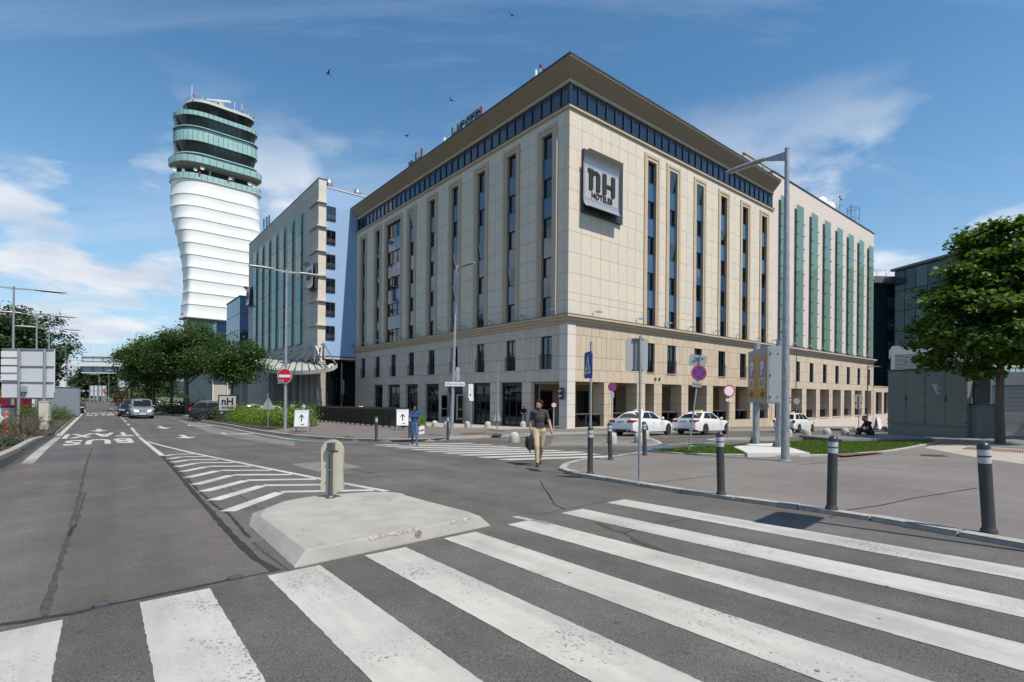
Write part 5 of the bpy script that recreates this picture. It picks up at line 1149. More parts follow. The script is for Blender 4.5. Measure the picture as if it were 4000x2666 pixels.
louvre_house('white louvred plant house rising behind the grey cabinet', 3489, 3740, 1353, 1450, 46, 6, 12, -.60)
louvre_house('grey louvred plant house at the picture edge behind the tree trunk', 3866, 4220, 1455, 1597, 37, 6, 18, -.72)
gh = thing('glass_pavilion', 'pale striped glass structure behind the tree at the right edge', 'building', (*at(3830, 1500, 52)[:2], g(47, 52)), 0)
for i in range(16): block('glass_panel', mat('pale_ribbed_glass', (.32, .42, .42), .2, var=.2, scale=1.5), gh, i*.6, i*.6+.52, 0, .1, 0, 6.6)
MB().box(0, 9.6, .12, 4, 0, 6.5).build('wall_core', M_CONCF, gh); block('beam', M_CONC, gh, -.1, 9.7, -.05, 4, 6.6, 6.9)
M_CAB = mat('grey_green_cabinet', (.14, .165, .148), .55, var=.06, scale=1.5); M_CABD = mat('cabinet_dark', (.02, .022, .022), .5)
ca, cb = G(3467, 1703, PH), G(3777, 1711, PH); cv = Vector((cb-ca)[:2]); cw = cv.length
cab = thing('electricity_cabinet', 'large grey green four door electricity cabinet in tree shade', 'cabinet', (ca.x, ca.y, g(ca.x, ca.y)+PH), math.atan2(cv.y, cv.x)); ch = 3.95
MB().box(0, cw, .03, 1.6, 0, ch).build('body', M_CAB, cab); MB().box(-.08, cw+.08, -.06, 1.7, ch, ch+.07).build('top', M_CABD, cab); MB().box(.03, cw-.03, .0, .05, .02, .72).build('plinth_panel', M_CAB, cab); MB().box(-.02, cw+.02, -.03, .05, .74, .80).build('ledge', M_CAB, cab)
for k in range(4):
    d_ = block('door', M_CAB, cab, cw*k/4+.012, cw*(k+1)/4-.012, -.012, .03, .83, ch-.03)
for k in (1, 3): block('handle', M_CABD, cab, cw*k/4-.03, cw*k/4+.05, -.05, -.013, 2.15, 2.4)
for x in (.02, cw*.5, cw-.02):
    for z in (1.0, 1.8, 2.6, 3.3, 3.8): block('hinge', M_CABD, cab, x-.035, x+.035, -.04, -.012, z-.04, z+.04)
block('red_label', mat('red_label', (.3, .03, .02), .5), cab, cw*.40, cw*.47, -.016, -.0121, ch-.16, ch-.10)
st_ = MB()
for i, (x, z, r) in enumerate(((0, 0, 0), (.06, -.16, .1), (.16, -.30, -.1), (.22, -.46, 0), (.13, -.06, .2), (.25, -.2, .1))): st_.box(x, x+.16, -.02, -.0125, z, z+.12)
st_.xf(Matrix.Translation((cw*.585, 0, 3.0))); st_.build('sticker', mat('white_scrawl_sticker', (.4, .4, .42), .5, var=.9, scale=14), cab)
ct2 = thing('electricity_cabinet', 'dark brown narrow cabinet tucked behind the grey green one', 'cabinet', (cb.x+.15, cb.y+1.0, g(cb.x, cb.y)+PH), math.atan2(cv.y, cv.x))
MB().box(0, .95, 0, 1.5, 1.85, 3.5).build('upper_box', mat('brown_cabinet', (.045, .035, .04), .6), ct2); MB().box(-.05, 1.2, -.3, 1.5, 0, 1.75).build('base', mat('grey_box', (.13, .14, .14), .7, var=.1), ct2); MB().box(-.1, 1.26, -.36, 1.55, 1.75, 1.84).build('lid', M_CABD, ct2)
# raised stone bench by the lawn
be = GP([(3287, 1738), (3290, 1722), (3620, 1722), (3660, 1733)], .0); bb = thing('stone_bench', 'long low stone bench wall at the edge of the lawn', 'bench', (be[0].x, be[0].y, be[0].z))
q0 = Vector(G(3287, 1741)[:2]); q1 = Vector(G(3640, 1733)[:2]); dd = (q1-q0).normalized(); nn = Vector((-dd.y, dd.x)); bl = (q1-q0).length
bb.location = (q0.x, q0.y, g(q0.x, q0.y)); bb.rotation_euler = (0, 0, math.atan2(dd.y, dd.x))
MB().box(.12, bl, .08, 2.2, -.6, .17).build('wall', mat('rough_stone_wall', (.16, .155, .14), .9, var=.35, scale=3, bump=.6), bb)
for k in range(5): block('top_slab', mat('bench_slab', (.15, .155, .155), .7, var=.1, scale=4), bb, bl*k/5+.004, bl*(k+1)/5-.004, -.02, 2.3, .175, .265)
# ================================================================= trees, hedges, grass
def leafmat(name, c0, c1, c2, trans=0.35):
    m = bpy.data.materials.new(name); m.use_nodes = True; MATS[name] = m; t = m.node_tree
    for n in list(t.nodes): t.nodes.remove(n)
    o = t.nodes.new('ShaderNodeOutputMaterial'); d = t.nodes.new('ShaderNodeBsdfPrincipled'); tr = t.nodes.new('ShaderNodeBsdfTranslucent'); mx = t.nodes.new('ShaderNodeMixShader')
    d.inputs['Roughness'].default_value = .5; d.inputs['Specular IOR Level'].default_value = .35
    ge = t.nodes.new('ShaderNodeNewGeometry'); r = t.nodes.new('ShaderNodeValToRGB'); e = r.color_ramp.elements; e[0].position = 0; e[0].color = (*c0, 1); e[1].position = 1; e[1].color = (*c2, 1); q = e.new(.55); q.color = (*c1, 1)
    t.links.new(ge.outputs['Random Per Island'], r.inputs[0]); t.links.new(r.outputs[0], d.inputs['Base Color'])
    br = t.nodes.new('ShaderNodeMix'); br.data_type = 'RGBA'; br.blend_type = 'MULTIPLY'; br.inputs[0].default_value = 1; t.links.new(r.outputs[0], br.inputs[6]); br.inputs[7].default_value = (1.5, 1.6, .6, 1); t.links.new(br.outputs[2], tr.inputs[0])
    mx.inputs[0].default_value = trans; t.links.new(d.outputs[0], mx.inputs[1]); t.links.new(tr.outputs[0], mx.inputs[2]); t.links.new(mx.outputs[0], o.inputs[0]); return m
M_LF_MAPLE = leafmat('maple_leaves', (.028, .062, .01), (.058, .115, .015), (.13, .20, .022), .36)
M_LF_ROW = leafmat('row_tree_leaves', (.022, .052, .012), (.04, .085, .017), (.075, .125, .022), .3)
M_LF_FAR = leafmat('far_tree_leaves', (.022, .048, .016), (.034, .066, .02), (.05, .085, .024), .25)
M_LF_HEDGE = leafmat('hedge_leaves', (.07, .13, .015), (.13, .21, .02), (.22, .30, .03), .35)
M_LF_DK = leafmat('dark_hedge_leaves', (.02, .045, .01), (.035, .07, .014), (.06, .10, .018), .25)
M_LF_BR = leafmat('dry_bush_leaves', (.075, .055, .035), (.11, .075, .05), (.09, .09, .04), .2)
M_LF_RED = leafmat('red_shrub_leaves', (.08, .012, .012), (.12, .02, .018), (.10, .03, .02), .25)
M_GRASS = leafmat('grass_blades', (.06, .11, .012), (.09, .16, .018), (.15, .18, .04), .3)
M_BARK = mat('bark', (.10, .085, .065), .9, var=.35, scale=9, bump=.8, bscale=25, stretch=(2, 2, .4))
M_TWIG = mat('dry_twigs', (.13, .10, .08), .9, var=.3, scale=10)
LEAF4 = np.array([(0, -.5, 0), (.32, -.05, .05), (0, .5, -.04), (-.32, -.05, .05)])
LEAF7 = np.array([(0, -.5, 0), (.5, -.25, .06), (.34, .08, .03), (.42, .4, -.05), (0, .62, 0), (-.42, .4, -.05), (-.34, .08, .03), (-.5, -.25, .06)])
def leaves(name, P, nrm, size, m, parent, rng, shape=LEAF4, jit=.35, tag_=None):
    """P (n,3) centres, nrm (n,3) facing; one face each"""
    n = len(P); k = len(shape); a = rng.normal(size=(n, 3)); nn = nrm/np.linalg.norm(nrm, axis=1, keepdims=True)
    u = np.cross(nn, a); u /= np.linalg.norm(u, axis=1, keepdims=True)+1e-9; v = np.cross(nn, u)
    s = size*(1+jit*rng.uniform(-1, 1, (n, 1)))
    V = P[:, None, :] + s[:, None, :]*(shape[None, :, 0:1]*u[:, None, :]+shape[None, :, 1:2]*v[:, None, :]+shape[None, :, 2:3]*nn[:, None, :])
    me = bpy.data.meshes.new(name); me.vertices.add(n*k); me.vertices.foreach_set('co', V.reshape(-1)); me.loops.add(n*k); me.loops.foreach_set('vertex_index', np.arange(n*k)); me.polygons.add(n)
    me.polygons.foreach_set('loop_start', np.arange(n)*k); me.polygons.foreach_set('loop_total', np.full(n, k)); me.materials.append(m); me.update(); me.validate()
    return obj(name, me, parent)
def tree(label, loc, H, cz, rx, rz, trunk_r, nclump, per, lsize, m, seed, group=None, shape=LEAF4, name='broadleaf_tree', fork=None, flat=0.0, clump=.75, lean=(0, 0), squash=.65, nlimb=7, drop=None):
    rng = np.random.default_rng(seed); t = thing(name, label, 'tree', loc, 0, group); rnd = random.Random(seed)
    fz = fork or (cz-rz*.75); pts = [(0, 0, -.3), (0.02, 0, .0), (lean[0]*.3+rnd.uniform(-.05, .05), lean[1]*.3+rnd.uniform(-.05, .05), fz*.5), (lean[0]*.6, lean[1]*.6, fz), (lean[0], lean[1], cz+rz*.45)]
    MB().tube(pts, [trunk_r*1.35, trunk_r*1.15, trunk_r*.95, trunk_r*.8, trunk_r*.2], 12).build('trunk', M_BARK, t, smooth=60)
    # clump centres : spread through the volume, denser towards the shell, uneven outline
    cs = []; lob = [(rnd.uniform(0, 2*math.pi), rnd.uniform(-.5, .9), rnd.uniform(.75, 1.1)) for _ in range(9)]
    while len(cs) < nclump:
        d = rng.normal(size=3); d /= np.linalg.norm(d); rr = rng.uniform(0, 1)**.38
        if d[2] < -.75 and rng.uniform() < .6: continue
        az = math.atan2(d[1], d[0]); bump_ = 1+.16*math.sin(az*3+seed)+.12*math.sin(az*5+d[2]*6+seed*2)+rng.uniform(-.12, .08)
        p = np.array([d[0]*rx*rr*bump_, d[1]*rx*rr*bump_, d[2]*rz*rr*(1+.12*math.sin(az*2+seed))])
        if flat and p[2] < -rz*flat: p[2] = -rz*flat+rng.uniform(-.2, .2)
        if drop and drop(p): continue
        cs.append(p)
    cs = np.array(cs); lm = [Vector(c) for c in cs[:nlimb*2]]
    for i in range(nlimb):
        e = Vector(cs[i])*.9+Vector((lean[0], lean[1], cz)); z0 = fz*rnd.uniform(.85, 1.0)+rnd.uniform(0, rz*.6); s0 = Vector((lean[0]*.6, lean[1]*.6, z0)); mid = s0.lerp(e, .5)+Vector((0, 0, -.12*(e-s0).length*.5))
        MB().tube([s0, mid, e], [trunk_r*.45, trunk_r*.28, trunk_r*.07], 7).build('branch', M_BARK, t, smooth=60)
    idx = np.repeat(np.arange(len(cs)), per); off = rng.normal(size=(len(idx), 3))*clump*.5*np.array([1, 1, squash]); P = cs[idx]+off+np.array([lean[0], lean[1], cz])
    nr = rng.normal(size=P.shape)*.55+np.array([0, 0, .9])+.35*(P-np.array([0, 0, cz]))/max(rx, rz)
    leaves('crown', P, nr, lsize, m, t, rng, shape)
    return t
def tl(px, py, off=0.0): p = G(px, py, off); return (p.x, p.y, p.z)
def tp_(px, Y): a = sight(px, 1600)[0]; return (a*Y, Y, g(a*Y, Y))
# the maple by the cabinet, and its neighbour just outside the picture that throws shade on it
tree('leafy green maple with dark trunk beside the grey cabinet', tl(3905, 1735, PH), 10.6, 6.7, 4.0, 3.9, .17, 330, 100, .16, M_LF_MAPLE, 3, shape=LEAF7, fork=3.2, clump=.62, name='maple_tree', flat=.9, nlimb=14, squash=.40, drop=lambda p: math.hypot(p[0], p[1]) > np.interp(p[2]+6.7, [2.8, 4, 5, 7, 9, 10.4], [2.9, 3.45, 3.4, 2.4, 1.35, .4])+.35*math.sin(p[2]*5+math.atan2(p[1], p[0])*3))
tree('maple mostly beyond the picture edge, its shade falling on the cabinets', gv(31.5, 24.5, PH), 10, 6.6, 4.0, 3.6, .19, 220, 50, .27, M_LF_MAPLE, 5, shape=LEAF7, fork=3.0, clump=.9, name='maple_tree', squash=.45)
tree('maple wholly beyond the picture edge behind the louvred houses', gv(38.5, 27.5, PH), 10, 6.6, 4.2, 3.8, .19, 160, 50, .3, M_LF_MAPLE, 6, shape=LEAF7, fork=3.0, clump=.95, name='maple_tree', squash=.45)
# row along the hotel drive
rowg = 'trees along the hotel drive'
tree('nearest tree of the drive row, beside the hotel pylon sign', tp_(906, 51), 8, 5.9, 3.2, 2.5, .12, 190, 80, .20, M_LF_ROW, 21, rowg, fork=3.2, clump=.8, flat=.7)
tree('broad tree with bare trunk behind the black car in the drive row', tp_(730, 63), 11, 7.9, 4.6, 3.5, .2, 260, 85, .25, M_LF_ROW, 22, rowg, fork=4.2, clump=1.0, flat=.65)
tree('drive row tree just behind the broad one with the bare trunk', tp_(668, 75), 11, 7.9, 4.3, 3.4, .2, 240, 75, .28, M_LF_ROW, 23, rowg, fork=4, clump=1.05, flat=.7)
tree('drive row tree overhanging the road above the silver van', tp_(600, 78), 11, 7.6, 5.1, 3.4, .22, 260, 75, .29, M_LF_ROW, 24, rowg, fork=3.6, clump=1.05, flat=.75)
tree('farthest dark tree of the drive row, low beside the van', tp_(585, 95), 10, 6.6, 4.6, 4.2, .3, 220, 65, .34, M_LF_ROW, 25, rowg, fork=2.5, clump=1.2)
# trees further off
tree('dark round tree behind the big white sign back', tp_(-20, 75), 14, 9.5, 8.2, 5.6, .3, 320, 80, .42, M_LF_FAR, 31, None, fork=4, clump=1.4)
tree('dark tree behind the white sign back, partly hidden by the lamp pole', tp_(95, 85), 12, 7.6, 5.0, 4.6, .3, 220, 80, .42, M_LF_FAR, 32, None, fork=4, clump=1.4)
tree('small rounded tree right of the far road sign gantry leg', tp_(388, 190), 14, 8.6, 7.5, 6.2, .4, 190, 60, .75, M_LF_FAR, 33, None, clump=2.2)
tree('tall dark tree at the end of the road beside the far billboards', tp_(450, 180), 15, 9.0, 5.5, 7.2, .4, 190, 60, .75, M_LF_FAR, 34, None, clump=2.0)
tree('far bushy tree left of the road behind the white container', tp_(290, 215), 9, 4.4, 8, 4.2, .4, 150, 55, .9, M_LF_FAR, 35, None, clump=2.4)
tree('low shrub like tree before the billboard beside the vans', tp_(540, 118), 6, 2.6, 4.6, 2.6, .2, 120, 26, .5, M_LF_FAR, 36, None, clump=1.5)
wr_ = np.random.default_rng(50)
n_ = 26000; aa = wr_.uniform(-1.25, -.35, n_); dd_ = wr_.uniform(420, 560, n_); P_ = np.stack([aa*dd_, dd_, -6+wr_.uniform(0, 1, n_)**.8*(9+4*np.sin(aa*23))], 1)
tag(leaves('far_woods', P_, wr_.normal(size=P_.shape)+np.array([0, -.5, .6]), 2.2, M_LF_FAR, None, wr_), 'dark band of far woods along the horizon at the end of the road', 'woods', kind='stuff')
# blue hills
hl_ = MB(); X_ = np.linspace(-9000, 2000, 60); top_ = [(x, 9000, 20+150*max(0, math.sin((x+9200)/2600))+60*math.sin(x/600)+30*math.sin(x/230)) for x in X_]
hl_.loft([[(x, 9000, -200) for x in X_], top_, [(x, 9900, -200) for x in X_]], closed=False, cap=False); tag(hl_.build('hills', mat('wooded_hills', (.05, .075, .06), .95, var=.2, scale=.002)), kind='structure')
def bush(label, ctr, rx, ry, rz, n, lsize, m, seed, name='bush', group=None, rot=0.0, stems=0, ms=M_TWIG, loose=.12, kind=None, cat='bush', shellp=.45):
    """leafy shrub with stems; ctr on the ground"""
    rng = np.random.default_rng(seed); t = thing(name, label, cat, ctr, rot, group)
    d = rng.normal(size=(n, 3)); d /= np.linalg.norm(d, axis=1, keepdims=True); d[:, 2] = np.abs(d[:, 2]); r = rng.uniform(.25, 1, (n, 1))**shellp
    w = 1+.12*np.sin(d[:, 0:1]*9+seed)+.12*np.sin(d[:, 1:2]*11+seed*1.7)+rng.normal(size=(n, 1))*loose
    sup = np.array([[rx, ry, rz]]); P = np.sign(d)*np.abs(d)**.75*r*w*sup
    leaves('foliage', P, rng.normal(size=P.shape)*.8+d+np.array([0, 0, .3]), lsize, m, t, rng)
    rr = random.Random(seed); mb = MB()
    for i in range(stems or 8):
        a = rr.uniform(0, 6.28); q = rr.uniform(.1, .85); mb.tube([(q*rx*.3*math.cos(a), q*ry*.3*math.sin(a), -.1), (q*rx*.7*math.cos(a), q*ry*.7*math.sin(a), rz*.5), (q*rx*.95*math.cos(a), q*ry*.95*math.sin(a), rz*rr.uniform(.8, 1.05))], [.016, .011, .005], 4)
    mb.build('stems', ms, t); return t
# bright hedge on the island in front of the entrance: shrub by shrub
hp0 = [Vector(G(x, y, HH)[:2]) for x, y in ((880, 1641), (960, 1652), (1040, 1662), (1130, 1669), (1180, 1668))]
hb = resample(hp0, 1.5); lab = ['leftmost', 'second', 'third', 'fourth', 'fifth', 'sixth', 'seventh', 'eighth', 'ninth', 'tenth', 'eleventh', 'twelfth', 'thirteenth', 'fourteenth', 'fifteenth', 'sixteenth', 'seventeenth', 'eighteenth']
for i, p in enumerate(hb):
    bush('bright yellow green hedge shrub, %s along the island bed' % lab[min(i, 17)], gv(p.x, p.y, HH), 1.25, 1.15, 1.35*(1+.12*math.sin(i*2.1)), 1500, .105, M_LF_HEDGE, 60+i, 'hedge_shrub', 'bright hedge on the island bed', cat='hedge', loose=.15)
for i, (px, Y) in enumerate(((880, 50.5), (930, 47.5), (985, 45), (1040, 43), (1085, 41.5), (1130, 40.5), (1165, 40))):
    x = sight(px, 1600)[0]*Y
    bush('yellow green hedge shrub in the back row, %s from the pylon sign' % lab[i].replace('leftmost', 'first'), gv(x, Y, HH), 1.5, 1.3, 1.6, 1100, .12, M_LF_HEDGE, 90+i, 'hedge_shrub', 'bright hedge on the island bed', cat='hedge', loose=.15)
for i, (px, Y, h) in enumerate(((655, 70, 1.7), (690, 68, 1.8), (725, 66.5, 1.8), (760, 65, 1.8), (790, 64.5, 1.7), (625, 78, 1.7), (605, 88, 1.7))):
    x = sight(px, 1600)[0]*Y
    bush('dark hedge shrub under the drive row trees, %s from the car' % lab[i].replace('leftmost', 'first'), gv(x, Y, .1), 1.9, 1.6, h, 700, .2, M_LF_DK, 110+i, 'hedge_shrub', 'dark hedge under the trees', cat='hedge')
bush('dry brown leaved bush in the near planting bed', gv(*G(95, 1700, .3)[:2], .3), 1.35, 1.0, 1.05, 1500, .06, M_LF_BR, 130, stems=70, loose=.2)
bush('green bush touching the grey utility pillar', gv(*G(130, 1675, .3)[:2], .3), 1.0, .9, 1.25, 1500, .09, M_LF_DK, 131, stems=10)
bush('low green plant at the picture edge beside the concrete wall', gv(*G(12, 1745, .3)[:2], .3), .5, .45, .35, 500, .07, M_LF_DK, 134)
bush('green bush at the left picture edge behind the dry one', gv(*G(10, 1690, .3)[:2], .3), .9, .9, .75, 900, .09, M_LF_DK, 135)
bush('bright green round bush right of the utility pillar', gv(*G(226, 1640, .3)[:2], .3), .85, .8, 1.1, 1800, .09, leafmat('mid_green_leaves', (.04, .085, .012), (.065, .125, .016), (.10, .17, .02), .3), 132)
bush('green bush behind the utility pillar below the white sign', gv(*G(120, 1632, .3)[:2], .3), 1.5, 1.1, 1.15, 1800, .11, MATS['mid_green_leaves'], 133)
bush('small green bush behind the parked dark blue car', gv(*tp_(285, 68)[:2], .2), 1.4, 1.2, 1.6, 500, .2, MATS['mid_green_leaves'], 136)
bush('dark red shrub beside the vans at the far kerb', gv(*tp_(487, 112)[:2], .1), 2.2, 2, 3.0, 500, .35, M_LF_RED, 137)
for i, (px, py) in enumerate(((1610, 1668), (1640, 1667))): bush('green shrub behind the walking woman at the fence end, %s one' % ('left' if i == 0 else 'right'), gv(*G(px, py, HH)[:2], HH), .55, .5, 1.1 if i == 0 else .9, 900, .09, M_LF_HEDGE, 140+i, 'shrub', loose=.2)
# lawn grass
rg = np.random.default_rng(77)
def in_poly(x, y, P):
    c = False; n = len(P); j = n-1
    for i in range(n):
        if (P[i][1] > y) != (P[j][1] > y) and x < (P[j][0]-P[i][0])*(y-P[i][1])/(P[j][1]-P[i][1])+P[i][0]: c = not c
        j = i
    return c
slab_poly = [tuple(p[:2]) for p in GP(K2700([(430, 1300), (575, 1368), (925, 1364), (1215, 1367), (1000, 1305), (860, 1262), (600, 1274)]), .15)]
LP_ = [tuple(p[:2]) for p in lawn_poly]; x0, x1 = min(p[0] for p in LP_), max(p[0] for p in LP_); y0, y1 = min(p[1] for p in LP_), max(p[1] for p in LP_); pts_ = []
while len(pts_) < 26000:
    x, y = rg.uniform(x0, x1), rg.uniform(y0, y1)
    if in_poly(x, y, LP_) and not in_poly(x, y, slab_poly): pts_.append((x, y, g(x, y)+PH+.09))
P_ = np.array(pts_); BL = np.array([(-.10, -.5, 0), (.10, -.5, 0), (.0, .6, .15)])
def blades(name, P, h, m, parent, rng):
    n = len(P); az = rng.uniform(0, 6.28, n); ln = rng.normal(size=(n, 2))*.35; hh = h*(.6+.8*rng.uniform(size=n)); w = h*.14
    c, s = np.cos(az)*w, np.sin(az)*w; V = np.zeros((n, 3, 3)); V[:, 0] = P+np.stack([-c, -s, -hh*.5], 1); V[:, 1] = P+np.stack([c, s, -hh*.5], 1); V[:, 2] = P+np.stack([ln[:, 0]*hh, ln[:, 1]*hh, hh*.6], 1)
    me = bpy.data.meshes.new(name); me.vertices.add(n*3); me.vertices.foreach_set('co', V.reshape(-1)); me.loops.add(n*3); me.loops.foreach_set('vertex_index', np.arange(n*3)); me.polygons.add(n); me.polygons.foreach_set('loop_start', np.arange(n)*3); me.polygons.foreach_set('loop_total', np.full(n, 3)); me.materials.append(m); me.update(); return obj(name, me, parent)
tag(blades('grass', P_, .10, M_GRASS, None, rg), 'short green grass on the island lawn', 'grass', kind='stuff')
# bark chips in the near bed
n_ = 9000; bx_ = rg.uniform(-24, -9, n_); by_ = rg.uniform(6, 28, n_); keep = [i for i in range(n_) if in_poly(bx_[i], by_[i], [tuple(p[:2]) for p in lw_pts] + [(-60, 40), (-60, 20), (-30, 2)])]
P_ = np.array([(bx_[i], by_[i], g(bx_[i], by_[i])+.315) for i in keep])
tag(leaves('bark_chips', P_, rg.normal(size=P_.shape)*.5+np.array([0, 0, 1]), .07, leafmat('bark_chip', (.03, .02, .014), (.06, .045, .032), (.11, .085, .06), .0), None, rg), 'brown bark chips covering the near planting bed', 'bark chips', kind='stuff')
# concrete kerb wall of the near bed
ww_ = resample(lw_pts, 2.0)
kw_ = thing('concrete_kerb_wall', 'low concrete kerb wall along the near planting bed', 'kerb wall', (ww_[0].x, ww_[0].y, 0)); o_ = Vector((ww_[0].x, ww_[0].y, 0))
for a, b in zip(ww_, ww_[1:]):
    t_ = (b-a).normalized(); n2 = Vector((-t_.y, t_.x)); a2 = a+t_*.01; b2 = b-t_*.01; ha, hb_ = [.42 if p.y < 20 else .42-.03*(p.y-20) for p in (a, b)]
    ra = [(a2.x, a2.y, g(a2.x, a2.y)-.2), (b2.x, b2.y, g(b2.x, b2.y)-.2), (*(b2+n2*.22), g(b2.x, b2.y)-.2), (*(a2+n2*.22), g(a2.x, a2.y)-.2)]; rb_ = [(*(Vector(p[:2])+n2*(.03 if i < 2 else 0)), g(p[0], p[1])+(ha if i in (0, 3) else hb_)) for i, p in enumerate(ra)]
    MB().loft([[tuple(Vector(p)-o_) for p in ra], [tuple(Vector(p)-o_) for p in rb_]]).build('concrete_block', M_CONCF, kw_, bevel=.01)
kerb([Vector(p[:2]) for p in GP([(214, 1706), (240, 1684), (270, 1655), (300, 1627), (312, 1612)])], .3, .22, bed_c, M_CONC, 1.6, 1)
# ================================================================= street furniture
M_POST = mat('bollard_charcoal', (.035, .036, .036), .55, var=.12, scale=8); M_POSTC = mat('bollard_cap', (.03, .032, .034), .3, var=.1); M_BAND = mat('reflective_band', (.42, .43, .45), .5, var=.1, scale=30)
M_SIGNB = mat('sign_back_grey', (.36, .375, .38), .5, metal=.3, var=.06, scale=4); M_RED = mat('sign_red', (.42, .012, .018), .4, var=.03); M_SBLUE = mat('sign_blue', (.015, .045, .28), .4, var=.03); M_SWHITE = mat('sign_white', (.68, .68, .68), .4, var=.03)
M_ORANGE = mat('sign_orange', (.56, .27, .035), .5, var=.04); M_CREAMS = mat('cream_sign_back', (.47, .46, .36), .5, var=.04); M_DGREY = mat('dark_grey_metal', (.10, .105, .11), .45, metal=.4, var=.1); M_LAMPW = mat('lamp_lens', (.5, .52, .54), .3, var=.05)
M_DOME = mat('dome_concrete', (.40, .385, .34), .85, var=.14, scale=4, bump=.4, bscale=60); M_BGREY = mat('box_grey', (.30, .315, .33), .5, var=.05); M_ORP = mat('orange_post', (.60, .10, .03), .5, var=.08); M_YEL = mat('hazard_yellow', (.6, .42, .03), .5)
def place(px, py, off=0.0): p = G(px, py, off); return p, p.y/2000.0           # base point and metres per pixel there
# bollards
bm1 = MB().lathe([(.085, -.05), (.085, .04), (.072, .06), (.066, .08), (.066, .86)], 20).mesh('post', M_POST, 40); bm2 = MB().lathe([(.0665, .86), (.0665, .935)], 20, cap=False).mesh('reflective_band', M_BAND, 40); bm3 = MB().lathe([(.068, 0), (.068, .03), (.06, .06), (.035, .085), (.004, .095)], 20).mesh('cap', M_POSTC, 50); bmc = MB().lathe([(.067, .935), (.067, .955)], 20, cap=False).mesh('collar', M_POSTC)
bm2b = MB().lathe([(.0665, .955), (.0665, 1.03)], 20, cap=False).mesh('reflective_band', M_BAND, 40)
def bollard(px, py, off, label, lean=(0, 0), group='charcoal bollards with white bands'):
    p, _ = place(px, py, off); t = thing('bollard', label, 'bollard', p, 0, group); t.rotation_euler = (lean[0], lean[1], random.uniform(0, 6)) if lean == (0, 0) else (lean[0], lean[1], 0)
    obj('post', bm1, t); obj('reflective_band', bm2, t); obj('collar', bmc, t); obj('reflective_band', bm2b, t); obj('cap', bm3, t, (0, 0, 1.03)); return t
bollard(3864, 2083, PH, 'leaning charcoal bollard nearest to the camera on the pavement kerb', (0, R_(-4.2)))
bollard(3248, 1994, PH, 'charcoal bollard between the leaning one and the crossing, kerb side', (0, R_(.8))); bollard(2817, 1935, PH, 'charcoal bollard on the kerb in front of the lawn', (0, R_(-1.8)))
bollard(2385, 1797, PH, 'charcoal bollard in front of the first white taxi', (0, R_(-2.4))); bollard(2519, 1779.5, PH, 'charcoal bollard at the tip of the lawn beside the sign pole', (0, R_(-2.0)))
bollard(1469.6, 1722.6, HH, 'charcoal bollard in front of the slatted fence on the hotel pavement'); bollard(1748.7, 1714.7, HH, 'charcoal bollard at the foot of the street name lamp post'); bollard(1221, 1646, HH, 'charcoal bollard at the left end of the slatted fence')
bollard(1600, 1712, HH, 'charcoal bollard behind the legs of the walking woman')
for px, py, lab in ((1210, 1637, 'orange flexible post beside the slatted fence end'), (1097, 1630, 'orange flexible post behind the bright hedge')):
    p, _ = place(px, py, HH if px > 1150 else .05); t = thing('flexible_post', lab, 'post', p); MB().lathe([(.09, 0), (.09, .05), (.045, .08), (.045, 1.05), (.03, 1.08)], 12).build('tube', M_ORP, t)
    for z in (.55, .75, .95): MB().lathe([(.046, z), (.046, z+.07)], 12, cap=False).build('reflective_band', M_BAND, t)
# concrete domes
dm = MB().lathe([(.235, -.05), (.24, .0), (.245, .22), (.235, .30), (.205, .38), (.15, .45), (.08, .485), (.005, .495)], 24).mesh('dome', M_DOME, 60); db = MB().lathe([(.25, -.04), (.25, .012)], 24).mesh('base_ring', M_CONCF)
domes = [(1698, 1667.5, HH, 'concrete dome left of the open hotel doors'), (1745.5, 1671.6, HH, 'concrete dome in front of the open glass door'), (1825, 1671.6, HH, 'concrete dome beside the narrow white sign'), (1905.7, 1671.6, HH, 'concrete dome left of the triangular sign back'), (2043, 1670, HH, 'concrete dome behind the walking man, at the passage'), (2009, 1728.6, 0, 'concrete dome on the road left of the walking man'), (2390, 1732, 0, 'concrete dome in front of the rear of the first taxi'), (2497, 1730, 0, 'concrete dome behind the sign pole with the grey back'), (2518, 1714.7, 0, 'concrete dome close to the first taxi door'), (2949, 1712.3, 0, 'concrete dome left of the parking sign posts'), (3077, 1707, 0, 'concrete dome hidden behind the big lamp post'), (3151, 1706, 0, 'concrete dome right of the big lamp post'), (3230, 1703.5, 0, 'concrete dome in front of the third taxi nose'), (3301, 1701, 0, 'concrete dome left of the round sign backs'), (3343, 1691, 0, 'concrete dome behind the round sign post'), (3382, 1687.6, 0, 'concrete dome left of the seated man, farther one'), (3394, 1691, 0, 'concrete dome right beside the seated man'), (3454, 1686, 0, 'concrete dome between the seated man and the cabinet'), (1224, 1618.5, .1, 'pale concrete dome behind the fence end and orange post')]
for px, py, off, lab in domes:
    p, _ = place(px, py, off); t = thing('concrete_dome', lab, 'bollard', p, random.uniform(0, 6), 'concrete dome bollards'); obj('dome', dm, t); obj('base_ring', db, t)
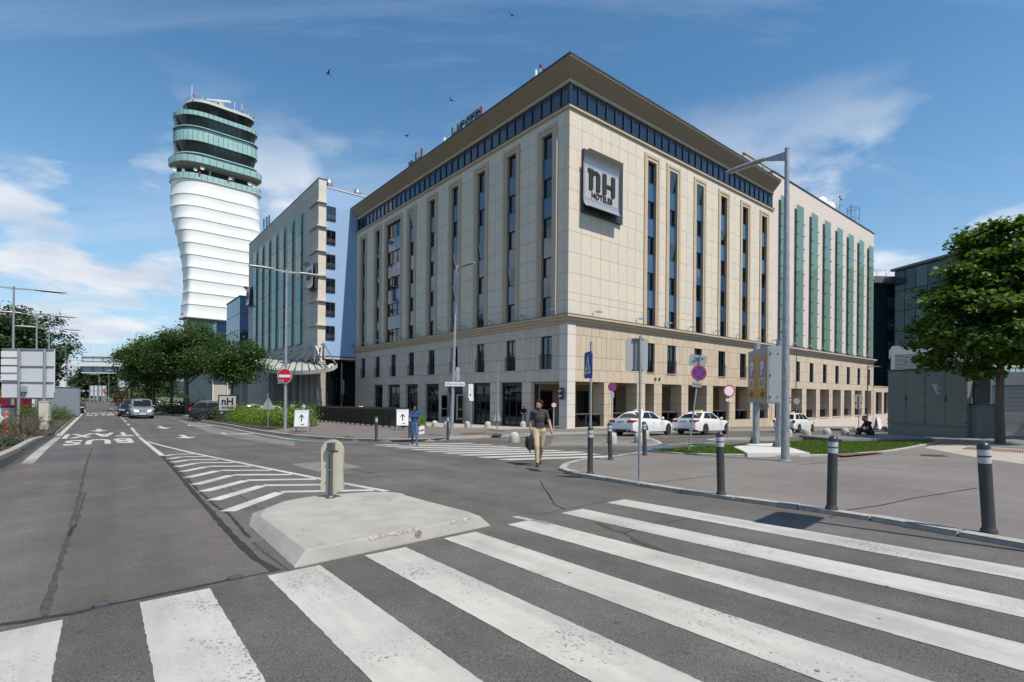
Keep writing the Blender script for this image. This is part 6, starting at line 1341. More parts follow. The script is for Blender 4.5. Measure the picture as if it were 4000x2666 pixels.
# lamp posts
def lamp(base, H, label, arms, r0=.1, r1=.055, head=1.1, arm=.7, drop=0.0, lean=(0, 0), cat='street lamp', m=M_STEEL, name='street_lamp', n=14, br=.12):
    """arms: list of unit directions (x,y); slim tube heads"""
    t = thing(name, label, cat, base); t.rotation_euler = (lean[0], lean[1], 0)
    MB().tube([(0, 0, -.1), (0, 0, .02), (0, 0, H*.5), (0, 0, H)], [r0*1.02, r0, (r0+r1)/2, r1], n).lathe([(r0*1.6, -.05), (r0*1.6, .03), (r0*1.05, .05)], n).build('pole', m, t, smooth=40); MB().lathe([(r1*1.08, H), (r1*1.08, H+.03), (r1*.6, H+.06)], n).build('cap', m, t)
    for d in arms:
        d = Vector((d[0], d[1], 0)).normalized(); s = Vector((-d.y, d.x, 0)); z = Vector((0, 0, 1)); a0 = Vector((0, 0, H-.08)); a1 = a0+d*arm+z*drop
        MB().loft([[a0+s*.02+z*.02, a0-s*.02+z*.02, a0-s*.02-z*br, a0+s*.02-z*br], [a1+s*.03+z*.03, a1-s*.03+z*.03, a1-s*.03-z*.05, a1+s*.03-z*.05]]).build('arm', m, t)
        h0 = a1; h1 = a1+d*head; R2 = head*.068
        hd = MB(); n2 = 12; secs = []
        for k in range(5):
            p = h0.lerp(h1, k/4); sc = [.75, 1, 1, .95, .6][k]; secs.append([p+s*(R2*1.25*sc*math.cos(w))+z*(R2*sc*(math.sin(w) if math.sin(w) > 0 else .55*math.sin(w))) for w in [2*math.pi*j/n2 for j in range(n2)]])
        hd.loft(secs).build('lamp_head', m, t, smooth=50)
        q0, q1 = h0.lerp(h1, .2), h0.lerp(h1, .9); u = -z*(R2*.62); MB().add([q0+s*R2*.7+u, q0-s*R2*.7+u, q1-s*R2*.7+u, q1+s*R2*.7+u], [(0, 1, 2, 3)]).build('lens', M_LAMPW, t)
    return t
p, s = place(3067, 1802, PH); big = lamp(p, 9.15, 'tall galvanised lamp post with long tube head on the near pavement', [dL], .118, .062, 1.25, .62, lean=(0, R_(-.15)), br=.26)
p, s = place(1763, 1705, HH); lamp(p, 9.05, 'lamp post with the white street name plate by the hotel', [-dL], .105, .06, 1.15, .45, lean=(0, R_(1.4)))
p, s = place(1114, 1684, HH); tl_ = lamp(p, 10.2, 'double armed lamp post carrying the no entry sign', [dR, -dR], .11, .055, 1.45, .75)
for px, py, Y, lab in ((54, 1126, 38.4, 'nearest double armed lamp post in front of the white sign back'), (144, 1240, 51.3, 'second double armed lamp post along the left side of the road'), (192, 1299, 62, 'third double armed lamp post along the left side of the road'), (205, 1372, 84, 'fourth double armed lamp post, its pole hidden by the white sign'), (261, 1396, 95, 'fifth double armed lamp post beside the gantry leg'), (263, 1431, 118, 'sixth double armed lamp post, small beyond the gantry leg')):
    x = sight(px, py)[0]*Y; lamp(gv(x, Y, .2), 10.2, lab, [dR, -dR], .11, .06, 1.9, 1.1)
for px, Y, lab in ((388, 150, 'far single lamp post left of the billboard'), (425, 140, 'far lamp post before the small white billboard'), (505, 112, 'far lamp post in front of the large white billboard'), (462, 125, 'far lamp post at the edge of the large white billboard')):
    x = sight(px, 1500)[0]*Y; lamp(gv(x, Y), 8.5, lab, [-dR] if px != 425 else [dR, -dR], .09, .05, 1.4, .9)
p, s = place(2628, 1656, HH); lamp(p, 8.3, 'slim grey lamp post rising between the two white taxis', [dR*.9-dL*.3], .06, .04, .55, 1.25, m=M_DGREY)
x = sight(3109, 1600)[0]*57; lamp(gv(x, 57, HH), 8.6, 'slim lamp post in front of the pinkish wing by the third taxi', [dR*.8-dL*.5], .06, .04, 1.0, .7, m=M_DGREY)
x = sight(3388, 1600)[0]*58; lamp(gv(x, 58, HH), 7.1, 'slim lamp post behind the seated man', [dR*.75-dL*.6], .07, .05, .9, .6, m=M_DGREY)
x = sight(3648, 1600)[0]*31; lamp(gv(x, 31, PH), 8.0, 'lamp post hidden in the maple with its head poking out', [-dR*.9+dL*.1], .08, .05, 1.2, 1.0)
# signs on poles
def disc_sign(parent, c, r, face, back=M_SIGNB, rot=0.0, kind='noentry', th=.012):
    """round sign; c centre in the parent's axes, front towards -y turned by rot"""
    M_ = Matrix.Translation(c) @ Matrix.Rotation(rot, 4, 'Z'); o = MB().lathe([(r, -th), (r, th)], 28, ax='y').xf(M_).build('sign_plate', [back], parent)
    def ringm(r0, r1, y, m, nm): 
        b = MB(); n = 32; A = [(r0*math.cos(2*math.pi*k/n), y, r0*math.sin(2*math.pi*k/n)) for k in range(n)]; B = [(r1*math.cos(2*math.pi*k/n), y, r1*math.sin(2*math.pi*k/n)) for k in range(n)]
        if r0 <= 0: b.add(B, [tuple(range(n))])
        else: b.add(A+B, [(k, (k+1) % n, n+(k+1) % n, n+k) for k in range(n)])
        b.xf(M_).build(nm, m, o)
    y = -th-.002
    if kind == 'noentry':
        ringm(0, r*.96, y, M_RED, 'sign_face'); ringm(r*.96, r, y, M_SWHITE, 'border'); MB().box(-r*.78, r*.78, y-.003, y-.002, -r*.18, r*.18).xf(M_).build('white_bar', M_SWHITE, o)
    elif kind == 'nostop':
        ringm(0, r*.84, y, M_SBLUE, 'sign_face'); ringm(r*.82, r, y-.001, M_RED, 'border')
        for a in (45, -45): MB().box(-r*.84, r*.84, y-.004-.001*(a > 0), y-.003, -r*.09, r*.09).xf(M_ @ Matrix.Rotation(R_(a), 4, 'Y')).build('red_bar', M_RED, o)
    elif kind == 'ring':
        ringm(0, r*.82, y, M_SWHITE, 'sign_face'); ringm(r*.80, r, y-.001, M_RED, 'border')
    elif kind == '3m':
        ringm(0, r*.78, y, M_SWHITE, 'sign_face'); ringm(r*.76, r, y-.001, M_RED, 'border'); t_ = textmesh('3m', r*.8); t_.xf(M_ @ Matrix.Translation((0, y-.003, -r*.28))); t_.build('lettering', M_INK, o)
    return o
def plate_(parent, c, w, h, m, rot=0.0, text=None, name='sign_plate', th=.01, tm=M_INK, ts=.7, rnd=0, tilt=0.0, lines=None):
    M_ = Matrix.Translation(c) @ Matrix.Rotation(rot, 4, 'Z') @ Matrix.Rotation(tilt, 4, 'Y'); r = min(w, h)*.12
    pts = []
    for cx_, cz_, a0 in ((w/2-r, h/2-r, 0), (-w/2+r, h/2-r, 90), (-w/2+r, -h/2+r, 180), (w/2-r, -h/2+r, 270)):
        for k in range(5): pts.append((cx_+r*math.cos(R_(a0+k*22.5)), cz_+r*math.sin(R_(a0+k*22.5))))
    o = MB().prism(pts, -th, th, axis='y').xf(M_).build(name, m, parent)
    for tx, sz, dz in (lines or ([(text, h*ts, -h*ts*.35)] if text else [])):
        t_ = textmesh(tx, sz); xs_ = [v[0] for v in t_.v]; ww = max(xs_)-min(xs_); k = min(1, w*.9/ww); t_.xf(M_ @ Matrix.Translation((0, -th-.002, dz)) @ Matrix.Diagonal((k, 1, 1, 1))); t_.build('lettering', tm, o)
    return o
def post(t, H, r=.03, m=M_STEEL, x=0, y=0, n=12): return MB().tube([(x, y, -.1), (x, y, H)], r, n).lathe([(r*1.05, H-.01), (r*1.05, H+.015), (r*.5, H+.02)], n, (x, y, 0)).build('pole', m, t, smooth=50)
# no entry sign and arrow plate on the double lamp : things fixed to the pole
t = thing('no_entry_sign', 'red round no entry sign on the double armed lamp post', 'sign', (p0 := tl_.location) + Vector((0, -.13, 0))); zc = (1684-1470)*tl_.location.y/2000
disc_sign(t, (0, 0, zc), .47, None); MB().box(-.05, .05, .02, .1, zc-.2, zc+.2).build('clamp', M_STEEL, t)
t = thing('direction_plate', 'small tilted grey plate under the no entry sign', 'sign', tl_.location + Vector((-.1, -.14, 0))); plate_(t, (-.16, 0, 3.12), .52, .24, M_SIGNB, R_(-25), 'Zentrum', ts=.35, tilt=R_(-9))
lamp2 = G(1763, 1705, HH)
t = thing('street_name_sign', 'white street name plate Office Park Allee on the lamp post', 'sign', lamp2 + Vector((.05, -.12, 0))); plate_(t, (.13, 0, 2.78), 1.05, .23, M_SWHITE, 0, 'Office Park Allee', ts=.62, tm=M_DGREY); MB().box(0, .1, .012, .1, 2.68, 2.9).build('clamp', M_STEEL, t)
t = thing('rear_facing_sign', 'narrow grey sign back fixed behind the street name lamp post', 'sign', lamp2 + Vector((.25, .12, 0))); plate_(t, (.05, 0, 3.33), .2, .72, M_SIGNB, R_(10)); MB().box(-.1, .02, -.1, .0, 3.1, 3.5).build('clamp', M_STEEL, t)
# pedestrian crossing sign in a banded sleeve
p, s = place(2305, 1853, PH); t = thing('crossing_sign', 'blue pedestrian crossing sign on a pole in a banded sleeve', 'sign', p)
obj('sleeve', bm1, t); obj('reflective_band', bm2, t); obj('collar', bmc, t); obj('reflective_band', bm2b, t); obj('sleeve_cap', bm3, t, (0, 0, 1.03)); post(t, (1853-1338)*s, .029)
zc = (1853-1427)*s; o = plate_(t, (-.06, .02, zc), .62, .62, M_SBLUE, R_(-82))
M_ = Matrix.Translation((-.06, .02, zc)) @ Matrix.Rotation(R_(-82), 4, 'Z')
MB().add([(-.24, -.014, -.2), (.24, -.014, -.2), (0, -.014, .24)], [(0, 1, 2)]).xf(M_).build('white_triangle', M_SWHITE, o)
MB().add([(-.05, -.017, -.16), (.0, -.017, -.16), (.05, -.017, .0), (.02, -.017, .08), (-.03, -.017, .06), (-.04, -.017, -.04)], [(0, 1, 2, 3, 4, 5)]).lathe([(.03, -.018), (.03, -.016)], 10, (0, 0, .11), ax='y').box(.02, .11, -.018, -.016, -.15, -.11).box(-.12, -.03, -.018, -.016, -.17, -.13).xf(M_).build('walker_symbol', M_INK, o)
p, s = place(2497, 1886, PH); t = thing('rear_facing_sign', 'large grey rectangular sign back on a bare pole on the pavement', 'sign', p); H_ = (1886-1315)*s; post(t, H_, .028)
plate_(t, (-.055, .05, (1886-1386)*s), 85*s, 129*s, M_SIGNB, R_(4))
for z in (1326, 1447): MB().box(-85*s*.35, 85*s*.12, .0, .035, (1886-z)*s-.02, (1886-z)*s+.02).build('bracket', M_DGREY, t)
MB().box(-.13, -.09, .02, .04, (1886-1440)*s, (1886-1335)*s).build('stiffener', M_DGREY, t); MB().lathe([(.10, -.01), (.10, .012)], 16).build('foot', M_SLAB, t)
# no stopping signs by the taxi rank
Y = 35.0; x = sight(2390, 1600)[0]*Y; t = thing('no_stopping_sign', 'blue and red no stopping sign behind the first taxi boot', 'sign', gv(x, Y, HH)); z0 = t.location.z; zc = at(2386, 1512, Y).z-z0; post(t, zc+.1, .03); disc_sign(t, (0, -.05, zc), .31, None, kind='nostop', rot=R_(12)); plate_(t, (0, -.05, zc-.46), .3, .14, M_SIGNB, R_(12)); plate_(t, (0, -.05, zc-.64), .3, .16, M_SIGNB, R_(12))
p, s = place(2690, 1764, PH+.05); t = thing('no_stopping_sign', 'leaning no stopping sign with Anfang plate at the lawn edge', 'sign', p, (0, R_(6.6), 0)); H_ = (1764-1390)*s; post(t, H_, .03); zc = (1764-1456)*s*1.0; disc_sign(t, (0.0, -.05, zc), .272, None, kind='nostop', rot=R_(4)); plate_(t, (-.02, -.05, zc-.4), .35, .19, M_SIGNB, R_(4), 'Anfang', ts=.62)
plate_(t, (-.06, .05, H_-.16), .58, .40, M_SIGNB, R_(-12), tilt=R_(2)); MB().box(-.2, .12, -.0, .03, H_-.1, H_-.06).build('bracket', M_DGREY, t)
p, s = place(2843, 1714, 0); t = thing('traffic_sign', 'round white sign with red ring in the hatched road area', 'sign', p); zc = (1714-1528)*s; post(t, zc+.2, .03); disc_sign(t, (.02, -.05, zc), 24*s, None, kind='ring', rot=R_(8)); plate_(t, (.02, -.05, zc-.49), .34, .15, M_SWHITE, R_(8), 'Zufahrt', ts=.5)
Y = 52; x = sight(3079, 1600)[0]*Y; t = thing('traffic_sign', 'dark red round sign half hidden behind the parking sign posts', 'sign', gv(x, Y, HH)); zc = at(3079, 1563, Y).z-t.location.z; post(t, zc+.1, .03); disc_sign(t, (0, -.05, zc), .33, None, kind='noentry')
Y = 53; x = sight(3111, 1600)[0]*Y; t = thing('rear_facing_sign', 'round grey sign back in front of the pinkish arcade', 'sign', gv(x, Y, HH)); zc = at(3111, 1568, Y).z-t.location.z; post(t, zc+.1, .03); MB().lathe([(.33, -.01), (.33, .01)], 24, (0, -.04, zc), ax='y').build('sign_plate', M_SIGNB, t)
p, s = place(3354, 1699, 0); t = thing('rear_facing_sign', 'two round grey sign backs one above the other left of the seated man', 'sign', p); zc = (1699-1558)*s; post(t, zc+.25, .03)
for q, r in ((1558, 17), (1588, 13)): MB().lathe([(r*s, -.01), (r*s, .01)], 24, (0, .05, (1699-q)*s), ax='y').build('sign_plate', M_SIGNB, t)
# triangular backs and small signs by the hotel
def tri_back(px, py, pyt, pya, pyb, hw, off, label, rot=0.0):
    p, s = place(px, py, off); t = thing('rear_facing_sign', label, 'sign', p); post(t, (py-pyt)*s, .028); a, b = (py-pya)*s, (py-pyb)*s
    MB().prism([(-hw*s, b), (hw*s, b), (hw*s*.12, a), (-hw*s*.12, a)], .03, .05, axis='y').xf(Matrix.Rotation(rot, 4, 'Z')).build('sign_plate', M_SIGNB, t); MB().lathe([(.033, (py-pyb)*s-.12), (.033, (py-pyb)*s)], 12).build('red_clamp', M_RED, t); MB().box(-.25, .25, -.25, .25, -.02, .07).build('foot', M_DGREY, t)
tri_back(1046, 1672, 1537, 1556, 1599, 26, HH, 'grey triangular sign back standing in front of the bright hedge'); tri_back(1942, 1701, 1415, 1601, 1646, 16, HH, 'narrow grey triangular sign back on a tall bare pole by the hotel')
p, s = place(1840, 1673, HH); t = thing('notice_sign', 'tall narrow white notice on a pole before the hotel windows', 'sign', p); post(t, (1673-1499)*s, .03); plate_(t, (-.03, -.05, (1673-1530)*s), 19*s, 58*s, M_SWHITE, R_(10)); plate_(t, (.02, -.06, (1673-1560)*s), 16*s, 14*s, M_SWHITE, R_(25)); MB().box(-.12, -.02, -.075, -.065, (1673-1547)*s, (1673-1540)*s).build('black_symbol', M_INK, t)
p, s = place(1380, 1618, .1); t = thing('parking_sign', 'white parking board with blue P at the hotel entrance', 'sign', p); post(t, (1618-1545)*s, .03, x=-.3); post(t, (1618-1545)*s, .03, x=.3); b_ = plate_(t, (0, -.05, (1618-1559)*s), 21*s, 34*s, M_SWHITE)
zc = (1618-1547)*s-.2; plate_(t, (-.14, -.07, zc), .28, .3, M_SBLUE, 0, 'P', ts=.9, tm=M_SWHITE); MB().box(.08, .3, -.068, -.062, zc-.1, zc+.12).build('tow_symbol', M_INK, t); plate_(t, (0, -.07, (1618-1573)*s), .66, .14, M_SBLUE)
for k in range(5): MB().box(-.28, .28, -.066, -.062, zc-.3-k*.09, zc-.27-k*.09).build('text_line', M_DGREY, t)
pz = Hx(-.75, .6); zc = at(2188, 1584, 38.4).z; t = thing('height_limit_sign', 'small round red ringed 3m height sign at the passage', 'sign', (pz.x-.05, pz.y-.1, g(pz.x, pz.y)+HH)); z0 = t.location.z; post(t, zc-z0, .02, M_SWHITE); disc_sign(t, (0, -.04, zc-z0), .21, None, kind='3m')
t = thing('traffic_light', 'small dark signal head with hoods on the hotel corner', 'traffic light', (*(Hx(-.25, .35)), 0), TH-math.pi/2); zc = 1.62
MB().box(-.18, .18, -.06, .06, zc-.45, zc+.45).build('backplate', M_RAIL, t)
for z in (zc+.2, zc-.2): MB().lathe([(.1, 0), (.1, .2)], 14, (0, -.06, z), ax='y').build('lens_hood', M_STEELR, t)
# parking guidance box on two posts
a_ = at(2996.6, 1577, 19.0); lx = Vector((.17, .985)); ly = Vector((.985, -.17)); t = thing('parking_guide_sign', 'orange parking guidance display box on two steel posts', 'sign', (a_.x, a_.y, g(a_.x, a_.y)+PH), math.atan2(ly.y, ly.x)); zb = a_.z-t.location.z; Lb = 2.55; Wb = .46; Hb = 2.12
# local x = towards the right end face, y = along the long side
MB().box(0, Wb, 0, Lb, zb, zb+Hb).build('housing', M_BGREY, t, bevel=.015); MB().box(.06, Wb-.05, -.012, 0, zb+.06, zb+Hb-.06).build('side_door', M_BGREY, t)
for z in (.25, 1.05, 1.85): block('hinge', M_DGREY, t, .08, .12, -.03, -.012, zb+z-.04, zb+z+.04)
for z in (.25, 1.85): MB().lathe([(.022, 0), (.022, .02)], 10, (.36, -.012, zb+z), ax='y').build('lock', M_CABD, t)
for k in range(6):
    z0 = zb+.16+k*(Hb-.42)/6; block('display_row', M_ORANGE if k > 1 else mat('sign_orange_deep', (.50, .25, .0), .5), t, -.014, 0, .10, Lb-.12, z0+.008, z0+(Hb-.42)/6-.008)
def on_face(b, y, z, m, nm, dx=-.018): b.xf(Matrix.Translation((dx, y, z)) @ Matrix.Rotation(-math.pi/2, 4, 'Z')); return b.build(nm, m, t)
M_PBL = mat('display_violet', (.22, .21, .36), .5); M_PGR = mat('display_pale', (.45, .44, .44), .5)
for y, tx, dz in ((1.95, 'A', 0), (.62, 'K3', 0)):
    on_face(MB().box(-.33, .33, -.002, 0, 0, .72), y, zb+1.02, M_PBL, 'display_symbol', -.017); on_face(MB().box(-.33, .33, -.002, 0, 0, .40), y, zb+.58, M_PGR, 'display_code', -.017)
    on_face(textmesh('P', .72, 0, .02), y-.02, zb+1.1, M_SWHITE, 'lettering', -.022); on_face(textmesh(tx, .34, 0, .01), y, zb+.66, M_DGREY, 'lettering', -.022)
    if tx == 'A': on_face(MB().add([(-.3, 0, 0), (0, 0, .16), (.3, 0, 0), (.3, 0, .06), (0, 0, .22), (-.3, 0, .06)], [(0, 1, 4, 5), (1, 2, 3, 4)]), y, zb+1.5, M_SWHITE, 'roof_symbol', -.022)
for y, d in ((1.95, 1), (.55, -1)): on_face(MB().add([(-.30*d, 0, 0), (.0, 0, .17), (.0, 0, .06), (.22*d, 0, .06), (.22*d, 0, -.06), (.0, 0, -.06), (.0, 0, -.17)], [(0, 1, 2, 3, 4, 5, 6)]), y, zb+.34, M_INK, 'arrow', -.02)
for nm, px, py, top, lab in (('p1', 2996, 1738, 1342, ''), ('p2', 3042, 1752, 1321, '')):
    q = G(px, py, .12); s = q.y/2000; l = Vector((q.x-a_.x, q.y-a_.y)); lx_, ly_ = l.dot(ly), l.dot(lx)
    if nm == 'p1': lx_ = Wb*.5
    post(t, (py-top)*s, .13, M_STEEL, lx_+ (0 if nm == 'p1' else .02), ly_, 20)
    MB().box(lx_-.32, lx_+.32, ly_-.32, ly_+.32, .0, .06).build('foot_plate', M_CONC, t)
    for a in (30, 150, 250): MB().prism([(0, .06), (.14, .06), (.14, .09), (.04, .30), (0, .30)], -.012, .012, axis='y').xf(Matrix.Translation((lx_, ly_, 0)) @ Matrix.Rotation(R_(a), 4, 'Z') @ Matrix.Translation((.12, 0, 0))).build('gusset', M_DGREY, t)
fp = [Vector(p[:2]) for p in GP(K2700([(430, 1300), (575, 1368), (925, 1364), (1215, 1367), (1000, 1305), (860, 1262), (600, 1274)]), .15)]; fb = thing('foundation_slab', 'white concrete foundation slab under the orange parking sign', 'slab', (fp[0].x, fp[0].y, 0))
MB().prism([(p.x-fp[0].x, p.y-fp[0].y) for p in fp], 0, 1).build('slab', mat('white_concrete', (.52, .51, .48), .7, var=.06, scale=2), fb); ch_ = fb.children[0]
for v in ch_.data.vertices: X_, Y_ = v.co.x+fp[0].x, v.co.y+fp[0].y; v.co.z = g(X_, Y_)+(.17 if v.co.z > .5 else -.1)
# traffic island with its keep-right marker
top_px = [(1201, 2152), (1015, 2014.6), (1040, 1987), (1112, 1958.5), (1193, 1943), (1310, 1931), (1443, 1923), (1515, 1922), (1571, 1928), (1586, 1936.6), (1659, 1956), (1762, 1983), (1830, 2000), (1884, 2019.7)]
TOP = [Vector(G(x, y, .147)[:2]) for x, y in top_px]
fe0, fe1 = Vector(G(1149, 2221)[:2]), Vector(G(1915, 2055.5)[:2]); fdir = (fe1-fe0).normalized(); fin_ = Vector((-fdir.y, fdir.x))
for k_ in (0, -1): TOP[k_] = fe0+fdir*((TOP[k_]-fe0).dot(fdir))+fin_*.035
GRD = [Vector(G(1149, 2221)[:2]), Vector(G(972, 2056)[:2]), Vector(G(985, 2010)[:2])] + [p+Vector((0, .10)) for p in TOP[3:10]] + [TOP[10]+Vector((.1, .06)), TOP[11]+Vector((.13, .04)), TOP[12]+Vector((.14, .03)), Vector(G(1915, 2055.5)[:2])]
isl = thing('traffic_island', 'pale concrete traffic island with chipped kerb at the crossing', 'traffic island', (TOP[0].x, TOP[0].y, 0)); O2 = Vector((TOP[0].x, TOP[0].y))
n = len(TOP); mb = MB(); vt = [(p.x-O2.x, p.y-O2.y, g(p.x, p.y)+.15) for p in TOP]; vg = [(p.x-O2.x, p.y-O2.y, g(p.x, p.y)+.012) for p in GRD]; vg0 = [(p[0], p[1], p[2]-.1) for p in vg]
mb.add(vt+vg+vg0, [tuple(range(n))] + [(n+i, n+(i+1) % n, (i+1) % n, i) for i in range(n)] + [(2*n+i, 2*n+(i+1) % n, n+(i+1) % n, n+i) for i in range(n)])
M_ISL = mat('island_concrete', (.335, .32, .29), .8, var=.16, scale=1.8, bump=.3, bscale=50, detail=9)
o = mb.build('slab', [M_ISL, M_CONC], isl, bevel=.012)
bm_ = bmesh.new(); bm_.from_mesh(o.data); bmesh.ops.recalc_face_normals(bm_, faces=bm_.faces); bm_.to_mesh(o.data); bm_.free()
a, b = Vector(vt[0]), Vector(vt[-1]); rr = random.Random(4); f0, f1 = Vector(vg[0]), Vector(vg[-1])
for k, (u, sz) in enumerate(((.36, .10), (.47, .12), (.55, .09), (.82, .05), (.91, .07))):      # broken-out spots along the edge
    c = a.lerp(b, u)+Vector((0, 0, .002)); n_out = (f0-a); cm = MB(); pts = []
    ax_ = (b-a).normalized(); 
    for i in range(9): w = 2*math.pi*i/9; q = c+ax_*(sz*1.5*math.cos(w)*rr.uniform(.6, 1.1))+(n_out*.35*math.sin(w)*rr.uniform(.5, 1) if math.sin(w) > 0 else Vector((ax_.y*-1, ax_.x, 0))*(-sz*.45*math.sin(w))*rr.uniform(.4, 1)); pts.append(q+Vector((0, -.004, .004)))
    cm.add(pts+[c+Vector((0, -.002, .012))], [(i, (i+1) % 9, 9) for i in range(9)]); cm.build('chipped_spot', mat('broken_concrete', (.44, .40, .34), .95, var=.4, scale=25, bump=1), isl)
fm = f0.lerp(f1, .57)+(a.lerp(b, .57)-f0.lerp(f1, .57))*.55
MB().lathe([(.045, 0), (.045, .012), (.028, .012), (.028, .004), (.014, .004), (.014, .016)], 16, (0, 0, 0), ax='y').xf(Matrix.Translation(fm+Vector((0, -.006, 0))) @ Matrix.Rotation(R_(44), 4, 'Z')).build('lifting_eye', M_CONCF, isl)
for u, v in ((.08, .05), (.05, .30), (.1, .38), (.62, .9), (.9, .75), (.82, .9), (.4, .95)):
    q = a.lerp(b, u).lerp(Vector(vt[1]).lerp(Vector(vt[9]), u), v); MB().lathe([(.045, 0), (.045, .003), (.001, .003)], 14, (q.x, q.y, q.z+.001), cap=False).build('plug', M_CONCF, isl)
sk = seam([(1430, 2006), (1480, 2030), (1560, 2064), (1600, 2078)], .012, M_TAR2, .182, .5, None); bpy.data.objects.remove(sk)
p = G(1291, 1946, .15); s = p.y/2000; t = thing('island_marker', 'cream keep right marker seen from behind on the traffic island', 'sign', p)
MB().lathe([(.075, 0), (.075, .02), (.045, .05)], 14).lathe([(.034, .06), (.032, .72), (.036, .76)], 16).box(-.052, .052, -.04, .045, .76, .88).build('post', M_DGREY, t, smooth=50)
W_ = 44*s; z0 = (1946-1934)*s; z1 = (1946-1721)*s; pts = [(-.04, z0), (.04, z0), (W_, z0+.22*W_*2), (W_*.93, z1*.45), (W_, z1-W_)]+[(W_*math.cos(w), z1-W_+W_*math.sin(w)) for w in np.linspace(.15, math.pi-.15, 13)]+[(-W_, z1-W_), (-W_*.93, z1*.45), (-W_, z0+.22*W_*2)]
MB().prism(pts, .05, .075, axis='y').build('sign_plate', M_CREAMS, t); MB().prism([(x*1.04, z0+(z-z0)*1.01) for x, z in pts], .074, .10, axis='y').build('rim', mat('tan_rim', (.33, .30, .22), .6), t)
MB().box(.035, .10, .044, .05, z1-.19, z1-.165).build('red_sticker', M_RED, t)
for z in (.45, .72): MB().lathe([(.010, 0), (.010, .03)], 8, (.0, -.032, z), ax='y').build('bolt', M_STEELR, t)
# pavement boards
def aboard(px, py, w_px, h_px, label, rot):
    p, s = place(px, py, HH); t = thing('pavement_board', label, 'sign board', p, rot); w = w_px*s; h = h_px*s; lg = h*.24
    for sg in (-1, 1):
        M_ = Matrix.Translation((0, sg*.24, 0)) @ Matrix.Rotation(R_(sg*9), 4, 'X'); MB().box(-w/2, w/2, -.015, .015, lg, h).xf(M_).build('panel', M_SWHITE, t); MB().box(-w/2-.02, -w/2+.02, -.02, .02, 0, h+.01).box(w/2-.02, w/2+.02, -.02, .02, 0, h+.01).box(-w/2, w/2, -.02, .02, h-.02, h+.02).xf(M_).build('frame', M_STEELR, t)
    M_ = Matrix.Translation((0, -.24, 0)) @ Matrix.Rotation(R_(-9), 4, 'X'); z = lg+(h-lg)*.30; ah = (h-lg)*.38
    MB().box(-.035, .035, -.019, -.016, z, z+ah).add([(0, -.02, z+ah+.06), (-.17, -.02, z+ah*.62), (-.17, -.02, z+ah*.48), (0, -.02, z+ah*.9), (.17, -.02, z+ah*.48), (.17, -.02, z+ah*.62)], [(0, 1, 2, 3), (0, 3, 4, 5)]).xf(M_).build('arrow', M_INK, t)
    for tx, zz_, sz in (('Hauptversammlung', .90, .085), ('Flughafen Wien AG', .83, .085)): q = textmesh(tx, sz); q.xf(M_ @ Matrix.Translation((0, -.017, lg+(h-lg)*zz_)) @ Matrix.Diagonal((.95, 1, 1, 1))); q.build('lettering', mat('pale_print', (.4, .42, .5), .5), t)
    q = textmesh('ovid', .12, 0, .006); q.xf(M_ @ Matrix.Translation((.06, -.017, lg+(h-lg)*.09))); q.build('lettering', M_INK, t)
aboard(1180, 1687, 54, 86, 'white pavement board with black arrow beside the no entry lamp post', R_(4)); aboard(1572, 1682, 46, 83, 'white pavement board with black arrow at the fence, behind the woman', R_(16))
# dark slatted fence
f0, f1 = Vector(G(1236, 1646, HH)[:2]), Vector(G(1588, 1677, HH)[:2]); fd = (f1-f0).normalized(); fl = (f1-f0).length; t = thing('slatted_fence', 'long dark metal slatted fence on the hotel pavement', 'fence', (f0.x, f0.y, 0), math.atan2(fd.y, fd.x))
M_FEN = mat('dark_bronze_slat', (.050, .046, .036), .5, metal=.3, var=.15, scale=3); slm = MB().box(0, .012, -.045, .045, .12, 1.50).mesh('slat', M_FEN); psm = MB().box(-.02, .02, -.06, .06, 0, 1.52).mesh('post', M_FEN); fsm = MB().box(-.14, .14, -.09, .09, -.05, .06).mesh('foot', M_CONC)
ns = int(fl/.115)
for i in range(ns+1):
    d = fl*i/ns; q = f0+fd*d; z = g(q.x, q.y)+HH; o = obj('slat', slm, t, (d, 0, z), R_(38))
    if i % 9 == 0: obj('post', psm, t, (d, .0, z)); obj('foot', fsm, t, (d, -.02, z))
q0, q1 = g(*f0)+HH, g(*f1)+HH
for dz in (1.47, .16): MB().tube([(0, .05, q0+dz), (fl, .05, q1+dz)], .02, 6).build('rail', M_FEN, t)
# hotel pylon sign
p = gv(*tp_(889, 45.5)[:2], .1); t = thing('pylon_sign', 'hotel pylon sign with black nh on pale face behind the hedge', 'sign', p, R_(10)); t.scale = (.88, .88, .92); MB().box(-.9, .9, 0, .3, 0, 2.62).build('body', M_CABD, t); MB().box(-.78, .78, -.03, 0, 1.12, 2.5).build('sign_face', M_SIGNF, t)
q = textmesh('nH', .95, .01, .03); q.xf(Matrix.Translation((0, -.045, 1.68))); q.build('lettering', M_INK, t); q = textmesh('HOTELES', .27, .01, .01); q.xf(Matrix.Translation((0, -.045, 1.3))); q.build('lettering', M_INK, t); q = textmesh('nH', .18, .005, .004); q.xf(Matrix.Translation((-.55, -.02, .85))); q.build('lettering', M_WHITEP, t)
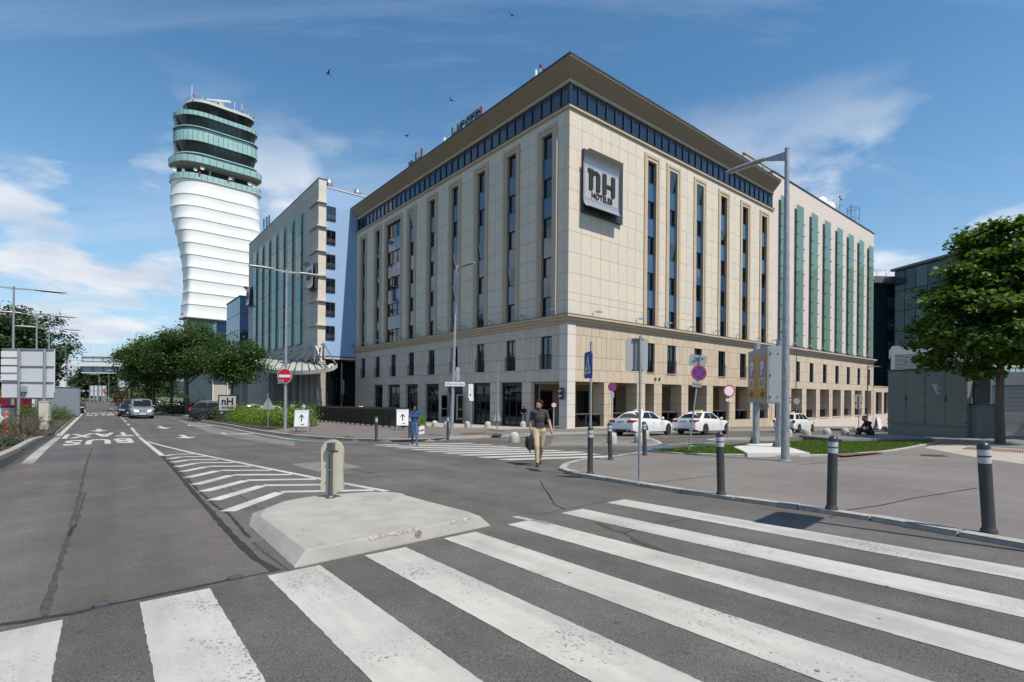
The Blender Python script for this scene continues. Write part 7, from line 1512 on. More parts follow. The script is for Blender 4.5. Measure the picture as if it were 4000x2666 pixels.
# big sign back at the left
Y = 35.5; a_ = at(5, 1556, Y); b_ = at(214, 1364, Y); t = thing('rear_facing_road_sign', 'large white road sign seen from behind with hazard striped rim', 'road sign', gv(a_.x, Y, .3)); z0 = a_.z-t.location.z; z1 = b_.z-t.location.z; w = b_.x-a_.x; M_WB = mat('white_sign_back', (.58, .60, .62), .5, var=.05)
MB().box(0, w, 0, .05, z0, z1).build('panel', M_WB, t, bevel=.02)
for z in (.0, .34, .66, 1): MB().box(0.02, w-.02, -.06, 0, z0+(z1-z0)*z-.04*(1 if z else -1)-.03, z0+(z1-z0)*z-.04*(1 if z else -1)+.03).build('stiffener', M_STEEL, t)
for k in range(4): MB().box(.05, w*.31, -.10, -.065, z0+(z1-z0)*(.36+.155*k), z0+(z1-z0)*(.36+.155*k+.12)).build('board', M_WHITEP, t)
for f in (.36, .84): MB().tube([(w*f, -.12, -.3), (w*f, -.12, z1)], .085, 12).build('post', M_STEEL, t)
n_ = 26
for k in range(n_): MB().box(w*k/n_, w*(k+1)/n_, -.012, -.004, z0-.05, z0+.01).build('hazard_stripe', M_YEL if k % 2 else M_CABD, t)
for sx in (0, w):
    for k in range(6): MB().box(sx-.03, sx+.03, -.012, -.004, z0+k*.08, z0+(k+1)*.08).build('hazard_stripe', M_YEL if k % 2 else M_CABD, t)
MB().box(w*.40, w*.50, -.16, -.03, z0+.45, z0+.85).build('control_box', M_SIGNB, t); MB().tube([(w*.45, -.1, z0+.45), (w*.47, -.12, z0+.2), (w*.42, -.12, z0+.1)], .02, 6).build('cable', M_CABD, t)
p, s = place(175, 1677, .3); t = thing('utility_pillar', 'beige grey utility pillar in the near planting bed', 'utility pillar', p, R_(20)); MB().box(-.19, .19, -.14, .14, 0, .48).build('base', M_CREAMS, t); MB().box(-.235, .235, -.16, .16, .48, 1.6).build('cabinet', M_CREAMS, t); MB().box(-.255, .255, -.18, .18, 1.6, 1.65).build('lid', M_CREAMS, t)
x = sight(20, 1600)[0]*36.5; t = thing('white_drum', 'white drum with red lid behind the dry bush', 'drum', gv(x, 36.5, .3)); MB().lathe([(.5, 0), (.52, .5), (.5, 1.1)], 20).build('body', M_WHITEP, t); MB().lathe([(.54, 1.1), (.54, 1.22), (.3, 1.3), (.01, 1.32)], 20).build('lid', M_RED, t)
p, s = place(24, 1690, .3); t = thing('marker_post', 'orange marker post inside the dry brown bush', 'post', p); MB().lathe([(.14, 0), (.14, .06), (.09, .1), (.085, 1.1), (.05, 1.16)], 12).build('tube', M_ORP, t); MB().lathe([(.088, .75), (.088, .9)], 12, cap=False).build('band', M_BAND, t)
Y = 52; x = sight(218, 1550)[0]*Y; t = thing('metal_shelter', 'rounded grey metal box beside the white sign back', 'shelter', gv(x-.9, Y, .1), R_(-38)); MB().box(-.8, .9, -.6, 2.5, 0, 2.9).build('body', mat('satin_metal', (.32, .35, .38), .35, metal=.6, var=.1), t, bevel=.12); MB().box(-.85, .95, -.65, 2.55, 2.9, 3.0).build('lid', M_DGREY, t)
Y = 70; x = sight(240, 1540)[0]*Y; t = thing('plant_unit', 'white louvred plant unit at the left roadside', 'plant unit', gv(x, Y, .0), R_(30)); MB().box(-.9, .9, 0, 2.4, 0, 3.4).build('body', M_WHITEP, t)
for k in range(7): MB().box(-.92, .92, -.03, .0, 2.3+k*.14, 2.38+k*.14).build('slat', M_SIGNB, t)
Y = 58; x = sight(60, 1560)[0]*Y; t = thing('container', 'dark red container behind the white road sign', 'container', gv(x-4.6, Y, 0), 0); MB().box(0, 5.4, 0, 2.3, .2, 2.7).build('body', mat('wine_red', (.16, .012, .035), .5, var=.08), t)
for k in range(12): block('rib', MATS['wine_red'], t, .2+k*.43, .32+k*.43, -.05, 0, .3, 2.6)
Y = 57; x = sight(125, 1560)[0]*Y; t = thing('container', 'white and grey stacked boxes right of the red container', 'container', gv(x, Y, 0), 0); MB().box(0, 1.9, 0, 2.0, 0, 2.3).build('body', M_WHITEP, t)
for z in (.6, 1.2, 1.8): block('seam', M_DGREY, t, .0, 1.9, -.02, 0, z, z+.04)
# gantry over the road
Y = 128; A = at(246, 1424, Y); x0 = A.x; zg = g(A.x, Y); t = thing('sign_gantry', 'white cantilever sign gantry over the far road', 'gantry', (x0, Y, zg), R_(0)); hz = A.z-zg
MB().box(-.55, .55, -.5, .5, -1, hz+.6).build('leg', M_WHITEP, t, bevel=.1); MB().box(-.5, 22, -.4, .4, hz-.5, hz+.5).build('beam', M_WHITEP, t, bevel=.08)
px_ = at(315, 1391, Y); pz_ = at(315, 1457, Y); xs0 = px_.x-x0; 
for k in range(5): MB().box(xs0+k*2.62+.05, xs0+(k+1)*2.62-.05, .5, .6, pz_.z-zg, px_.z-zg).build('sign_panel', mat('pale_blue_back', (.38, .45, .52), .5), t)
for k in range(6): MB().box(xs0+k*2.62-.08, xs0+k*2.62+.08, .3, .5, pz_.z-zg, px_.z-zg).build('upright', M_STEEL, t)
MB().box(xs0, xs0+13.1, .28, .5, pz_.z-zg-.1, pz_.z-zg+.12).box(xs0, xs0+13.1, .28, .5, px_.z-zg-.12, px_.z-zg+.1).box(xs0, xs0+13.1, .28, .5, hz+1.0, hz+1.2).build('rail', M_WHITEP, t)
def billboard(label, px0, px1, pyt, pyb, Y, nx_, nz_):
    a = at(px0, pyt, Y); b = at(px1, pyb, Y); t = thing('billboard', label, 'billboard', gv(a.x, Y)); zt, zb_ = a.z-t.location.z, b.z-t.location.z; w = b.x-a.x
    for i in range(nx_):
        for k in range(nz_): block('panel', mat('billboard_white', (.6, .62, .65), .5, var=.04), t, w*i/nx_+.06, w*(i+1)/nx_-.06, 0, .1, zb_+(zt-zb_)*k/nz_+.06, zb_+(zt-zb_)*(k+1)/nz_-.06)
    MB().box(0, w, .1, .2, zb_, zt).build('frame', M_STEEL, t)
    for i in range(nx_+1): MB().box(w*i/nx_-.12, w*i/nx_+.12, -.25, -.02, -1, zt).build('support', M_STEEL, t)
billboard('small far white billboard back at the end of the road', 353, 415, 1507, 1549, 150, 4, 2); billboard('large white billboard back behind the silver van', 466, 600, 1484, 1556, 120, 5, 2)
Y = 140; x = sight(408, 1528)[0]*Y; t = thing('no_entry_sign', 'tiny far no entry sign beside the small billboard', 'sign', gv(x, Y)); zc = at(408, 1528, Y).z-t.location.z; post(t, zc, .06); disc_sign(t, (0, -.05, zc), .6, None)
Y = 200; a_ = at(290, 1525, Y); t = thing('footbridge', 'pale far footbridge crossing the road', 'bridge', (a_.x, Y, g(a_.x, Y))); zz_ = a_.z-t.location.z; MB().box(0, 9.5, 0, 2, zz_-.5, zz_+.4).build('deck', M_WHITEP, t); MB().box(.2, .8, .2, 1.8, -1, zz_-.5).box(8.6, 9.2, .2, 1.8, -1, zz_-.5).build('pier', M_WHITEP, t)
# sign just outside the picture whose shadow lies on the crossing
t = thing('direction_sign', 'tall sign outside the picture whose shadow falls on the crossing', 'sign', gv(6.05, 5.25, PH)); post(t, 4.75, .045); plate_(t, (-.1, -.06, 4.3), 1.1, .95, M_SIGNB, R_(44))
# lids set into the stop line seam
for pts in ([(850, 775), (1015, 728)], [(2085, 515), (2230, 488)]):
    a, b = [Vector(p[:2]) for p in GP(K0(pts))]; c = (a+b)/2; r = (b-a).length/2; o = MB().lathe([(r, -.01), (r, .014), (r*.8, .016), (r*.8, .012), (.001, .012)], 24, cap=False).build('loop_lid', M_DGREY, road, loc=(c.x, c.y, g(c.x, c.y)+.012)); o.scale = (1, .75, 1); o.rotation_euler = (0, 0, TH)
# swifts in the sky
bk_ = MB(); bk_.loft([[(0, -.09, 0), (.015, -.09, .01), (0, -.09, .02), (-.015, -.09, .01)], [(0, 0, -.01), (.03, 0, .015), (0, 0, .04), (-.03, 0, .015)], [(0, .12, .0), (.01, .12, .01), (0, .12, .02), (-.01, .12, .01)]])
for sg in (-1, 1): bk_.add([(0, .04, .015), (sg*.10, .07, .06), (sg*.24, -.02, .10), (sg*.11, .02, .055), (0, -.03, .012)], [(0, 1, 2, 3, 4)] if sg > 0 else [(4, 3, 2, 1, 0)])
bk_.add([(0, -.08, .01), (.035, -.17, .01), (0, -.13, .01), (-.035, -.17, .01)], [(0, 1, 2, 3)]); bmsh = bk_.mesh('swift_body', mat('dark_feathers', (.02, .019, .018), .8))
for px, py, Y, r, lab in ((2000, 62, 24, .4, 'dark swift highest in the sky near the picture top'), (1765, 395, 26, 1.2, 'dark swift above the roof letters HOTEL'), (1283, 290, 27, 2.2, 'dark swift between the tower and the hotel'), (1590, 533, 40, 2.8, 'tiny dark swift above the roof letters nh')):
    o = obj('bird', bmsh, None, at(px, py, Y), (R_(20), R_(15*math.sin(r*3)), r)); o.scale = (1.3,)*3; tag(o, lab, 'bird', 'swifts over the hotel')
# ================================================================= vehicles
M_CARG = mat('car_glass', (.012, .015, .016), .05, var=.2, scale=.8, spec=.3); M_TYRE = mat('tyre_rubber', (.02, .02, .021), .85, var=.15); M_RIM = mat('alloy_rim', (.32, .33, .34), .35, metal=.8, var=.05); M_TRIM = mat('black_plastic', (.018, .018, .019), .6, var=.1); M_TAIL = mat('tail_lamp_red', (.28, .006, .008), .15, var=.1); M_HEAD = mat('headlamp', (.55, .57, .6), .12, var=.1); M_CHROME = mat('chrome', (.6, .61, .62), .15, metal=1, var=.02); M_PLATE = mat('number_plate', (.55, .56, .58), .5, var=.02); M_AMBER = mat('taxi_yellow', (.6, .5, .06), .4)
def interp(pts, x):
    if x <= pts[0][0]: return pts[0][1]
    for (a, va), (b, vb) in zip(pts, pts[1:]):
        if x <= b: return va+(vb-va)*((x-a)/(b-a) if b > a else 0)
    return pts[-1][1]
def carpaint(name, c, metal=0.0): return mat(name, c, .3, metal=metal, var=.03, scale=1.5, coat=.8 if max(c) > .1 else .25, spec=.5 if max(c) > .1 else .3)
CAR_SPECS = dict(
    sedan=dict(L=4.88, W=1.86, H=1.47, ax=(1.56, -1.31), r=.33, deck=[(-2.44, .82), (-2.40, .98), (-2.25, 1.02), (-1.6, 1.04), (1.0, .96), (1.5, .92), (2.05, .82), (2.3, .72), (2.42, .60)], wid=[(-2.44, .80), (-2.3, .88), (-1.6, .93), (1.5, .93), (2.1, .88), (2.35, .76), (2.44, .66)], cab=((1.02, .95), (.18, 1.42), (-.95, 1.42), (-1.78, 1.03)), roofw=.57, bz=.30),
    hatch=dict(L=4.25, W=1.74, H=1.5, ax=(1.28, -1.3), r=.30, deck=[(-2.12, .80), (-2.08, .95), (-1.9, 1.0), (.85, .98), (1.35, .94), (1.8, .82), (2.02, .70), (2.12, .56)], wid=[(-2.12, .74), (-1.95, .83), (-1.3, .87), (1.3, .87), (1.8, .80), (2.12, .62)], cab=((1.0, .97), (.28, 1.44), (-1.45, 1.42), (-2.0, 1.0)), roofw=.56, bz=.3),
    van=dict(L=4.9, W=1.92, H=1.95, ax=(1.62, -1.45), r=.34, deck=[(-2.45, .9), (-2.42, 1.1), (1.45, 1.16), (1.75, 1.12), (2.15, .98), (2.35, .82), (2.45, .62)], wid=[(-2.45, .88), (-2.3, .95), (2.0, .95), (2.3, .86), (2.45, .72)], cab=((1.58, 1.14), (.72, 1.86), (-2.25, 1.9), (-2.42, 1.12)), roofw=.72, bz=.3),
    mpv=dict(L=4.9, W=1.9, H=1.78, ax=(1.5, -1.42), r=.36, deck=[(-2.45, .85), (-2.4, 1.08), (1.2, 1.08), (1.5, 1.05), (2.0, .95), (2.3, .82), (2.45, .6)], wid=[(-2.45, .84), (-2.2, .93), (1.6, .95), (2.1, .88), (2.45, .68)], cab=((1.35, 1.07), (.55, 1.68), (-1.9, 1.70), (-2.38, 1.08)), roofw=.66, bz=.32))
WHEELS = {}
def wheel(parent, x, y, r, side):
    if r not in WHEELS:
        ty = MB().lathe([(r*.66, -.10), (r*.9, -.11), (r, -.07), (r, .07), (r*.9, .11), (r*.66, .10)], 28, ax='y').mesh('tyre', M_TYRE, 40); ri = MB(); ri.lathe([(r*.66, -.03), (r*.66, .095), (r*.60, .10), (r*.58, .06), (r*.1, .05)], 28, ax='y', cap=False)
        for k in range(5):
            b = MB().box(-.032, .032, -.1, -.07, .02, r*.62).xf(Matrix.Rotation(2*math.pi*k/5, 4, 'Y')); ri.add(b.v, b.f)
        ri.lathe([(.055, .06), (.055, .105), (.03, .11)], 12, ax='y'); WHEELS[r] = (ty, ri.mesh('rim', M_RIM))
    w = bpy.data.objects.new('wheel', None); COL.objects.link(w); w.parent = parent; w.location = (x, y, r); w.rotation_euler = (0, 0, 0 if side < 0 else math.pi)
    obj('tyre', WHEELS[r][0], w); obj('rim', WHEELS[r][1], w)
def car(kind, label, loc, head, paint, group=None, name='car', cat='car', taxi=None, text=False, simple=False, plate=None, scale=1.0):
    S = CAR_SPECS[kind]; t = thing(name, label, cat, loc, head, group); t.scale = (scale,)*3
    # sit on the slope
    d = Vector((math.cos(head), math.sin(head))); e = 1.3; p = Vector(loc[:2]); pitch = math.atan2(g(*(p+d*e))-g(*(p-d*e)), 2*e); n_ = Vector((-d.y, d.x)); rollc = math.atan2(g(*(p+n_*e))-g(*(p-n_*e)), 2*e); t.rotation_euler = (rollc, -pitch, head)
    x0, x1 = -S['L']/2, S['L']/2; xs_ = set(np.round(np.linspace(x0, x1, 34), 3)) | {round(v, 3) for v, _ in S['deck']}
    ar = S['r']+.055
    for a in S['ax']: xs_ |= {round(a+ar*math.cos(w), 3) for w in np.linspace(0, math.pi, 13)}
    xs_ = sorted(x for x in xs_ if x0 <= x <= x1); secs = []
    wb, wt, rt, rb = S['cab']
    for x in xs_:
        w = interp(S['wid'], x); zd = interp(S['deck'], x); zs = S['bz']-.06+.10*max(0, abs(x)/x1-.86)/.14
        for a in S['ax']:
            if abs(x-a) < ar: zs = max(zs, S['r']+math.sqrt(max(0, ar*ar-(x-a)**2)))
        zs = min(zs, zd-.12); zm = max(zs+.04, .62*zd+.06); zm = min(zm, zd-.05)
        half = [(w-.16, zs), (w-.02, zs+.012), (w, (zs+zm)/2), (w, zm), (w*.975, zm+(zd-zm)*.5), (w*.93, zd-.02), (w*.80, zd+.004), (w*.4, zd+.022)]
        secs.append([(x, y, z) for y, z in half]+[(x, 0, zd+.028)]+[(x, -y, z) for y, z in half[::-1]]+[(x, 0, zs)])
    MB().loft(secs).build('body', paint, t, smooth=38)
    # cabin shell
    def ringc(x, z, w): return [(x, y, z) for y in (w, w*.5, 0, -w*.5, -w)]
    wbelt = interp(S['wid'], 0)*.90; rw = S['roofw']
    def side(u, v, s, o=0.0):
        """point of the cabin side; u from rear (0) to front (1) along, v from belt to roof"""
        xb = rb[0]+(wb[0]-rb[0])*u; zb_ = rb[1]+(wb[1]-rb[1])*u; xt = rt[0]+(wt[0]-rt[0])*u; zt = rt[1]+(wt[1]-rt[1])*u+.05*math.sin(math.pi*u)
        wl_ = wbelt*(1-.10*max(0, abs(u-.5)*2-.5)); y = (wl_+(rw-wl_)*v+.035*math.sin(math.pi*v)+o)*s
        return Vector((xb+(xt-xb)*v, y, zb_-.03+(zt-zb_+.03)*v))
    NU, NV = 14, 5; mb = MB()
    grid = []
    for i in range(NU+1):
        u = i/NU; row = [side(u, j/NV, 1) for j in range(NV+1)]; zt = row[-1].z
        row += [Vector((row[NV].x, row[NV].y*q, zt+.045*(1-q*q))) for q in (.75, .4, 0, -.4, -.75)] + [side(u, j/NV, -1) for j in range(NV, -1, -1)]; grid.append(row)
    mb.loft(grid, closed=False, cap=True).build('cabin', paint, t, smooth=38)
    # glazing laid a few millimetres proud of the shell
    def patch(us, vs, s, nm='side_window'):
        P = [[side(u, v, s, .006) for v in np.linspace(vs[0], vs[1], 5)] for u in us]; b = MB(); n = 5
        b.loft(P if s > 0 else [r[::-1] for r in P], closed=False, cap=False); b.build(nm, M_CARG, t, smooth=60)
    ws = {'sedan': ((.10, .47), (.50, .90)), 'hatch': ((.06, .30), (.33, .60), (.63, .93)), 'van': ((.03, .36), (.39, .68), (.71, .96)), 'mpv': ((.05, .32), (.35, .62), (.65, .95))}[kind]
    for a, b in ws:
        for s in (1, -1): patch(np.linspace(a, b, 6), (.14, .90), s)
    for u, nm, o in ((1.0, 'windscreen', .008), (0.0, 'rear_window', -.008)):
        P = []
        for v in np.linspace(.10, .94, 6):
            q = side(u, v, 1); P.append([Vector((q.x+o, q.y*f*.90, q.z+.004+.02*(1-f*f)*v)) for f in np.linspace(-1, 1, 7)])
        MB().loft(P, closed=False, cap=False).build(nm, M_CARG, t, smooth=60)
    for a in S['ax']:
        for s in (1, -1): wheel(t, a, s*(interp(S['wid'], a)-.115), S['r'], s); MB().box(a-ar*.95, a+ar*.95, s*.25, s*(interp(S['wid'], a)-.10), S['r']*.7, S['r']+ar*.85).build('wheel_well', M_TRIM, t)
    MB().box(x0+.3, x1-.3, -.75, .75, .20, .34).build('underbody', M_TRIM, t)
    wr_, wf_ = interp(S['wid'], x0+.06), interp(S['wid'], x1-.1); zr = interp(S['deck'], x0+.1); zf = interp(S['deck'], x1-.2)
    tall = kind in ('van', 'mpv')
    for s in (1, -1):
        if kind in ('sedan',): MB().loft([[(x0-.012, s*.42, .80), (x0-.012, s*.42, .92), (x0+.02, s*.42, .94)], [(x0-.015, s*(wr_-.02), .80), (x0-.0, s*(wr_-.0), .93), (x0+.05, s*(wr_-.03), .95)], [(x0+.34, s*(interp(S['wid'], x0+.34)+.006), .86), (x0+.34, s*(interp(S['wid'], x0+.34)+.006), .92), (x0+.36, s*(interp(S['wid'], x0+.36)-.0), .94)]], closed=False, cap=False).build('tail_lamp', M_TAIL, t)
        else: MB().box(x0-.02, x0+.2, s*(wr_-.14), s*(wr_+.03), zr-.22 if not tall else .98, zr-.02 if not tall else 1.2).build('tail_lamp', M_TAIL, t, bevel=.03)
        MB().loft([[(x1-.10, s*(wf_-.32), zf-.14), (x1-.13, s*(wf_-.32), zf-.01), (x1-.2, s*(wf_-.32), zf+.02)], [(x1-.16, s*(wf_-.06), zf-.13), (x1-.24, s*(wf_-.06), zf+.02), (x1-.3, s*(wf_-.08), zf+.05)], [(x1-.52, s*(interp(S['wid'], x1-.52)+.004), zf-.02), (x1-.54, s*(interp(S['wid'], x1-.54)+.004), zf+.05), (x1-.55, s*(interp(S['wid'], x1-.55)-.03), zf+.10)]], closed=False, cap=False).xf(Matrix.Translation((.045, 0, 0))).build('headlight', M_HEAD, t)
        m0 = side(.93, .08, s); MB().lathe([(.02, -.1), (.07, -.06), (.085, 0), (.07, .06), (.02, .09)], 10, (m0.x+.02, m0.y+s*.14, m0.z+.09), ax='y').build('mirror', paint, t, smooth=60); MB().box(m0.x-.02, m0.x+.03, m0.y, m0.y+s*.1, m0.z+.03, m0.z+.06).build('mirror_arm', M_TRIM, t)
        if not simple:
            for u in (ws[0][0]+.33*(ws[0][1]-ws[0][0]) if len(ws) == 2 else ws[1][0]+.04, ws[-1][0]+.05):
                q = side(u, 0, s); w_ = interp(S['wid'], q.x); MB().box(q.x-.1, q.x+.1, s*(w_*.975+.002), s*(w_*.975+.028), q.z-.17, q.z-.135).build('door_handle', paint, t)
            for u in [a for a, b in ws]+[ws[-1][1]+.03]:
                q = side(u-.015, 0, s); w_ = interp(S['wid'], q.x); zl = .38
                for a in S['ax']:
                    if abs(q.x-a) < ar+.02: zl = S['r']+ar+.04
                MB().box(q.x-.005, q.x+.005, s*(w_-.002), s*(w_+.0025), zl, .58*q.z+.1).build('door_seam', M_TRIM, t)
    MB().box(x0-.02, x0+.08, -wr_*.72, wr_*.72, .27, .40).build('rear_diffuser', M_TRIM, t); MB().box(x1-.14, x1+.005, -wf_*.62, wf_*.62, .24, .38).build('front_intake', M_TRIM, t)
    zg0 = zf-.22; xg = x1-.045 if not tall else x1-.03
    gb = MB(); 
    for k in range(4): gb.box(xg-.1, xg+.022, -.36, .36, zg0+.01+k*.045, zg0+.03+k*.045)
    gb.box(xg-.1, xg+.012, -.37, .37, zg0, zg0+.19).build('grille', M_TRIM if kind != 'van' else M_CHROME, t); MB().lathe([(.075, 0), (.075, .03), (.06, .035)], 18, (xg+.02, 0, zg0+.12), ax='x').build('badge', M_CHROME, t)
    MB().box(x1-.03, x1+.012, -.26, .26, .40, .51).build('number_plate', M_PLATE, t); zp = .86 if kind == 'sedan' else (.72 if kind == 'hatch' else 1.0)
    o = MB().box(x0-.022, x0+.02, -.26, .26, zp-.07, zp+.05).build('number_plate', M_PLATE, t)
    if plate:
        q = textmesh(plate, .10); q.xf(Matrix.Translation((x0-.024, 0, zp-.045)) @ Matrix.Rotation(-math.pi/2, 4, 'Z')); q.build('plate_lettering', M_INK, t)
    MB().box(x0-.024, x0+.0, -.02, .02, zr-.07, zr-.03).build('badge', M_CHROME, t)
    if kind == 'sedan' and not simple:
        MB().tube([(x0-.01, -.45, .33), (x0-.03, -.45, .33)], .05, 10).tube([(x0-.01, .45, .33), (x0-.03, .45, .33)], .05, 10).build('exhaust', M_CHROME, t)
        MB().prism([(-.06, 0), (.14, 0), (.10, .025), (-.05, .035)], -.62, .62, axis='y').xf(Matrix.Translation((x0+.10, 0, interp(S['deck'], x0+.12)+.02))).build('boot_spoiler', paint, t)
    if taxi:
        xr = (rt[0]+wt[0])/2; zr_ = S['H']+.0; MB().prism([(-.10, 0), (.10, 0), (.07, .13), (-.07, .13)], -.24, .24, axis='y').xf(Matrix.Translation((xr-.1, 0, zr_-.005))).build('taxi_sign', taxi, t)
        for s in (-1, 1):
            q = textmesh('TAXI', .10); M_ = Matrix.Translation((xr-.1+s*.09, 0, zr_+.03)) @ Matrix.Rotation(s*math.pi/2, 4, 'Z'); q.xf(M_); q.build('taxi_lettering', M_INK, t)
    if text:
        w_ = interp(S['wid'], .75); q = textmesh('AIRPORT TAXI', .085); q.xf(Matrix.Translation((.75, -w_-.004, .73))); q.build('door_lettering', M_INK, t); q = textmesh('40100', .09); q.xf(Matrix.Translation((.72, -w_-.004, .62))); q.build('door_lettering', M_RED, t)
    if kind in ('mpv',):
        for s in (1, -1): MB().tube([side(.08, 1, s)+Vector((0, -s*.03, .05)), side(.5, 1, s)+Vector((0, -s*.03, .08)), side(.92, 1, s)+Vector((0, -s*.03, .05))], .014, 6).build('roof_rail', M_DGREY, t)
        for s in (1, -1): MB().tube([side(u, .10, s, .012) for u in np.linspace(.03, .97, 12)], .010, 4).build('window_trim', M_CHROME, t)
    return t
WHT = carpaint('white_car_paint', (.68, .685, .69)); BLK = carpaint('black_car_paint', (.010, .011, .014)); SLV = carpaint('silver_car_paint', (.30, .33, .36), .6); NVY = carpaint('navy_car_paint', (.012, .02, .045)); DGR = carpaint('dark_grey_car_paint', (.05, .055, .06), .3); WH2 = carpaint('white_van_paint', (.6, .6, .6))
def on(x, y, off=0.0): return (x, y, g(x, y)+off+.012)
tg = 'white taxis at the hotel kerb'
car('sedan', 'white taxi saloon nearest, behind the concrete domes', on(8.17, 31.88), R_(45), WHT, tg, 'taxi', 'taxi', M_SWHITE, True, plate='SW 867 TX')
car('sedan', 'second white taxi saloon with yellow roof sign', on(12.72, 34.12), R_(42), WHT, tg, 'taxi', 'taxi', M_AMBER, True, plate='SW 713 TX')
car('hatch', 'small white estate taxi farthest along the kerb', on(22.56, 40.8), R_(40), WHT, tg, 'taxi', 'taxi', M_AMBER, plate='SW 409 TX')
hv = math.atan2(-.776, .631)
car('van', 'silver people carrier van driving towards us on the left', on(-39.1, 54.0), hv, SLV, None, 'van', 'van', scale=1.04)
car('sedan', 'dark saloon half hidden behind the silver van', on(-43.6, 58.2), hv, BLK, None, 'parked_car', 'car', simple=True)
car('van', 'dark silver van following behind the silver one', on(-49.5, 66.5), hv, DGR, None, 'van', 'van', simple=True)
car('mpv', 'black people carrier turning in behind the pylon sign', on(-28.2, 49.6, .02), R_(33), BLK, None, 'car', 'car', scale=1.06)
p = G(282, 1615); car('sedan', 'dark blue saloon parked by the left bushes', on(p.x+.3, p.y), hv, NVY, None, 'parked_car', 'car', simple=True)
x = sight(1030, 1590)[0]*57; car('hatch', 'white car standing under the canopy behind the hedge', on(x, 57), R_(215), WHT, None, 'parked_car', 'car', simple=True)
x = sight(975, 1590)[0]*70; car('hatch', 'blue car standing beside the stone pier behind the hedge', on(x, 70), R_(215), carpaint('mid_blue_car_paint', (.05, .12, .25)), None, 'parked_car', 'car', simple=True)
for px, Y, k, lab in ((612, 105, 'hatch', 'white parked car glimpsed between the row trees, left one'), (665, 112, 'sedan', 'white parked car glimpsed between the row trees, right one'), (600, 122, 'van', 'white van glimpsed beside the far billboard')): x = sight(px, 1560)[0]*Y; car(k, lab, on(x, Y), R_(30), WH2, 'cars parked beyond the trees', 'parked_car', 'car', simple=True)
x = sight(284, 1560)[0]*128; car('van', 'white far van at the left kerb of the road', on(x, 128), hv, WH2, None, 'van', 'van', simple=True); x = sight(298, 1560)[0]*118; car('sedan', 'tiny dark car in front of the far white van', on(x, 118), hv, BLK, None, 'parked_car', 'car', simple=True)
# ================================================================= people : one continuous body each, grown over a posed skeleton
M_SKIN = mat('skin', (.42, .24, .16), .55, var=.06, scale=8); M_SKIND = mat('skin_dark', (.11, .052, .032), .5, var=.08, scale=8); M_SKINT = mat('skin_tan', (.36, .20, .13), .55, var=.06, scale=8)
M_HAIRB = mat('brown_hair', (.035, .020, .012), .9, var=.4, scale=30, stretch=(1, 1, .3), spec=.1); M_HAIRK = mat('black_hair', (.010, .009, .009), .85, var=.3, scale=30, spec=.1); M_HAIRG = mat('grey_hair', (.10, .10, .10), .6, var=.3, scale=30)
M_POLO = mat('slate_polo', (.040, .038, .048), .85, var=.15, scale=14, bump=.3, bscale=18); M_CHINO = mat('khaki_chinos', (.42, .33, .21), .85, var=.12, scale=7, bump=.5, bscale=9); M_SHOE = mat('dark_suede_shoes', (.035, .03, .028), .8, var=.2); M_SOLE = mat('shoe_sole', (.12, .10, .08), .8)
M_TEE = mat('blue_tee', (.010, .055, .19), .85, var=.12, scale=10, bump=.3, bscale=14); M_JEAN = mat('blue_jeans', (.05, .105, .20), .85, var=.25, scale=5, bump=.4, bscale=12); M_BLKC = mat('black_clothes', (.012, .012, .014), .9, var=.2, scale=8, bump=.3, bscale=10); M_WSH = mat('white_shirt', (.62, .62, .62), .8, var=.06, scale=6, bump=.3, bscale=8); M_GRN = mat('sage_shirt', (.30, .34, .31), .85, var=.08); M_NVT = mat('navy_trousers', (.02, .022, .03), .85, var=.15); M_SNEAK = mat('brown_trainers', (.14, .08, .06), .8, var=.2)
def capsule(mb, a, b, ra, rb, n=12, sx=1.0):
    a, b = Vector(a), Vector(b); d = b-a; L = d.length; d = d/L if L > 1e-6 else Vector((0, 0, 1)); q = d.to_track_quat('Z', 'Y').to_matrix(); prof = [(math.cos(w)*ra, math.sin(w)*ra) for w in np.linspace(-math.pi/2, 0, 5)]+[(math.cos(w)*rb, L+math.sin(w)*rb) for w in np.linspace(0, math.pi/2, 5)]
    tmp = MB().lathe([(max(r, .0008), z) for r, z in prof], n); mb.add([a+q @ Vector((v[0]*sx, v[1], v[2])) for v in tmp.v], tmp.f)
def ellip(mb, c, r, n=14, rot=None):
    prof = [(max(.001, math.cos(w)), math.sin(w)) for w in np.linspace(-math.pi/2, math.pi/2, 9)]; tmp = MB().lathe(prof, n); M_ = Matrix.Translation(c) @ (rot or Matrix.Identity(4)) @ Matrix.Diagonal((*r, 1)); mb.add([M_ @ Vector(v) for v in tmp.v], tmp.f)
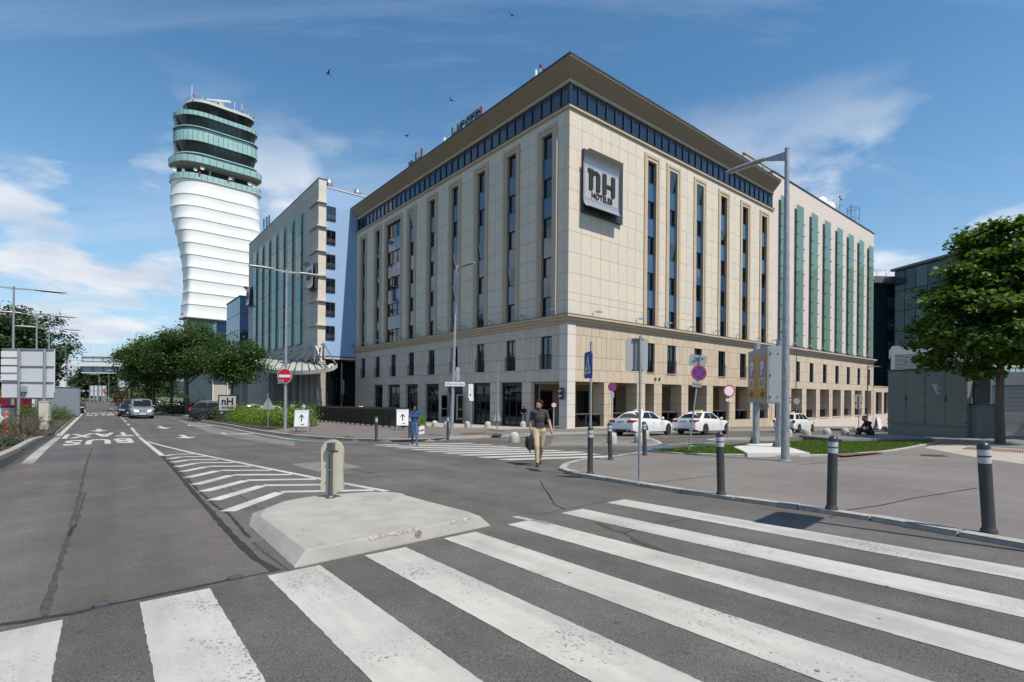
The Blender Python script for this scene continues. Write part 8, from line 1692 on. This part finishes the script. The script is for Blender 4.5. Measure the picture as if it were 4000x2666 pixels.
def person(label, loc, head, J, mats, zones, H=1.78, voxel=.013, hair=None, group=None, scale=1.0, fingers=True, name='person', hands='relaxed', face=True, female=False, lookz=0.0, nod=0.0, extra=None, loose=1.0):
    """J joints (x right, y forward, z up, metres for a 1.78 m figure); zones: list of (segment a, b, material index)"""
    t = thing(name, label, 'person', loc, head, group); t.scale = (scale,)*3; mb = MB(); V = {k: Vector(v) for k, v in J.items()}
    k = 1.0
    pel, ch_, nk, hd = V['pelvis'], V['chest'], V['neck'], V['head']; sh = (V['shL'], V['shR']); lat = (sh[1]-sh[0]).normalized(); up = (ch_-pel).normalized(); fw = up.cross(lat); fw = -fw if fw.y < 0 and abs(fw.y) > .3 else fw
    B = Matrix((lat, fw, up)).transposed().to_4x4()
    sw = .155 if female else .168
    ellip(mb, pel, (.165 if female else .158, .115, .13), rot=B); ellip(mb, pel.lerp(ch_, .45), (.135 if female else .15, .10, .17), rot=B); ellip(mb, ch_, (sw-.005, .118, .19), rot=B); ellip(mb, ch_+up*.12, (sw+.01, .095, .09), rot=B)
    if female: [ellip(mb, ch_+lat*s*.075+fw*.075+up*.0, (.07, .06, .065)) for s in (-1, 1)]
    capsule(mb, ch_+up*.15, hd-Vector((0, 0, .06)), .062 if not female else .052, .054 if not female else .047)
    for s in 'LR':
        capsule(mb, ch_.lerp(V['sh'+s], .55)+up*.09, V['sh'+s], .07, .068); capsule(mb, V['sh'+s], V['el'+s], .060 if not female else .05, .045 if not female else .039); capsule(mb, V['el'+s], V['wr'+s], .044 if not female else .037, .029 if not female else .025)
        capsule(mb, V['hip'+s], V['kn'+s], .096*loose, .068*loose); capsule(mb, V['kn'+s], V['an'+s], .066*loose, (.047 if not female else .04)*loose); capsule(mb, V['hip'+s].lerp(V['kn'+s], .05), V['hip'+s].lerp(V['kn'+s], .3), .098, .088)
        a = V['an'+s]; f = V['toe'+s]; dd = (f-a); capsule(mb, a, a+Vector((0, 0, -.03)), .045, .043); capsule(mb, a+Vector((0, 0, -.035))-dd.normalized()*.03, f, .040, .034, sx=1.0); capsule(mb, a.lerp(f, .4), f, .044, .036)
        # hand : palm, four fingers, thumb
        w = V['wr'+s]; d = (w-V['el'+s]).normalized(); hdir = V.get('hand'+s, w+d*.1)-w; hdir = hdir.normalized(); sd = hdir.cross(Vector((0, 1, 0))) if abs(hdir.y) < .8 else hdir.cross(Vector((0, 0, 1))); sd.normalize(); pn = hdir.cross(sd).normalized()
        fwd = Vector((0, 1, 0)) - hdir*hdir.y; fwd = fwd.normalized() if fwd.length > .2 else sd
        ax_ = fwd; nn_ = hdir.cross(ax_).normalized(); sgn = -1 if s == 'R' else 1
        capsule(mb, w, w+hdir*.045, .030, .034); 
        for i, (o, l) in enumerate(((-.027, .062), (-.009, .075), (.010, .080), (.028, .070))):
            b0 = w+hdir*.05+ax_*o; capsule(mb, w+hdir*.02+ax_*o*.7, b0+hdir*.03, .016, .0135, 8)
            if fingers:
                curl = .35 if hands == 'relaxed' else .95; inw = nn_*(-sgn)*(-1)
                b1 = b0+hdir*.03; b2 = b1+(hdir*(1-curl*.35)+inw*curl*.4).normalized()*l*.55; b3 = b2+(hdir*(1-curl)+inw*curl*.9).normalized()*l*.45
                capsule(mb, b1, b2, .0115, .0105, 8); capsule(mb, b2, b3, .0105, .009, 8)
        tb = w+hdir*.025+ax_*.028; t1 = tb+(hdir*.6+ax_*.7).normalized()*.04; capsule(mb, tb, t1, .015, .0125, 8); capsule(mb, t1, t1+hdir*.032, .0125, .0105, 8)
    # head with face
    hr = Matrix.Rotation(lookz, 4, 'Z') @ Matrix.Rotation(nod, 4, 'X'); HM = Matrix.Translation(hd) @ hr
    def hp_(x, y, z): return HM @ Vector((x, y, z))
    ellip(mb, hp_(0, -.012, .035), (.076, .095, .092), rot=hr); ellip(mb, hp_(0, .022, -.03), (.060, .068, .085), rot=hr); ellip(mb, hp_(0, .058, -.088), (.030, .026, .024), rot=hr)
    if face:
        capsule(mb, hp_(0, .088, .018), hp_(0, .108, -.026), .010, .0145, 8); ellip(mb, hp_(0, .088, -.058), (.024, .010, .009), rot=hr); [ellip(mb, hp_(s*.03, .078, .022), (.021, .012, .008), rot=hr) for s in (-1, 1)]; [ellip(mb, hp_(s*.077, -.004, -.012), (.010, .022, .032), rot=hr) for s in (-1, 1)]
    me = mb.mesh('body', mats)
    o = obj('body', me, t); rm = o.modifiers.new('r', 'REMESH'); rm.mode = 'VOXEL'; rm.voxel_size = voxel; sm = o.modifiers.new('s', 'SMOOTH'); sm.iterations = 7; sm.factor = .5
    dg = bpy.context.evaluated_depsgraph_get(); ev_ = o.evaluated_get(dg); m2 = bpy.data.meshes.new_from_object(ev_); o.modifiers.clear(); o.data = m2; bpy.data.meshes.remove(me)
    m2.materials.clear(); [m2.materials.append(m) for m in mats]
    nV = len(m2.vertices); co = np.zeros(nV*3); m2.vertices.foreach_get('co', co); co = co.reshape(-1, 3); nP = len(m2.polygons); cen = np.zeros(nP*3); m2.polygons.foreach_get('center', cen); cen = cen.reshape(-1, 3)
    best = np.full(nP, 9.0); mi = np.zeros(nP, int)
    for a, b, r, idx in zones:
        a = np.array(V[a] if isinstance(a, str) else a); b = np.array(V[b] if isinstance(b, str) else b); ab = b-a; tt = np.clip(((cen-a)@ab)/max(1e-9, ab@ab), 0, 1); dd = np.linalg.norm(cen-(a+tt[:, None]*ab), axis=1)-r; q = dd < best; best[q] = dd[q]; mi[q] = idx
    m2.polygons.foreach_set('material_index', mi.astype(np.int32)); m2.polygons.foreach_set('use_smooth', np.ones(nP, bool)); m2.update()
    if face:
        for s in (-1, 1): eb = MB(); ellip(eb, hp_(s*.031, .084, .004), (.012, .006, .006), 10, hr); eb.build('eye', M_INK, t)
    if hair:
        hb_ = MB(); kind, hm = hair
        ellip(hb_, hp_(0, -.026, .055), (.080, .092, .080), rot=hr)
        if kind == 'tousled':
            rr = random.Random(5)
            for i in range(60):
                a = rr.uniform(0, 6.28); e = rr.uniform(.15, 1.4); d = Vector((math.cos(a)*math.cos(e), math.sin(a)*math.cos(e), math.sin(e)))
                if d.y > .55 and d.z < .5: continue
                c = hp_(d.x*.078, -.026+d.y*.086, .05+d.z*.08); ellip(hb_, c, (.020, .024, .026), 8, Matrix.Rotation(rr.uniform(0, 3), 4, 'Z'))
            for s in (-1, 1): ellip(hb_, hp_(s*.072, -.03, .0), (.016, .04, .05), 8, hr)
            ellip(hb_, hp_(0, -.09, -.02), (.06, .025, .06), 8, hr)
        elif kind == 'short': ellip(hb_, hp_(0, -.045, .02), (.080, .072, .08), rot=hr)
        elif kind == 'bob': ellip(hb_, hp_(0, -.035, .02), (.092, .085, .10), rot=hr); [ellip(hb_, hp_(s*.07, -.01, -.01), (.024, .05, .07), 8, hr) for s in (-1, 1)]; ellip(hb_, hp_(0, -.03, .10), (.06, .07, .04), rot=hr)
        hme = hb_.build('hair', hm, t); r2 = hme.modifiers.new('r', 'REMESH'); r2.mode = 'VOXEL'; r2.voxel_size = .011; s2 = hme.modifiers.new('s', 'SMOOTH'); s2.iterations = 2
        for pl in hme.data.polygons: pl.use_smooth = True
        r2.use_smooth_shade = True
    return t, HM
def Z(*rows): return list(rows)
def std_zones(top, leg, skin, shoe, sleeve=.55, J=None):
    v = {k: Vector(q) for k, q in J.items()}; z = [('pelvis', 'chest', .13, top), ('chest', ('neck'), .10, top), (tuple(v['neck']+Vector((0, 0, .045))), 'head', .05, skin), ('head', tuple(v['head']+Vector((0, 0, .06))), .09, skin), (tuple(v['pelvis']+Vector((0, 0, -.06))), tuple(v['pelvis']+Vector((0, 0, -.14))), .16, leg)]
    for s in 'LR':
        sh, el = v['sh'+s], v['el'+s]; m = sh.lerp(el, sleeve); z += [('chest', 'sh'+s, .07, top), (tuple(sh), tuple(m), .06, top), (tuple(m.lerp(el, .12)), tuple(el), .045, skin if sleeve < .99 else top), ('el'+s, 'wr'+s, .04, skin if sleeve < 1.5 else top), ('wr'+s, tuple(v['wr'+s]+(v['wr'+s]-v['el'+s]).normalized()*.2), .03, skin), ('hip'+s, 'kn'+s, .09, leg), ('kn'+s, tuple(v['kn'+s].lerp(v['an'+s], .93)), .055, leg), (tuple(v['an'+s]+Vector((0, 0, -.035))), 'toe'+s, .045, shoe)]
    return z
# walking man with a bag : comes towards us, head turned to his right
mx_, my_ = G(2104, 1819)[:2]
J = dict(pelvis=(0, 0, .96), chest=(.0, .02, 1.27), neck=(0, .03, 1.47), head=(0, .05, 1.62), shL=(-.185, .01, 1.43), shR=(.185, .03, 1.43), elL=(-.27, .06, 1.17), wrL=(-.315, .17, .94), elR=(.235, -.05, 1.15), wrR=(.215, -.02, .90), hipL=(-.095, 0, .93), hipR=(.095, .02, .93), knL=(-.075, -.04, .51), anL=(-.06, -.20, .13), toeL=(-.06, -.05, .045), knR=(.085, .19, .53), anR=(.075, .24, .10), toeR=(.085, .42, .04), handL=(-.325, .21, .86), handR=(.21, .0, .80))
man, HM_ = person('man in dark polo and khaki trousers walking with a bag', (mx_, my_, g(mx_, my_)+.01), R_(180+6), J, [M_SKIN, M_POLO, M_CHINO, M_SHOE], std_zones(1, 2, 0, 3, .62, J), hair=('tousled', M_HAIRB), lookz=R_(-62), nod=R_(-8), scale=1.03, loose=1.13)
mk = MB(); ellip(mk, (-.075, .135, 1.335), (.024, .006, .020), 10); mk.build('chest_badge', mat('red_badge', (.45, .05, .03), .6), man)
mk = MB().lathe([(.034, -.012), (.036, 0), (.034, .012)], 14).xf(Matrix.Translation((-.313, .163, .955)) @ Matrix.Rotation(R_(-25), 4, 'X')); mk.build('wristwatch', M_STEELR, man)
cl_ = MB(); cl_.tube([(.07*math.cos(a), .03+.065*math.sin(a), 1.475+.012*math.sin(a+1.5)) for a in np.linspace(0, 6.283, 17)], .016, 6).build('collar', M_POLO, man, smooth=60)
bt = thing('shoulder_bag', 'black bag carried low by the walking man', 'bag', (mx_, my_, g(mx_, my_)+.01), R_(186)); bt.scale = (1.03,)*3
MB().box(-.10, .10, -.20, .18, -.17, .17).xf(Matrix.Translation((.235, .0, .60)) @ Matrix.Rotation(R_(6), 4, 'Y')).build('bag_body', mat('black_nylon', (.014, .013, .013), .75, var=.3, scale=10, bump=.4), bt, bevel=.04); MB().box(.335, .36, -.14, .12, .50, .66).build('pocket', MATS['black_nylon'], bt, bevel=.01)
MB().tube([(.23, -.10, .76), (.215, -.04, .83), (.212, .0, .845), (.215, .04, .83), (.23, .10, .76)], .012, 6).build('handle', MATS['black_nylon'], bt); MB().tube([(.24, .10, .46), (.25, .05, .36), (.22, -.02, .32), (.24, -.08, .38), (.24, -.1, .45)], .012, 6).build('hanging_strap', MATS['black_nylon'], bt)
# woman in blue on the far crossing
wx, wy = G(1618, 1741)[:2]
J = dict(pelvis=(0, 0, .95), chest=(0, .01, 1.25), neck=(0, .015, 1.44), head=(0, .045, 1.58), shL=(-.165, .0, 1.40), shR=(.165, .02, 1.40), elL=(-.19, .03, 1.12), wrL=(-.17, .17, .95), elR=(.20, .14, 1.17), wrR=(.085, .175, 1.42), hipL=(-.085, .02, .92), hipR=(.085, 0, .92), knL=(-.06, .16, .52), anL=(-.05, .22, .10), toeL=(-.06, .38, .04), knR=(.06, -.03, .50), anR=(.045, -.22, .12), toeR=(.05, -.08, .045), handL=(-.165, .24, .91), handR=(.07, .16, 1.5))
wom, HM_ = person('woman in blue shirt and jeans walking on the far crossing', (wx, wy, g(wx, wy)+.01), R_(180+25), J, [M_SKIND, M_TEE, M_JEAN, M_SNEAK], std_zones(1, 2, 0, 3, .45, J), hair=('bob', M_HAIRK), female=True, lookz=R_(-14), nod=R_(-14), voxel=.014, scale=1.0)
sb = thing('shopping_bag', 'white shopping bag with red letters held by the woman', 'bag', (wx, wy, g(wx, wy)+.01), R_(205)); MB().prism([(-.13, .50), (.13, .48), (.12, .82), (-.12, .84)], -.05, .05, axis='y').xf(Matrix.Translation((-.25, .24, 0)) @ Matrix.Rotation(R_(-12), 4, 'Z')).build('bag_body', M_WSH, sb, bevel=.02); q = textmesh('H&M', .11, 0, .003); q.xf(Matrix.Translation((-.25, .24, 0)) @ Matrix.Rotation(R_(168), 4, 'Z') @ Matrix.Translation((0, -.056, .62)) @ Matrix.Rotation(R_(-8), 4, 'Y')); q.build('lettering', M_RED, sb); MB().tube([(-.24, .26, .85), (-.19, .25, .90), (-.36, .24, .85)], .008, 5).build('handle', M_WSH, sb)
st2 = MB().tube([(-.12, .11, 1.22), (-.14, .06, 1.42), (-.13, -.06, 1.42), (-.1, -.12, 1.2)], .014, 6); st2.build('bag_strap', M_BLKC, wom)
# seated man on the stone bench, seen from behind at an angle
bx_, by_ = G(3398, 1716)[:2]; zs_ = g(q0.x if False else bx_, by_)
J = dict(pelvis=(0, 0, .10), chest=(0, .12, .40), neck=(0, .19, .60), head=(0, .26, .74), shL=(-.185, .12, .55), shR=(.185, .12, .55), elL=(-.24, .26, .30), wrL=(-.12, .44, .16), elR=(.24, .26, .30), wrR=(.12, .46, .16), hipL=(-.1, .03, .09), hipR=(.1, .03, .09), knL=(-.13, .42, .24), anL=(-.12, .50, -.10), toeL=(-.12, .66, -.14), knR=(.13, .42, .24), anR=(.12, .50, -.10), toeR=(.12, .66, -.14))
bt_ = bb.matrix_world if False else None; sp_ = q0_b = Vector((q0.x, q0.y)) if False else Vector((0, 0))
bq = Vector(G(3287, 1741)[:2]); bq2 = Vector(G(3640, 1733)[:2]); bd = (bq2-bq).normalized(); bn = Vector((-bd.y, bd.x))
ar_ = sight(3403, 1690)[0]; off_ = 1.9; base_ = bq+bn*off_; tt_ = (ar_*base_.y-base_.x)/(bd.x-ar_*bd.y); sp_ = base_+bd*tt_; zt_ = g(bq.x, bq.y)+.265
sat, _ = person('man in black with short grey hair sitting on the stone bench', (sp_.x, sp_.y, zt_), R_(78), J, [M_SKINT, M_BLKC, M_BLKC, M_SHOE], std_zones(1, 2, 0, 3, .6, J), hair=('short', M_HAIRG), voxel=.015, nod=R_(-16), lookz=R_(10), scale=1.08)
sat.scale = (1.25, 1.2, 1.08)
# people at the hotel entrance and along the front
JS = dict(pelvis=(0, 0, .95), chest=(0, .0, 1.27), neck=(0, .01, 1.47), head=(0, .03, 1.62), shL=(-.19, .0, 1.43), shR=(.19, .0, 1.43), elL=(-.25, .03, 1.15), wrL=(-.12, .22, 1.08), elR=(.25, .03, 1.15), wrR=(.10, .24, 1.10), hipL=(-.095, 0, .93), hipR=(.095, 0, .93), knL=(-.11, .03, .51), anL=(-.12, 0, .10), toeL=(-.14, .16, .04), knR=(.11, .03, .51), anR=(.12, 0, .10), toeR=(.14, .16, .04))
JA = dict(JS, wrL=(-.24, .08, .90), wrR=(.24, .08, .90))
for px, Y, mats, rot, hr_, lab, jj, slv in ((1186, 62, [M_SKINT, M_WSH, M_NVT, M_SHOE], 165, ('short', M_HAIRK), 'man in white shirt standing by the entrance columns', JS, 1.6), (1142, 64, [M_SKINT, M_GRN, M_JEAN, M_SHOE], 20, ('short', M_HAIRB), 'man in sage shirt seen from behind at the entrance', JA, .6), (1152, 65.5, [M_SKINT, M_NVT, M_NVT, M_SHOE], 200, ('short', M_HAIRK), 'person in dark suit beside the sage shirt at the entrance', JA, 1.6)):
    x = sight(px, 1590)[0]*Y; person(lab, gv(x, Y, .12), R_(rot), jj, mats, std_zones(1, 2, 0, 3, slv, jj), hair=hr_, voxel=.022, fingers=False)
x = sight(1410, 1590)[0]*56; person('person in white shirt seen from behind above the slatted fence', gv(x, 56, .12), R_(10), JA, [M_SKINT, M_WSH, M_NVT, M_SHOE], std_zones(1, 2, 0, 3, .6, JA), hair=('short', M_HAIRB), voxel=.02, fingers=False)
q = Hx(-.45, 4.55); JL = dict(JS); person('man in black leaning in the passage behind the walking man', (q.x, q.y, g(q.x, q.y)+HH), R_(200), JL, [M_SKINT, M_BLKC, M_JEAN, M_SHOE], std_zones(1, 2, 0, 3, .6, JL), hair=('short', M_HAIRK), voxel=.018, fingers=False)
for px, Y, lab, mt in ((322, 150, 'far pedestrian in pink top crossing the road', mat('pink_top', (.5, .25, .2), .8)), (331, 151, 'far pedestrian in dark clothes crossing the road', M_NVT)): x = sight(px, 1560)[0]*Y; person(lab, gv(x, Y, .01), R_(120), JA, [M_SKINT, mt, M_NVT, M_SHOE], std_zones(1, 2, 0, 3, .6, JA), hair=('short', M_HAIRK), voxel=.03, fingers=False, face=False)
# bag and box by the open doors inside; ladder board by the far kerb
x = sight(3430, 1640)[0]*56; t = thing('step_board', 'white folding board standing at the far kerb behind the seated man', 'board', gv(x, 56, HH), R_(20)); MB().loft([[(-.3, -.3, 0), (.3, -.3, 0), (.3, -.26, 0), (-.3, -.26, 0)], [(-.25, -.02, 1.3), (.25, -.02, 1.3), (.25, .02, 1.3), (-.25, .02, 1.3)]]).build('front', M_SWHITE, t); MB().loft([[(-.3, .3, 0), (.3, .3, 0), (.3, .26, 0), (-.3, .26, 0)], [(-.25, .06, 1.3), (.25, .06, 1.3), (.25, .03, 1.3), (-.25, .03, 1.3)]]).build('back', M_SIGNB, t)
